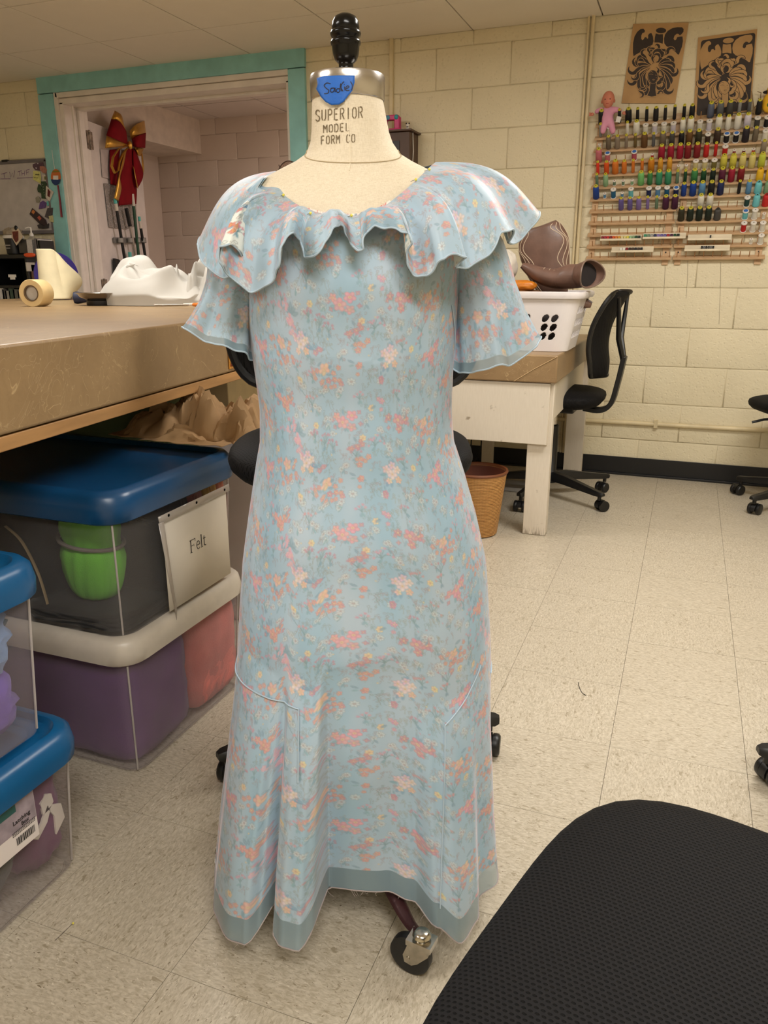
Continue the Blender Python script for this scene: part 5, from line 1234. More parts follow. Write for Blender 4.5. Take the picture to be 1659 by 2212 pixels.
o = lump((0, 0, 0), (.085, .08, .10), .1, 61, 5, 3).build('white_shoe', pm('white_leather', (226, 218, 206), .5), None, angle=180); o.location = (-.80, 3.40, .965+.11); o.rotation_euler = (0, .3, 0); tag(o, 'white shoe shaft standing beside the boots, behind the right sleeve', 'shoe')
o = lump((0, 0, 0), (.12, .10, .05), .08, 63, 5, 3).build('tan_shoe', pm('tan_leather', (120, 84, 52), .5), None, angle=180); o.location = (-.68, 3.36, .955); tag(o, 'tan leather shoe under the boots in the laundry basket', 'shoe')
o = lump((0, 0, 0), (.06, .04, .022), .08, 66, 5, 2.5).build('orange_shoe_lining', pm('orange_leather', (196, 116, 30), .4), None, angle=180); o.location = (-.665, 3.33, 1.02); tag(o, 'orange leather strap peeking out between the shoes in the basket', 'shoe')
o = lump((0, 0, 0), (.22, .16, .07), .06, 64, 5, 4).build('dark_clothes', pm('dark_fabric', (40, 32, 30), .8), None, angle=180); o.location = (-.72, 3.44, .86); tag(o, 'dark clothes filling the laundry basket beneath the boots', 'clothes')
# ================================================================== THREAD RACKS
RZ0 = 1.147; RDZ = .0574; TILT = R(44); PD = Vector((0, -math.sin(TILT), math.cos(TILT)))
def rowz(k): return RZ0+RDZ*(11-k)
def pegx(i): return -.511+.0426*i if i < 10 else -.092+.0415*(i-10)
racks = []
for s_, (x0, x1) in enumerate(((-.540, -.118), (-.112, .312))):
    t = thing('thread_rack', ['left pale wood thread rack with rows of pegs on the block wall', 'right pale wood thread rack with rows of pegs on the block wall'][s_], 'thread rack', (x0, YB, RZ0), group='wall thread racks'); racks.append(t)
    led = MB().box(((x1-x0)/2, -.020, 0), (x1-x0, .034, .009), Matrix.Rotation(TILT*.6, 3, 'X')).build('ledge', M_wood, t, bevel=.001)
    for k in range(12):
        o = led if k == 11 else led.copy()
        if k != 11: COL.objects.link(o)
        o.location = (0, 0, RDZ*(11-k))
    for xx in (.024, x1-x0-.03):
        MB().box((xx, -.006, .315), (.030, .008, .70)).build('slat', M_wood, t, bevel=.001)
        MB().cyl((xx, -.0085, .026), (xx, -.0115, .026), .004, n=12).build('screw', M_black, t)
    pg = MB(); pg.cyl((0, 0, 0), PD*.034, .0021, n=6); pg = pg.build('peg', pm('peg_wood', (176, 130, 84), .5), t)
    first_ = True
    for k in range(12):
        for i in range(10*s_, 10*s_+10):
            o = pg if first_ else pg.copy()
            if not first_: COL.objects.link(o)
            first_ = False; o.location = (pegx(i)-x0, -.026, RDZ*(11-k)+.003)
# thread: K thick cone, M medium, N thin tube, W white-capped spool, B blue-capped spool, S small spool, O open-topped cone
M_yellow = pm('yellow_cone_cap', (206, 196, 62), .4); M_wcap = pm('white_spool_plastic', (228, 222, 214), .35); M_hole = pm('spool_hole', (60, 56, 30), .8); M_bcap = pm('blue_spool_print', (60, 112, 190), .4)
sp_me = {}
NAMES = {'blk': ('black', (22, 22, 26)), 'bga': ('blue-grey', (92, 100, 122)), 'gry': ('grey', (96, 98, 102)), 'dgr': ('dark grey', (70, 68, 66)), 'lgr': ('light grey', (150, 150, 150)), 'wht': ('white', (232, 228, 216)), 'lav': ('pale lavender', (214, 208, 222)),
 'tau': ('taupe', (142, 128, 112)), 'gbr': ('grey-brown', (112, 100, 84)), 'olv': ('olive brown', (110, 92, 52)), 'brn': ('brown', (104, 72, 38)), 'dbr': ('dark brown', (60, 44, 34)), 'dol': ('dark olive', (52, 50, 34)), 'dpu': ('blackish purple', (36, 30, 42)), 'pnk': ('pink', (200, 112, 122)), 'ros': ('rose', (186, 84, 104)),
 'crm': ('crimson', (158, 26, 54)), 'dre': ('dark red', (128, 24, 32)), 'red': ('red', (196, 34, 32)), 'rdo': ('bright red', (230, 60, 40)), 'oro': ('orange-red', (222, 86, 28)), 'org': ('orange', (218, 122, 42)), 'amb': ('amber', (204, 128, 24)), 'yor': ('golden orange', (220, 156, 50)), 'crem': ('cream', (222, 206, 150)), 'kha': ('khaki', (128, 116, 60)), 'yel': ('yellow', (212, 202, 80)), 'pye': ('pale yellow', (222, 208, 130)), 'ygr': ('yellow-green', (196, 206, 70)), 'gol': ('golden yellow', (234, 184, 36)),
 'ggr': ('grey-green', (108, 136, 112)), 'mnt': ('mint', (146, 186, 142)), 'grn': ('green', (60, 130, 74)), 'lgn': ('light green', (118, 188, 112)), 'tgn': ('teal green', (56, 144, 106)), 'dgn': ('dark green', (26, 74, 44)), 'bgn': ('blackish green', (22, 38, 30)), 'plm': ('plum', (92, 30, 58)),
 'blu': ('royal blue', (24, 66, 152)), 'lbl': ('light blue', (94, 146, 192)), 'tbl': ('teal blue', (30, 98, 138)), 'nav': ('navy', (24, 38, 88)), 'aqu': ('aqua', (112, 196, 204)), 'pur': ('purple', (104, 92, 158)), 'lpu': ('light purple', (132, 112, 176)), 'dpl': ('dark plum', (72, 26, 62)), 'dtl': ('dark teal', (24, 66, 62)), 'sgr': ('sage', (130, 160, 120))}
SIZES = {'K': (.0160, .074), 'M': (.0130, .070), 'N': (.0082, .072), 'W': (.0135, .050), 'B': (.0140, .046), 'S': (.0080, .028), 'O': (.0165, .062)}
KIND = {'K': 'thick {} thread cone', 'M': '{} thread cone', 'N': 'thin {} thread tube', 'W': 'white-capped spool of {} thread', 'B': 'blue-printed capped spool of {} thread', 'S': 'small spool of {} thread', 'O': 'open-topped {} thread cone'}
ORD = ['first', 'second', 'third', 'fourth', 'fifth', 'sixth', 'seventh', 'eighth', 'ninth', 'tenth', 'eleventh', 'twelfth']
Mt = Matrix.Rotation(TILT, 3, 'X')
def spool(i, row, typ, col):
    r, L_ = SIZES[typ]; nm, c = NAMES[col]; key = (typ, col)
    h = .0
    if key not in sp_me:
        mt_ = pm('thread_'+nm.replace(' ', '_').replace('-', '_'), c, .62, bump=.5, bs=1, bd=.0008, stretch=(20, 20, 1400), var=.08)
        body = MB()
        if typ in 'KMNO': body.lathe([(r*.9, .002), (r, .004), (r*.93, L_*.80), (r*.72, L_*.93), (r*.45, L_*.97)], 18, M=Mt)
        else: body.lathe([(r*.85, .004), (r*.86, L_-.004)], 18, M=Mt)
        cap = MB()
        if typ in 'KMN': cr = max(.0066, r*.60); cap.lathe([(cr*1.0, L_*.93), (cr*1.08, L_*.99), (cr*.95, L_*1.02), (cr*.3, L_*1.02)], 14, M=Mt); cmt = M_yellow
        elif typ == 'O': cap.lathe([(r*.45, L_*.96), (r*.5, L_*1.03), (r*.36, L_*1.03), (r*.34, L_*.97)], 14, M=Mt); cmt = mt_
        else:
            cap.lathe([(r*1.02, L_-.004), (r*1.06, L_-.002), (r*1.0, L_), (r*.3, L_+.0008)], 18, M=Mt); cap.lathe([(r*.4, 0), (r*1.02, 0), (r*1.04, .003), (r*.5, .004)], 18, M=Mt); cmt = M_wcap
        hole = MB(); hr = max(.0022, r*.2) if typ != 'B' else r*.72; hz = L_*1.025 if typ in 'KMNO' else L_+.0012
        hole.lathe([(.0003, hz), (hr, hz)], 12, M=Mt, caps=False)
        sp_me[key] = (body.build('thread', mt_, None), cap.build('cap', cmt, None), hole.build('cap_hole' if typ != 'B' else 'cap_print', M_hole if typ != 'B' else M_bcap, None), [True])
    half = 'left' if i < 10 else 'right'; n_ = ORD[i % 10]
    lab = KIND[typ].format(nm)+', peg '+n_+' of '+half+' rack, '+ORD[row]+' row from top'
    t = thing('thread_spool', lab, 'thread spool', (pegx(i), YB-.026, rowz(row)+.006), 0, 'thread spools on the wall racks')
    b_, c_, h_, fr = sp_me[key]
    for o in (b_, c_, h_):
        q = o if fr[0] else o.copy()
        if not fr[0]: COL.objects.link(q)
        q.parent = t
    fr[0] = False
ROWS = {0: '0Kblk 2Nblk 3Kblk 4Nblk 5Nblk 6Mblk 7Nblk 8Nblk 9Nblk 10Mblk 12Kbga 13Kgry 14Kdgr 15Nlgr 16Ngry 17Mblk',
 1: '0Nlgr 1Wwht 3Nwht 4Kwht 5Wwht 6Wlav 7Wwht 8Wlav 9Mwht 10Kwht 11Wwht 12Wlav 13Kwht 14Mwht 15Kwht 16Klav 17Wdgr 18Wblk',
 2: '0Swht 1Mgbr 2Mtau 3Ntau 4Nolv 5Kbrn 6Ngry 7Kgbr 8Mdgr 9Mblk 10Kbrn 11Kdol 12Wdbr 13Kdbr 14Bblk 15Bblk 16Kdpu 17Mgbr 18Wwht',
 3: '0Kpnk 1Bpnk 4Bros 6Sred 7Kcrm 8Kcrm 9Kcrm 10Kdre 11Kdre 12Mred 13Nred 14Wred 15Scrm 16Sdre 17Sred 18Mtau',
 4: '0Nrdo 1Moro 2Korg 3Morg 4Norg 5Norg 6Kamb 7Myor 8Myor 9Screm 10Screm 11Wcrem 12Wcrem 13Wkha 14Kyel 15Kyel 16Kpye 17Kpye 18Kygr',
 5: '0Nggr 1Mmnt 2Sggr 3Sggr 4Smnt 5Klgn 6Mgrn 7Ktgn 8Ktgn 9Nggr 10Ndgn 11Kgrn 12Mdgn 13Mbgn 14Kplm 15Kcrm 16Kdre 18Ogol 19Ogol',
 6: '0Kblu 1Slbl 2Wtbl 3Slbl 4Waqu 6Wnav 7Wlbl 8Wtbl 9Bnav 10Mblu 11Kblu 12Klbl 13Kblk 14Knav 16Nblk 17Mlbl 18Oaqu 19Osgr',
 7: '3Mpur 4Mpur 5Mlpu 6Nlpu 7Nggr 8Kdpl 9Kdpl 12Kwht 13Kwht 17Wdtl 18Oaqu 19Ored',
 8: '10Kdol 11Kbgn 12Kbgn 13Kbgn 14Odgr 17Baqu 18Wwht 19Swht', 9: '17Wred 18Wwht 19Wwht', 10: '18Swht 19Wwht'}
import re
for row, s_ in ROWS.items():
    for tok in s_.split():
        m = re.match(r'(\d+)([A-Z])(\w+)', tok); spool(int(m.group(1)), row, m.group(2), m.group(3))
# bobbin strips resting on the pegs
def bobbins(label, px0, px1, py, cols, c0, c1, hh=.026):
    a = atY(px0, py, YB-.055); b = atY(px1, py, YB-.055); t = thing('bobbin_strip', label, 'bobbin holder', a, math.atan2(b.y-a.y, b.x-a.x)); L_ = (b-a).length
    mb = MB(); mb.box((L_/2, .004, 0), (L_, .022, .003)); mb.box((L_/2, -.008, .004), (L_, .003, .010)); mb.box((L_/2, .015, .014), (L_, .003, .026)); mb.build('tray', pm('ivory_plastic', (228, 214, 186), .4), t, bevel=.0008)
    n = len(cols)
    for k, cc in enumerate(cols):
        x = L_*(c0+(c1-c0)*(k+.5)/n); wd_ = L_*(c1-c0)/n*.42; m = MB(); m.cyl((x-wd_, .004, .013), (x+wd_, .004, .013), .0095, n=14)
        m.build('bobbin', pm('thread_'+NAMES[cc][0].replace(' ', '_').replace('-', '_'), NAMES[cc][1], .62), t)
bobbins('ivory bobbin strip with red to green bobbins on the second lowest rack row', 1296, 1385, 520, ['dre', 'crm', 'red', 'dre', 'oro', 'org', 'yor', 'crem', 'pye', 'yel', 'mnt', 'sgr', 'dgn', 'bgn'], .02, .98)
bobbins('ivory bobbin strip with green, blue and purple bobbins on the second lowest rack row', 1388, 1481, 516, ['tgn', 'ggr', 'lgr', 'nav', 'lpu', 'pur', 'pur', 'crm', 'dpl', 'dgn', 'bgn'], .02, .86)
bobbins('ivory bobbin strip holding two black bobbins on the right rack', 1485, 1580, 519, ['blk'], .50, .54)
bobbins('ivory bobbin strip with a few dark red bobbins on the lowest left rack row', 1320, 1411, 545, ['wht', 'wht', 'dre', 'dbr', 'dbr', 'blk', 'dbr', 'blk'], .20, .75)
bobbins('ivory bobbin strip with grey and black bobbins on the lowest right rack row', 1478, 1576, 542, ['blk', 'gry', 'blk', 'dgr', 'gry', 'blk'], .36, .66)
# ================================================================== POSTERS
def P1(cx, cy): v = atY(1360+cx/10.057, 30+cy/10.057, YB); return Vector((v.x, v.z))
PC1 = Vector((-.287, 2.036)); PA1 = R(-4.2); PC2 = Vector((.033, 1.965)); PA2 = R(2.6)
def rot2(v, a): return Vector((v.x*math.cos(a)-v.y*math.sin(a), v.x*math.sin(a)+v.y*math.cos(a)))
def ploc(cx, cy): return rot2(P1(cx, cy)-PC1, -PA1)
LW = [(90, 930), (75, 850), (78, 650), (110, 500), (170, 400), (240, 340), (300, 330), (335, 370), (330, 410), (280, 430), (258, 480), (255, 550), (280, 580), (310, 560), (330, 520), (365, 515), (385, 550), (405, 540), (405, 470), (430, 440), (475, 425), (510, 500), (522, 600), (500, 680), (440, 710), (350, 760), (310, 760), (290, 820), (200, 860), (130, 900)]
LC = [(1050, 895), (1000, 840), (900, 770), (800, 710), (755, 650), (748, 550), (770, 460), (830, 380), (930, 320), (1040, 300), (1140, 302), (1175, 340), (1170, 400), (1130, 450), (1090, 480), (1070, 450), (1030, 440), (980, 480), (955, 550), (985, 585), (1020, 560), (1030, 520), (1090, 505), (1150, 500), (1160, 600), (1140, 720), (1100, 820), (1075, 890)]
LI = [(570, 435), (640, 455), (725, 450), (728, 560), (720, 660), (640, 632), (540, 630), (552, 520)]
DOT = [(685+112*math.cos(R(a)), 372+60*math.sin(R(a))) for a in range(0, 360, 20)]
NECK = [(455, 1500), (580, 1510), (562, 1650), (582, 1790), (480, 1808), (388, 1785), (432, 1690)]
FACE = [(505+112*math.cos(R(a)), 1385+150*math.sin(R(a))) for a in range(0, 360, 20)]
def lock(x0, y0, x1, y1, bend, hook, wd):
    """a curl of hair: curved tapering band with a hooked end"""
    dx, dy = x1-x0, y1-y0; L_ = math.hypot(dx, dy); nx, ny = -dy/L_, dx/L_; pts = []
    for k in range(10):
        t = k/9; b_ = bend*math.sin(PI*t)*L_; pts.append((x0+dx*t+nx*b_, y0+dy*t+ny*b_))
    ux, uy = pts[-1][0]-pts[-2][0], pts[-1][1]-pts[-2][1]; a = math.atan2(uy, ux); x, y = pts[-1]
    for k in range(7): a += hook*.42; x += math.cos(a)*wd*.42; y += math.sin(a)*wd*.42; pts.append((x, y))
    n = len(pts); Lf = []; Rt = []
    for i, (x, y) in enumerate(pts):
        t = i/(n-1); w_ = wd*.43*(.12+.88*math.sin(PI*min(1, t*1.02)**1.25)); p = pts[max(0, i-1)]; q = pts[min(n-1, i+1)]; l = math.hypot(q[0]-p[0], q[1]-p[1]) or 1
        mx, my = -(q[1]-p[1])/l*w_, (q[0]-p[0])/l*w_; Lf.append((x+mx, y+my)); Rt.append((x-mx, y-my))
    return Lf, Rt
LOCKS = [(430, 1160, 60, 1500, .22, 1, 92), (420, 1150, 55, 1290, .16, 1, 96), (440, 1140, 120, 1130, .14, 1, 92), (450, 1130, 170, 1000, .1, -1, 80), (470, 1120, 300, 960, -.1, -1, 96), (500, 1100, 440, 900, .2, 1, 80), (360, 1000, 250, 900, .1, 1, 70), (430, 900, 390, 800, .1, 1, 56),
 (540, 1080, 560, 880, -.25, -1, 92), (470, 880, 650, 780, -.15, 1, 80), (560, 700, 650, 690, -.3, 1, 66), (580, 1060, 700, 980, .2, -1, 92), (640, 1130, 820, 1010, -.1, 1, 96), (690, 960, 740, 860, .2, -1, 110), (720, 760, 790, 790, .2, 1, 62), (820, 900, 880, 810, .2, 1, 84), (830, 980, 970, 960, -.2, 1, 92),
 (640, 1140, 980, 1080, -.12, 1, 84), (650, 1150, 980, 1200, -.14, 1, 96), (660, 1170, 960, 1330, -.12, -1, 100), (660, 1190, 960, 1440, -.1, 1, 96), (650, 1200, 900, 1560, -.1, 1, 100), (640, 1200, 790, 1660, -.12, -1, 110), (620, 1190, 690, 1500, -.3, 1, 96), (590, 1170, 620, 1300, -.3, -1, 70), (600, 1560, 690, 1660, .2, -1, 90), (590, 1740, 660, 1730, .3, 1, 50),
 (440, 1180, 330, 1560, .22, -1, 92), (430, 1200, 250, 1640, .26, -1, 100), (410, 1190, 150, 1600, .2, -1, 84), (400, 1330, 390, 1560, .1, -1, 70), (330, 1600, 360, 1740, -.3, 1, 96), (150, 1660, 230, 1740, .1, 1, 60), (200, 1250, 130, 1380, .2, 1, 80)]
def poster(label, PC, PA, W_, H_, y, inv, base, ink):
    t = thing('poster', label, 'poster', (PC.x, y, PC.y)); t.rotation_euler = (0, -PA, 0)
    pts = [(-W_/2, -H_/2), (W_/2, -H_/2), (W_/2, H_/2), (-W_/2, H_/2)]; I3 = Matrix.Identity(3)
    MB().poly(pts, .004, I3).build('board', base, t, smooth=False)
    fg = ink
    if inv:
        r_ = .012; w2, h2 = W_/2-.010, H_/2-.010; q = []
        for (sx, sy, a0) in ((1, 1, 0), (-1, 1, 90), (-1, -1, 180), (1, -1, 270)):
            for k in range(5): a = R(a0+90*k/4); q.append((sx*(w2-r_)+r_*math.cos(a)+.004, sy*(h2-r_)+r_*math.sin(a)-.004))
        mb = MB(); mb.poly(q, .0004, I3); o = mb.build('dark_ground', ink, t, smooth=False); o.location = (0, -.004, 0); fg = base
    off = -.0045-(.0004 if inv else 0)
    def flat(plist, name):
        mb = MB()
        for pl in plist: mb.add([Vector((ploc(*p).x, off, ploc(*p).y)) for p in pl], [tuple(range(len(pl)))])
        return mb.build(name, fg, t, smooth=False)
    for nm, sh in (('letter', LW), ('letter', DOT), ('letter', LI), ('letter', LC)): flat([sh], nm)
    bgm = ink if inv else base; mf = MB(); mbk = MB()
    def band(mb_, l, k, o_):
        Lf, Rt = lock(520+(l[0]-520)*.88, l[1], 520+(l[2]-520)*.86, l[3]*.97+30, l[4], l[5], l[6]*.92); vs = []
        for a_, b_ in zip(Lf, Rt):
            cx_, cy_ = (a_[0]+b_[0])/2, (a_[1]+b_[1])/2; d_ = math.hypot(a_[0]-b_[0], a_[1]-b_[1]) or 1; g_ = 1+k*2/max(d_, 12)
            for q in (a_, b_): pp_ = ploc(cx_+(q[0]-cx_)*g_, cy_+(q[1]-cy_)*g_); vs.append(Vector((pp_.x, o_, pp_.y)))
        mb_.add(vs, [(2*i, 2*i+1, 2*i+3, 2*i+2) for i in range(len(Lf)-1)])
    for n_, l in enumerate(LOCKS):
        band(mbk, l, 11, off-.0001*n_); band(mf, l, 0, off-.0001*n_-.00005)
    mbk.build('printed_hair_lines', bgm, t, smooth=False)['kind'] = 'stuff'; mf.build('printed_hair', fg, t, smooth=False)['kind'] = 'stuff'
    off2 = off-.0001*len(LOCKS)-.0002
    def flat2(pl, nm, m_, o_): MB().add([Vector((ploc(*p).x, o_, ploc(*p).y)) for p in pl], [tuple(range(len(pl)))]).build(nm, m_, t, smooth=False)
    gro = lambda pl, g_: [(sum(p[0] for p in pl)/len(pl)+(x-sum(p[0] for p in pl)/len(pl))*g_, sum(p[1] for p in pl)/len(pl)+(y-sum(p[1] for p in pl)/len(pl))*(1+(g_-1)*.6)) for x, y in pl]
    flat2(gro(NECK, 1.2), 'printed_outline', bgm, off2+.00012); flat2(gro(FACE, 1.13), 'printed_outline', bgm, off2+.00006); flat2(NECK, 'printed_neck', fg, off2); flat2(FACE, 'printed_face', fg, off2-.00005)
    off = off2
    mb = MB(); m2 = ink if inv else base
    ft = [[(430, 1330), (465, 1318), (515, 1332)], [(430, 1290), (470, 1262), (515, 1285)], [(560, 1340), (590, 1345)], [(495, 1440), (520, 1432), (555, 1440), (530, 1458), (500, 1446)], [(410, 1260), (400, 1340), (420, 1430), (450, 1500), (500, 1530), (560, 1515), (600, 1450)], [(575, 1390), (590, 1400), (575, 1410)]]
    for st in ft: ribbon(mb, [(ploc(*p).x, ploc(*p).y) for p in st], .0012, lambda a, b: Vector((a, off-.0004, b)))
    mb.build('printed_features', m2, t, smooth=False)
M_pk = pm('kraft_board', (190, 152, 104), .8, bump=.1, bs=80); M_pink_ = pm('charcoal_ink', (56, 46, 42), .7)
poster('kraft poster with dark WIC letters over a dark curly-haired head on the wall', PC1, PA1, .252, .342, YB-.004, False, M_pk, M_pink_)
poster('dark-ground WIC poster with a tan curly-haired head behind the top row of spools', PC2, PA2, .252, .342, YB-.004, True, M_pk, M_pink_)
# ================================================================== DOLL
M_skin = pm('doll_vinyl', (206, 128, 104), .5, var=.03); M_pj = pm('pink_doll_suit', (216, 150, 176), .85, bump=.4, bs=120)
dl = thing('doll', 'small bald baby doll in a pink sleepsuit hung on the left thread rack', 'doll', atY(1313, 262, YB-.06))
def DP(px, py, dy=0.0): return atY(px, py, YB-.06+dy)-Vector(dl.location)
def skin(name, verts, edges, radii, mat, parent, root=0, sub=1):
    me = bpy.data.meshes.new(name); me.from_pydata([tuple(v) for v in verts], edges, []); o = bpy.data.objects.new(name, me); COL.objects.link(o); o.parent = parent
    m = o.modifiers.new('skin', 'SKIN'); m.use_smooth_shade = True; lay = me.skin_vertices[0] if me.skin_vertices else None
    if lay is None:
        bm = bmesh.new(); bm.from_mesh(me); bm.verts.layers.skin.verify(); bm.to_mesh(me); bm.free(); lay = me.skin_vertices[0]
    for i, r_ in enumerate(radii): lay.data[i].radius = (r_, r_)
    lay.data[root].use_root = True
    s2 = o.modifiers.new('sub', 'SUBSURF'); s2.levels = sub; s2.render_levels = sub; me.materials.append(mat); return o
vs = [DP(1313, 262), DP(1313, 248), DP(1314, 237), DP(1304, 237), DP(1294, 239), DP(1284, 243), DP(1324, 237), DP(1334, 237), DP(1344, 240), DP(1306, 268), DP(1303, 278, -.008), DP(1302, 290, -.014), DP(1320, 268), DP(1323, 278, -.008), DP(1325, 290, -.014)]
skin('sleepsuit', vs, [(0, 1), (1, 2), (2, 3), (3, 4), (4, 5), (2, 6), (6, 7), (7, 8), (0, 9), (9, 10), (10, 11), (0, 12), (12, 13), (13, 14)], [.024, .026, .018, .015, .013, .011, .015, .013, .011, .018, .016, .013, .018, .016, .013], M_pj, dl, 0, 2)
hd = MB()
def headf(a, b):
    th = 2*PI*a; ph = -PI/2+PI*b; cp = max(.02, math.cos(ph)); x = .030*cp*math.cos(th); y = .032*cp*math.sin(th); z = .040*math.sin(ph)
    if z < 0: x *= 1.0-.25*(-z/.04); y += -.004*(-z/.04)
    f = max(0, -math.sin(th))*cp; y -= .006*f*math.exp(-((z+.008)/.008)**2)*math.exp(-(x/.006)**2)
    y -= .003*f*math.exp(-((z+.014)/.014)**2)*math.exp(-((abs(x)-.014)/.008)**2); return Vector((x, y, z))
hc = DP(1314, 216, -.004)
ho = MB().grid(headf, 40, 30, closed=True).build('head', M_skin, dl, angle=180); ho.location = hc
for sx in (-1, 1):
    MB().sphere((sx*.0105, -.0295, -.002), (.0042, .0026, .0034), 12, 8).build('eye', M_black, ho); MB().sphere((sx*.030, .002, -.006), (.004, .006, .008), 10, 8).build('ear', M_skin, ho)
    mb = MB(); mb.tube([Vector((sx*(.006+.002*k), -.030+.0007*k, .0065+(.0015 if k == 1 else 0))) for k in range(4)], .0008, 5); mb.build('eyebrow', pm('doll_brow', (140, 84, 62), .6), ho)
mb = MB(); mb.tube([Vector((x, -.0298+.3*x*x*20, -.0205)) for x in (-.006, -.003, 0, .003, .006)], .0013, 6); mb.build('mouth', pm('doll_lips', (176, 70, 66), .5), ho)
for (px, py, sg_) in ((1279, 247, -1), (1348, 244, 1)):
    h = DP(px, py, -.004); mb = MB(); mb.sphere(h, (.010, .007, .008), 12, 8)
    for k in range(4): mb.tube([h+Vector((sg_*.004, 0, .005-.0035*k)), h+Vector((sg_*.014, -.003, .007-.0045*k))], .0024, 6)
    mb.tube([h, h+Vector((sg_*.004, -.010, .004))], .0028, 6); mb.build('hand', M_skin, dl)
o = MB().box((0, 0, 0), (.022, .002, .026), Matrix.Rotation(R(12), 3, 'Y')).build('care_tag', pm('white_tag', (222, 216, 210), .6), dl, bevel=.0004); o.location = DP(1336, 258, -.02)
# twigs and yellow toy
tw = thing('dried_twigs', 'dried brown twigs standing beside the right poster', 'twigs', atY(1618, 250, YB-.03)); mb = MB()
for pts in ([(1622, 250), (1618, 230), (1614, 205), (1610, 196)], [(1622, 250), (1630, 232), (1640, 222), (1648, 228)], [(1630, 250), (1626, 215), (1624, 196)], [(1628, 245), (1642, 220), (1644, 200), (1636, 198)], [(1650, 250), (1646, 225), (1638, 212)]):
    mb.tube([atY(px, py, YB-.03)-Vector(tw.location) for px, py in pts], [.003, .0026, .002, .0016][:len(pts)], 6)
mb.build('twig', pm('dry_twig', (142, 116, 78), .8), tw)
yt = thing('yellow_toy', 'yellow plush toy with a dark beak at the right edge of the wall', 'toy', atY(1662, 222, YB-.04)); mb = MB(); mb.sphere((0, 0, .0), (.032, .026, .042), 18, 12); mb.build('body', pm('yellow_plush', (228, 176, 36), .8, bump=.4, bs=200), yt)
mb = MB(); mb.sphere((.004, 0, .052), (.022, .02, .022), 16, 10); mb.build('head', pm('yellow_plush', (228, 176, 36), .8), yt); mb = MB(); mb.lathe([(.008, 0), (.006, .012), (.001, .018)], 12, (-.016, -.008, .044), Matrix.Rotation(-PI/2, 3, 'Y')); mb.build('beak', M_dark, yt); mb = MB(); mb.sphere((-.004, -.024, -.012), (.006, .003, .009), 10, 8); mb.build('green_patch', pm('toy_green', (60, 110, 40), .7), yt)
# thin wires hanging from the racks
for i, (px, py0, py1) in enumerate(((1437, 566, 640), (1486, 563, 644), (1557, 566, 700))):
    a = atY(px, py0, YB-.004); b = atY(px-4, py1, YB-.004); mb = MB(); mb.tube([a, (a+b)/2+Vector((.002, 0, 0)), b], .0007, 4); o = mb.build('loose_thread', pm('grey_thread', (150, 138, 116), .8)); tag(o, ['leftmost', 'middle', 'rightmost'][i]+' loose thread hanging down the wall below the racks', 'thread')
# ================================================================== SMALL WALL CABINET
wc_ = thing('wall_cabinet', 'small brown and black cabinet mounted on the wall right of the form neck', 'cabinet', (-1.62, YB, 1.62))
M_bw = pm('brown_laminate', (82, 58, 44), .5); MB().box((0, -.072, .0), (.27, .143, .34)).build('body', M_bw, wc_, bevel=.002)
MB().box((0, -.078, .176), (.30, .165, .010)).build('top', M_bw, wc_, bevel=.002); MB().box((-.02, -.1455, -.012), (.20, .004, .28)).build('door', M_black, wc_, bevel=.001)
mb = MB(); mb.tube([Vector((.138, -.10, .17)), Vector((.142, -.10, .08)), Vector((.139, -.10, .02)), Vector((.143, -.098, .0))], .0025, 6); mb.build('cord', M_wcap, wc_)
ts = thing('toy_sewing_machine', 'pink toy sewing machine on the small wall cabinet', 'toy', (-1.60, YB-.10, 1.802))
M_tp = pm('hot_pink_plastic', (204, 44, 116), .4); mb = MB(); mb.box((0, 0, .006), (.11, .05, .012)); mb.box((.032, 0, .038), (.030, .036, .064)); mb.box((-.005, 0, .066), (.085, .036, .026)); mb.box((-.036, 0, .044), (.018, .03, .03)); mb.build('body', M_tp, ts, bevel=.005)
for xx, cc in ((-.018, (72, 140, 170)), (.030, (40, 150, 160))): mb = MB(); mb.sphere((xx, -.018, .066), (.012, .004, .012), 14, 8); mb.build('dial', pm('toy_blue'+str(xx), cc, .4), ts)
mb = MB(); mb.lathe([(.004, -.004), (.011, -.003), (.011, .003), (.004, .004)], 16, (-.025, -.022, .014), Matrix.Rotation(PI/2, 3, 'X')); mb.build('wheel', M_black, ts)
pa = thing('panda_figure', 'tiny white figure with dark ears on the small wall cabinet', 'figurine', (-1.515, YB-.09, 1.802)); mb = MB(); mb.sphere((0, 0, .010), (.009, .008, .011), 12, 8); mb.sphere((0, 0, .026), (.010, .009, .009), 12, 8); mb.build('body', M_wcap, pa)
for sx in (-1, 1): mb = MB(); mb.sphere((sx*.008, 0, .036), .004, 10, 6); mb.build('ear', M_black, pa)
mb = MB(); mb.sphere((0, -.006, .018), (.006, .004, .002), 10, 6); mb.build('scarf', M_black, pa)
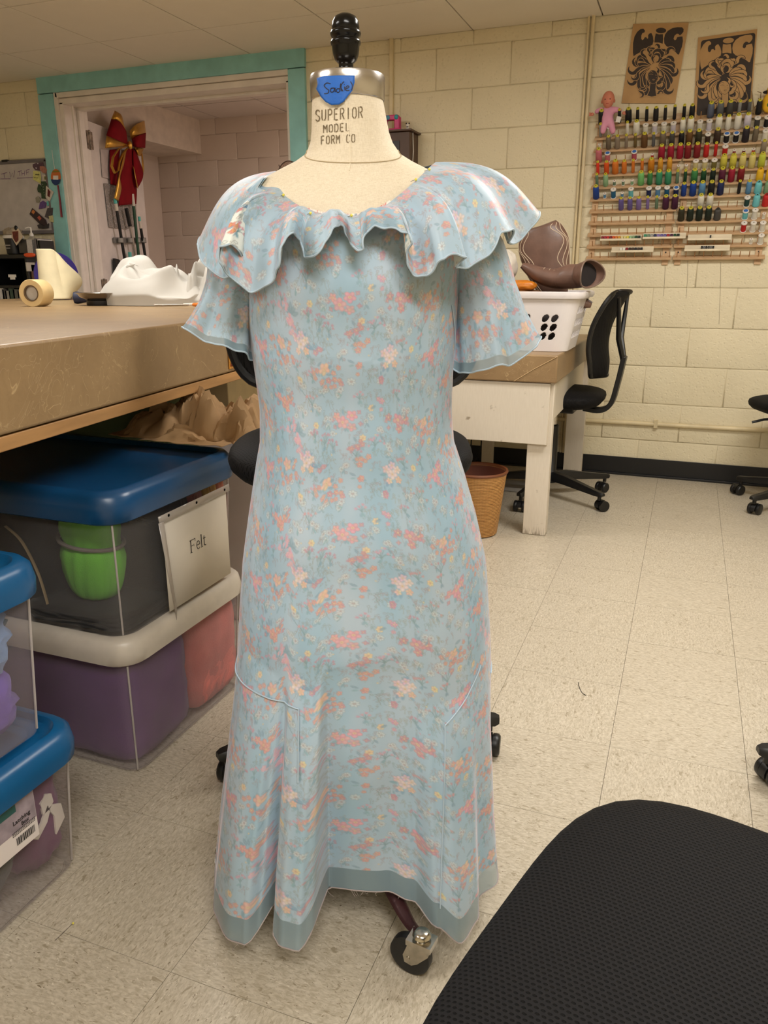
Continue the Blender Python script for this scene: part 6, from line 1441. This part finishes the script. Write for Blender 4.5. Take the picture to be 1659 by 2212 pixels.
# net-covered head on a stand behind the shoulder
nh_ = thing('net_head_stand', 'brown net-covered head form on a stand behind the left shoulder of the dress form', 'head form', (atY(628, 385, 3.9).x, 3.9, 0))
t = NT('brown_net'); v = t.coord('Object'); b_ = t.bsdf(lin((150, 116, 96)), .7); tr = t.n('ShaderNodeBsdfTransparent'); m = t.n('ShaderNodeMixShader'); f, _ = t.noise(v, 90, 2); t.set(m.inputs[0], t.mr(f, .35, .65, .35, .7)); t.set(m.inputs[1], tr.outputs[0]); t.set(m.inputs[2], b_)
zc_ = atY(628, 385, 3.9).z; mb = MB(); mb.sphere((0, 0, zc_), (.066, .072, .082), 24, 16); mb.build('net_cap', t.done(m.outputs[0]), nh_)
mb = MB(); mb.tube([Vector((.066*math.cos(a/10), -.02, zc_+.080*math.sin(a/10))) for a in range(0, 32)], .003, 6); mb.tube([Vector((-.04+.01*math.sin(k), -.05, zc_+.06-.02*k)) for k in range(4)], .0022, 6); mb.build('net_seam', pm('dark_brown_trim', (70, 46, 34), .7), nh_)
mb = MB(); mb.tube([(0, 0, .02), (0, 0, zc_-.08)], .012, 10); mb.lathe([(.002, 0), (.14, 0), (.14, .014), (.02, .03)], 28); mb.build('stand', M_black, nh_)
# ================================================================== DOOR LEAF AND WHAT HANGS ON IT
DTH = R(103.5); DP0 = Vector((-3.885, 4.60, 0)); DU = Vector((math.cos(DTH), math.sin(DTH), 0)); DN = Vector((math.sin(DTH), -math.cos(DTH), 0))
d1 = MB(); Md = Matrix((DU, -DN, Vector((0, 0, 1)))).transposed(); d1.box(DP0+DU*.41+Vector((0, 0, 1.03))-DN*.02, (.82, .035, 2.04), Md)
door_1 = struct(d1.build('door_1', M_white, bevel=.002))
for z in (1.93, .98):
    mb = MB(); mb.box(DP0+DN*.004+DU*.02+Vector((0, 0, z)), (.05, .004, .11), Md); mb.box(DP0+DN*.004-DU*.018+Vector((0, 0, z)), (.03, .004, .11), Md); mb.cyl(DP0+Vector((0, 0, z-.06))+DN*.008, DP0+Vector((0, 0, z+.06))+DN*.008, .007, n=10); mb.build('hinge', pm('painted_worn_hinge', (150, 134, 118), .5, .3, var=.35, vs=60), door_1)
def dq(px, py, o=.0): return atP(px, py, DP0+DN*o, DN)
def cq(cx, cy, o=.0): return dq(200+cx/5.531, 220+cy/5.531, o)
def panel(label, name, cat, pts, mat, o_, th=.003):
    org = cq(*pts[0], o_); vs = [cq(x, y, o_)-org for x, y in pts]; n = len(vs); mb = MB(); mb.add(vs+[v-DN*th for v in vs], [tuple(range(n)), tuple(range(n, 2*n))[::-1]]+[(i, n+i, n+(i+1) % n, (i+1) % n) for i in range(n)])
    o = mb.build(name, mat, None, smooth=False); o.location = org; tag(o, label, cat); return o
panel('grey-white paper sheet pinned on the open door behind the bow', 'paper_sheet', 'paper', [(95, 560), (200, 575), (205, 920), (120, 900)], pm('greyish_paper', (196, 184, 180), .6), .006)
t = NT('silver_glitter'); v = t.coord('Object'); vo = t.n('ShaderNodeTexVoronoi'); t.set(vo.inputs['Vector'], v); vo.inputs['Scale'].default_value = 130
c = t.mix(vo.outputs['Distance'], lin((150, 138, 132)), lin((214, 206, 200))); M_glit = t.done(t.bsdf(c, .35, .15, t.bump(vo.outputs['Distance'], 1.0, .01)))
panel('sheet of silver glitter film taped to the open door behind the broom handles', 'glitter_sheet', 'sheet', [(140, 970), (300, 990), (420, 1200), (520, 1230), (530, 1480), (410, 1520), (200, 1500)], M_glit, .008)
bw = thing('ribbon_bow', 'large red velvet bow with gold edges hanging on the open door', 'bow', cq(445, 520, .05)); BL = Vector(bw.location)
M_rv = pm('red_velvet', (128, 12, 24), .85, var=.08, Specular_IOR_Level=.2); M_gd = pm('gold_foil', (226, 178, 82), .34, .9, bump=.3, bs=30, bd=.006)
def strip(rows, mat, nm, o0=.04, bul=.03, n=10):
    rows2 = catmull([(a[0], a[1], 0) for a, b in rows], 5), catmull([(b[0], b[1], 0) for a, b in rows], 5); N_ = len(rows2[0])
    def fn(a, b):
        i = min(int(b*(N_-1)), N_-2); f = b*(N_-1)-i; A = rows2[0][i].lerp(rows2[0][i+1], f); B = rows2[1][i].lerp(rows2[1][i+1], f); p = A.lerp(B, a)
        return cq(p.x, p.y, o0+bul*math.sin(PI*min(1, b*1.0))*.8+.012*math.sin(PI*a))-BL
    MB().grid(fn, n, 20).build(nm, mat, bw, solid=.002, angle=180)
strip([((225, 205), (165, 400)), ((325, 240), (290, 455)), ((402, 350), (422, 512))], M_rv, 'loop', .035, .06); strip([((265, 105), (222, 208)), ((345, 160), (325, 245)), ((372, 270), (400, 350))], M_gd, 'gold_edge', .03, .05)
strip([((165, 402), (150, 552)), ((290, 455), (280, 540)), ((420, 505), (400, 530))], M_gd, 'gold_edge', .035, .05); strip([((620, 225), (636, 372)), ((520, 270), (560, 400)), ((440, 350), (462, 452))], M_gd, 'gold_edge', .035, .05)
strip([((637, 370), (628, 552)), ((555, 400), (545, 545)), ((470, 432), (480, 532))], M_rv, 'loop', .035, .06); strip([((612, 556), (575, 652)), ((545, 545), (545, 640)), ((490, 540), (515, 600))], M_gd, 'gold_edge', .03, .04)
strip([((205, 572), (330, 560)), ((203, 800), (305, 800)), ((213, 985), (290, 1000))], M_rv, 'tail', .012, .01); strip([((395, 560), (500, 560)), ((350, 790), (500, 790)), ((325, 1000), (528, 1020)), ((312, 1240), (522, 1220))], M_rv, 'tail', .030, .02)
strip([((480, 560), (520, 600)), ((490, 760), (606, 860)), ((500, 1000), (540, 1030))], M_rv, 'tail', .045, .02); strip([((380, 570), (405, 575)), ((345, 720), (375, 740)), ((312, 860), (330, 900)), ((285, 1010), (345, 1040)), ((255, 1150), (310, 1185))], M_gd, 'gold_edge', .05, .02)
strip([((480, 760), (500, 800)), ((505, 900), (530, 960)), ((520, 1010), (545, 1040))], M_gd, 'gold_edge', .06, .015); strip([((600, 640), (580, 560)), ((614, 780), (590, 740)), ((606, 860), (600, 850))], M_gd, 'gold_edge', .03, .02)
mb = MB(); mb.tube([cq(x, y, .06)-BL for x, y in ((410, 530), (310, 560), (245, 660), (228, 770), (262, 850), (305, 820), (318, 720), (360, 620), (410, 560))], .010, 8, flat=.4); mb.build('gold_loop', M_gd, bw)
mb = MB(); mb.sphere(cq(445, 520, .075)-BL, (.018, .018, .028), 16, 12); mb.build('knot', M_gd, bw)
def pole(label, segs, r, extra=None, cat='broom'):
    t = thing('broom', label, cat, cq(*segs[0][0], .05), 0, 'broom and mop handles on the door'); L0 = Vector(t.location)
    for a, b, nm, mt, rr in segs: mb = MB(); mb.cyl(cq(*a, .045)-L0, cq(*b, .045)-L0, rr, n=12); mb.build(nm, mt, t)
    return t
M_tq = pm('turquoise_plastic', (88, 186, 178), .4); M_hand = pm('handle_white', (212, 202, 188), .4); M_alu = pm('aluminium', (190, 184, 178), .35, .9); M_gh = pm('green_handle', (20, 70, 44), .4)
pole('black broom handle with a white and turquoise tip, leftmost on the door rack', [((268, 1160), (275, 1215), 'tip', M_tq, .012), ((275, 1215), (290, 1300), 'grip', M_hand, .013), ((290, 1300), (400, 1980), 'handle', M_black, .011)], .01)
pole('silver mop handle with a black grip on the door rack', [((402, 1275), (447, 1485), 'grip', M_black, .014), ((447, 1485), (540, 1990), 'handle', M_alu, .011)], .01)
pole('dark green broom handle with a cream tip on the door rack', [((473, 1100), (490, 1245), 'tip', M_hand, .013), ((490, 1245), (565, 1990), 'handle', M_gh, .011)], .01)
pole('black broom handle with a turquoise and white tip, rightmost on the door rack', [((556, 1370), (562, 1425), 'tip', M_tq, .010), ((562, 1425), (576, 1510), 'grip', M_hand, .011), ((576, 1510), (660, 2040), 'handle', M_black, .011)], .01)
hr = thing('broom_holder', 'grey wall bar with clips holding the broom handles on the door', 'broom holder', cq(440, 1655, .012)); HL = Vector(hr.location)
mb = MB(); mb.bar(cq(255, 1655, .012)-HL, cq(632, 1655, .012)-HL, .016, .040); mb.build('bar', pm('grey_plastic', (120, 116, 112), .4), hr, bevel=.003)
for cx in (335, 450, 540, 605): mb = MB(); mb.lathe([(.016, -.016), (.019, -.014), (.019, .014), (.016, .016)], 16, cq(cx, 1655, .045)-HL); mb.build('clip', pm('clip_grey', (150, 146, 140), .4), hr)
panel('black dustpan hanging low on the open door beside the brooms', 'dustpan', 'dustpan', [(270, 1870), (320, 1885), (380, 1960), (430, 2110), (285, 2130)], M_black, .03, .02)
tb_ = thing('hand_brush', 'hand brush with a turquoise and white handle hanging on the open door', 'brush', cq(448, 1860, .03)); BL2 = Vector(tb_.location)
mb = MB(); mb.cyl(cq(442, 1795, .03)-BL2, cq(450, 1865, .03)-BL2, .013, n=12); mb.build('tip', M_tq, tb_); mb = MB(); mb.cyl(cq(450, 1865, .03)-BL2, cq(458, 1950, .03)-BL2, .014, n=12); mb.build('handle', M_hand, tb_)
t = thing('spray_bottle', 'small turquoise bottle with a brown cap by the free edge of the door', 'bottle', dq(328, 582, .04)); 
MB().lathe([(.004, -.10), (.014, -.10), (.014, -.02), (.007, -.01), (.007, 0)], 14).build('bottle', M_tq, t); MB().lathe([(.008, 0), (.018, .01), (.014, .04), (.003, .045)], 14).build('cap', pm('brown_cap', (96, 76, 58), .5), t)
# ================================================================== WHITEBOARD, FLY SWATTER, BLACK SHELF
wbd = thing('whiteboard', 'white dry-erase board in a grey frame on the left wall section', 'whiteboard', (-4.53, YB-.008, 1.565)); WL = Vector(wbd.location)
MB().box((0, -.004, 0), (.92, .008, .43)).build('board', pm('whiteboard_enamel', (196, 188, 184), .25), wbd, smooth=False)
M_gf = pm('grey_frame', (112, 106, 108), .45)
for c_, s_ in (((0, -.008, .222), (.95, .018, .020)), ((0, -.010, -.222), (.95, .022, .022)), ((.466, -.008, 0), (.018, .018, .45)), ((-.466, -.008, 0), (.018, .018, .45))): MB().box(c_, s_).build('frame_rail', M_gf, wbd, bevel=.002)
def wq(cx, cy, o=.012): return atY(cx/10.369, 330+cy/10.367, YB-.008-o)
mb = MB()
def wpen(pl): ribbon(mb, [tuple(Vector((wq(*p).x, wq(*p).z))) for p in pl], .004, lambda a, b: Vector((a, YB-.0175, b))-WL)
for pl in ([(20, 480), (150, 440)], [(80, 460), (95, 560)], [(205, 430), (235, 550), (270, 450), (300, 550), (320, 395)], [(385, 430), (480, 395)], [(430, 415), (440, 520)], [(480, 420), (488, 515)], [(545, 400), (540, 510)], [(485, 470), (545, 455)], [(580, 385), (590, 490)], [(580, 390), (655, 370)], [(585, 440), (640, 425)], [(0, 585), (230, 580)], [(370, 570), (730, 552)]): wpen(pl)
mb.build('handwriting', pm('violet_marker', (140, 112, 140), .6), wbd, smooth=False)
def card(label, cat, pts, col, o_=.016, nm='magnet', th=.004, extra=()):
    org = wq(*pts[0], o_); vs = [wq(x, y, o_)-org for x, y in pts]; n = len(vs); mb = MB(); mb.add(vs+[v+Vector((0, th, 0)) for v in vs], [tuple(range(n)), tuple(range(n, 2*n))[::-1]]+[(i, n+i, n+(i+1) % n, (i+1) % n) for i in range(n)])
    o = mb.build(nm, pm(nm+str(col), col, .5, var=.12, vs=60), None, smooth=False); o.location = org; tag(o, label, cat)
    for k, (q, c2) in enumerate(extra):
        mb = MB(); mb.add([wq(x, y, o_+.0015)-org for x, y in q], [tuple(range(len(q)))]); mb.build('printed_patch', pm('patch'+str(c2), c2, .5), o, smooth=False)
    return o
card('yellow sticky note magnet near the upper right of the whiteboard', 'magnet', [(745, 400), (890, 420), (915, 560), (905, 690), (840, 650), (740, 600)], (212, 210, 130), extra=[([(790, 480), (880, 480), (880, 505), (790, 500)], (90, 90, 60)), ([(760, 550), (850, 560), (850, 572), (760, 562)], (90, 90, 60))])
card('dark purple and silver floral magnet at the top right corner of the whiteboard', 'magnet', [(730, 260), (830, 220), (960, 210), (980, 320), (900, 400), (780, 380), (735, 320)], (92, 66, 80), extra=[([(830, 230), (860, 230), (850, 260)], (220, 214, 220)), ([(790, 330), (830, 335), (810, 365)], (220, 214, 220))])
card('pinkish round magnet below the dark floral one on the whiteboard', 'magnet', [(890, 300), (990, 300), (1050, 380), (1030, 470), (960, 450), (890, 380)], (172, 118, 100), .019)
card('small white card with an olive square on the whiteboard edge', 'card', [(940, 490), (1050, 500), (1060, 640), (960, 620)], (206, 196, 180), extra=[([(990, 530), (1045, 530), (1045, 605), (995, 600)], (112, 104, 66))])
card('green cactus shaped magnet on the right side of the whiteboard', 'magnet', [(920, 640), (1000, 640), (1050, 700), (1010, 780), (1040, 900), (1010, 1030), (930, 1020), (920, 900), (850, 880), (830, 810), (860, 700), (900, 720), (930, 800)], (44, 68, 44), .021, extra=[([(950+a*9 % 40, 700+a*60), (965+a*9 % 40, 700+a*60), (960+a*9 % 40, 716+a*60)], (206, 214, 196)) for a in range(5)])
card('white and dark red diamond card sticking out past the whiteboard frame', 'card', [(1030, 740), (1200, 880), (1110, 1090), (1020, 1000)], (214, 204, 190), .024, extra=[([(1070, 800), (1130, 870), (1110, 1000), (1060, 960)], (96, 24, 28))])
card('clear and silver ring magnet on the whiteboard', 'magnet', [(790, 1010), (850, 970), (900, 1020), (880, 1110), (810, 1110)], (150, 144, 130))
card('purple heart-like magnet on the lower right of the whiteboard', 'magnet', [(890, 1120), (960, 1070), (1030, 1120), (1010, 1230), (930, 1250), (865, 1260)], (98, 70, 132), .018)
card('turquoise magnet tucked against the right rail of the whiteboard', 'magnet', [(1040, 1090), (1170, 1060), (1180, 1160), (1060, 1190)], (98, 190, 188))
card('long dark photo strip stuck diagonally on the lower whiteboard', 'photo strip', [(660, 1370), (720, 1240), (1020, 1500), (1060, 1640), (940, 1650)], (52, 34, 40), .018, extra=[([(700, 1330), (740, 1270), (790, 1320), (750, 1380)], (206, 128, 72)), ([(830, 1450), (880, 1410), (930, 1470), (890, 1520)], (190, 92, 76))])
card('black clip magnet on the lower whiteboard rail', 'magnet', [(830, 1620), (900, 1590), (980, 1640), (1090, 1580), (1080, 1680), (960, 1700), (860, 1690)], (50, 46, 50), .024)
card('dark grey rectangular magnet near the lower right of the whiteboard', 'magnet', [(1060, 1240), (1180, 1230), (1170, 1400), (1080, 1470), (1000, 1430)], (74, 68, 74), .02)
card('cream and olive paper scrap at the lower right corner of the whiteboard', 'paper', [(1090, 1420), (1180, 1400), (1200, 1560), (1120, 1540)], (196, 190, 140), .022)
MB().box(wq(120, 185, .01), (.05, .02, .014)).build('eraser', M_black, None, bevel=.002); tag(bpy.context.scene.objects['eraser'], 'small dark eraser resting on the top rail of the whiteboard', 'eraser')
fsw = thing('fly_swatter', 'fly swatter with an orange and blue head and dark red handle on the teal trim', 'fly swatter', atY(121, 378, YB-.035)); FL_ = Vector(fsw.location)
def fq(cx, cy, o=0.0): return atY(cx/10.369, 330+cy/10.367, YB-.035-o)-FL_
mb = MB(); N_ = 20
pts = [(1250+112*math.cos(R(a)), 545+182*math.sin(R(a))) for a in range(0, 360, 18)]; mb.add([fq(x, y) for x, y in pts]+[fq(x, y, -.004) for x, y in pts], [tuple(range(N_)), tuple(range(N_, 2*N_))[::-1]]+[(i, N_+i, N_+(i+1) % N_, (i+1) % N_) for i in range(N_)])
mb.build('head', pm('orange_plastic_head', (204, 112, 52), .45), fsw, smooth=False)
mb = MB(); mb.add([fq(x, y, .0012) for x, y in [(1250+110*math.cos(R(a)), 560+165*math.sin(R(a))) for a in range(12, 170, 12)]], [tuple(range(14))]); mb.build('blue_band', pm('swatter_blue', (26, 52, 104), .5), fsw, smooth=False)
mb = MB(); mb.add([fq(*p, .002) for p in ((1190, 510), (1305, 510), (1305, 605), (1190, 600))], [(0, 1, 2, 3)]); mb.build('white_label', M_wcap, fsw, smooth=False)
mb = MB(); mb.add([fq(*p, .002) for p in ((1180, 400), (1320, 400), (1330, 430), (1170, 440))], [(0, 1, 2, 3)]); mb.build('olive_band', pm('swatter_olive', (140, 124, 40), .5), fsw, smooth=False)
mb = MB(); mb.tube([fq(1295, 725), fq(1320, 900), fq(1345, 1100), fq(1380, 1440)], [.0075, .008, .009, .0098], 10, flat=.5); mb.build('handle', pm('dark_red_plastic', (116, 14, 26), .4), fsw)
mb = MB(); mb.tube([fq(1225, 370), fq(1205, 250), fq(1180, 100), fq(1165, -60)], .0014, 6); mb.build('hanging_cord', M_wcap, fsw)
# black shelf unit against the back wall, left
bs_ = thing('black_shelf', 'black shelving unit at the far left crowded with supplies', 'shelf', (-4.665, 4.235, 0))
for c_, s_, nm in (((0, 0, 1.18), (1.22, .28, .025), 'top_board'), ((.60, 0, .585), (.02, .28, 1.17), 'side_panel'), ((-.60, 0, .585), (.02, .28, 1.17), 'side_panel'), ((.28, 0, .585), (.018, .27, 1.16), 'divider'), ((0, 0, .99), (1.18, .27, .018), 'shelf_board'), ((0, 0, .80), (1.18, .27, .018), 'shelf_board'), ((0, .135, .585), (1.2, .01, 1.17), 'back_board')):
    MB().box(c_, s_).build(nm, M_black, bs_, bevel=.002)
def AT(px, py, Y=4.13): return atY(px, py, Y)
def shelf_box(label, nm, cat, px0, px1, py0, py1, Y, dpt_, mat, bev=.002, extra=None):
    a = AT(px0, py1, Y); b = AT(px1, py0, Y); o = MB().box((0, 0, 0), (b.x-a.x, dpt_, b.z-a.z)).build(nm, mat, None, bevel=bev); o.location = ((a.x+b.x)/2, Y+dpt_/2, (a.z+b.z)/2); tag(o, label, cat); return o
tub = thing('black_tub', 'black tub with a white lid full of beige yarn on the black shelf', 'tub', (AT(16, 548).x, 4.2, 1.1935))
MB().lathe([(.04, 0), (.052, .005), (.060, .105), (.058, .11), (.05, .105), (.045, .01)], 28).build('body', M_black, tub); MB().lathe([(.061, .100), (.066, .102), (.066, .118), (.058, .122), (.05, .12)], 28).build('lid_rim', M_wcap, tub)
o = lump((0, 0, .135), (.062, .055, .035), .25, 71, 9, 2.2, ridged=True).build('yarn', pm('beige_yarn', (168, 152, 128), .9, bump=.6, bs=120), tub, angle=180)
mb = MB(); mb.box((0, -.0605, .058), (.05, .002, .006)); mb.box((0, -.0605, .040), (.04, .002, .004)); mb.build('printed_text', pm('grey_print', (170, 164, 158), .5), tub)
pb = thing('pump_bottle', 'clear pump bottle with a white label on the black shelf', 'bottle', (AT(64, 545).x+.005, 4.16, 1.1935)); M_cl = mat_bin('clear_bottle', (170, 164, 160), .3)
MB().lathe([(.002, 0), (.030, 0), (.031, .09), (.014, .108), (.012, .115), (.002, .115)], 24).build('body', M_cl, pb); MB().lathe([(.002, .112), (.014, .112), (.013, .125), (.005, .135), (.004, .165), (.002, .165)], 16).build('pump', M_wcap, pb)
mb = MB(); mb.tube([(0, 0, .163), (-.012, -.006, .166), (-.034, -.014, .160)], .0035, 6); mb.build('nozzle', M_wcap, pb); MB().box((.004, -.0315, .048), (.044, .002, .085)).build('label', pm('printed_label', (196, 190, 186), .5, var=.1, vs=90), pb)
hx = thing('photo_card', 'small tilted card with a dark red portrait on the black shelf', 'card', AT(37, 512, 4.12)); mb = MB(); mb.poly([(-.045, 0), (-.012, -.052), (.052, 0), (.018, .052), (-.03, .04)], .003, Matrix.Identity(3)); mb.build('card', pm('cream_card', (206, 186, 160), .6), hx, smooth=False); mb = MB(); mb.add([Vector((x, -.0042, z)) for x, z in ((-.032, .034), (.02, .036), (.012, -.02), (-.012, -.036), (-.03, -.01))], [(0, 1, 2, 3, 4)]); mb.build('portrait', pm('dark_red_print2', (108, 46, 34), .6, var=.3, vs=70), hx, smooth=False)
mb = MB(); mb.sphere((0, 0, .055), (.014, .008, .016), 12, 8); mb.build('black_ball', M_black, hx)
shelf_box('dark smoked plastic box beside the pump bottle on the black shelf', 'plastic_box', 'box', 42, 57, 517, 547, 4.14, .09, pm('smoke_plastic', (62, 58, 56), .3))
for i, (a, b) in enumerate(((77, 80), (81, 83), (84, 86))): shelf_box(['grey', 'white', 'dark'][i]+' thin booklet standing at the right end of the black shelf top', 'booklet', 'booklet', a, b, 515+2*i, 547, 4.14, .12, [M_gf, M_wcap, M_black][i], .0005)
o = lump((0, 0, 0), (.045, .014, .014), .05, 75, 5, 2.5).build('orange_packet', pm('orange_red_wrap', (224, 84, 36), .45), None, angle=180); o.location = AT(64, 551, 4.085); tag(o, 'bright orange packet on the front edge of the black shelf', 'packet')
def side_box(label, nm, cat, px0, px1, py0, py1, mat):
    a = atX(px0, py1, -4.049); b = atX(px1, py0, -4.049); o = MB().box((0, 0, 0), (.008, b.y-a.y, b.z-a.z)).build(nm, mat, None, bevel=.001); o.location = (-4.049, (a.y+b.y)/2, (a.z+b.z)/2); tag(o, label, cat)
side_box('cream note card taped on the end panel of the black shelf', 'note_card', 'card', 58, 74, 567, 586, pm('cream_note', (188, 180, 166), .6))
shelf_box('white label strip on the black drawer of the shelf', 'shelf_label', 'label', 18, 34, 593, 599, 4.085, .003, M_wcap, .0005)
shelf_box('lower white label strip on the black drawer of the shelf', 'shelf_label', 'label', 22, 32, 599, 604, 4.085, .003, M_wcap, .0005)
side_box('brown board strip hanging on the end panel of the black shelf', 'brown_board', 'board', 72, 82, 572, 622, pm('brown_binder', (92, 62, 44), .6))
for i, (a, b, c_) in enumerate(((0, 7, (206, 202, 200)), (8, 13, (70, 66, 66)), (14, 21, (150, 146, 142)), (22, 30, (60, 78, 66)), (31, 40, (96, 94, 88)), (41, 46, (190, 184, 178)))):
    shelf_box(['white', 'charcoal', 'light grey', 'green-grey', 'olive grey', 'pale'][i]+' book spine standing on the lowest visible level of the black shelf', 'book', 'book', a, b, 622+(i % 3)*3, 655, 4.11, .14, pm('spine'+str(i), c_, .6, var=.15, vs=60), .0008)
pd_ = MB(); pd_.lathe([(.002, -.006), (.105, -.006), (.11, 0), (.105, .006), (.002, .006)], 40, M=Matrix.Rotation(PI/2, 3, 'X') @ Matrix.Identity(3)); o = pd_.build('purple_disc', pm('purple_plastic', (40, 24, 110), .4), None); o.location = (atY(124, 618, 3.2).x, 3.2, TZ+.112); o.rotation_euler = (0, 0, R(25)); tag(o, 'purple round lid standing on the table behind the muslin', 'lid')
# things glimpsed under the table towards the far room
shelf_box('dark box standing on the floor in the far doorway', 'dark_box', 'box', 290, 350, 838, 900, 4.9, .2, pm('dark_slate', (44, 42, 46), .6))
shelf_box('black bin standing in the far doorway under the table view', 'black_bin', 'bin', 348, 384, 826, 900, 4.8, .2, M_black)
shelf_box('white panel leaning in the far room seen under the cutting table', 'leaning_board', 'board', 200, 275, 820, 900, 5.2, .03, M_white)
# floor pin
pin(Vector((-.875, .797, .002)), (-.06, -1.0, -.0), 'yellow-headed pin lying on the floor tiles beside the left bins', .040, 0)

o = MB(); o.tube(catmull([atZ(1249, 1474, .0008), atZ(1252, 1486, .0008), atZ(1258, 1497, .0008), atZ(1266, 1502, .0008)], 5), .0009, 5); o = o.build('thread_scrap', M_black); tag(o, 'curved scrap of black thread on the open floor tiles', 'thread')
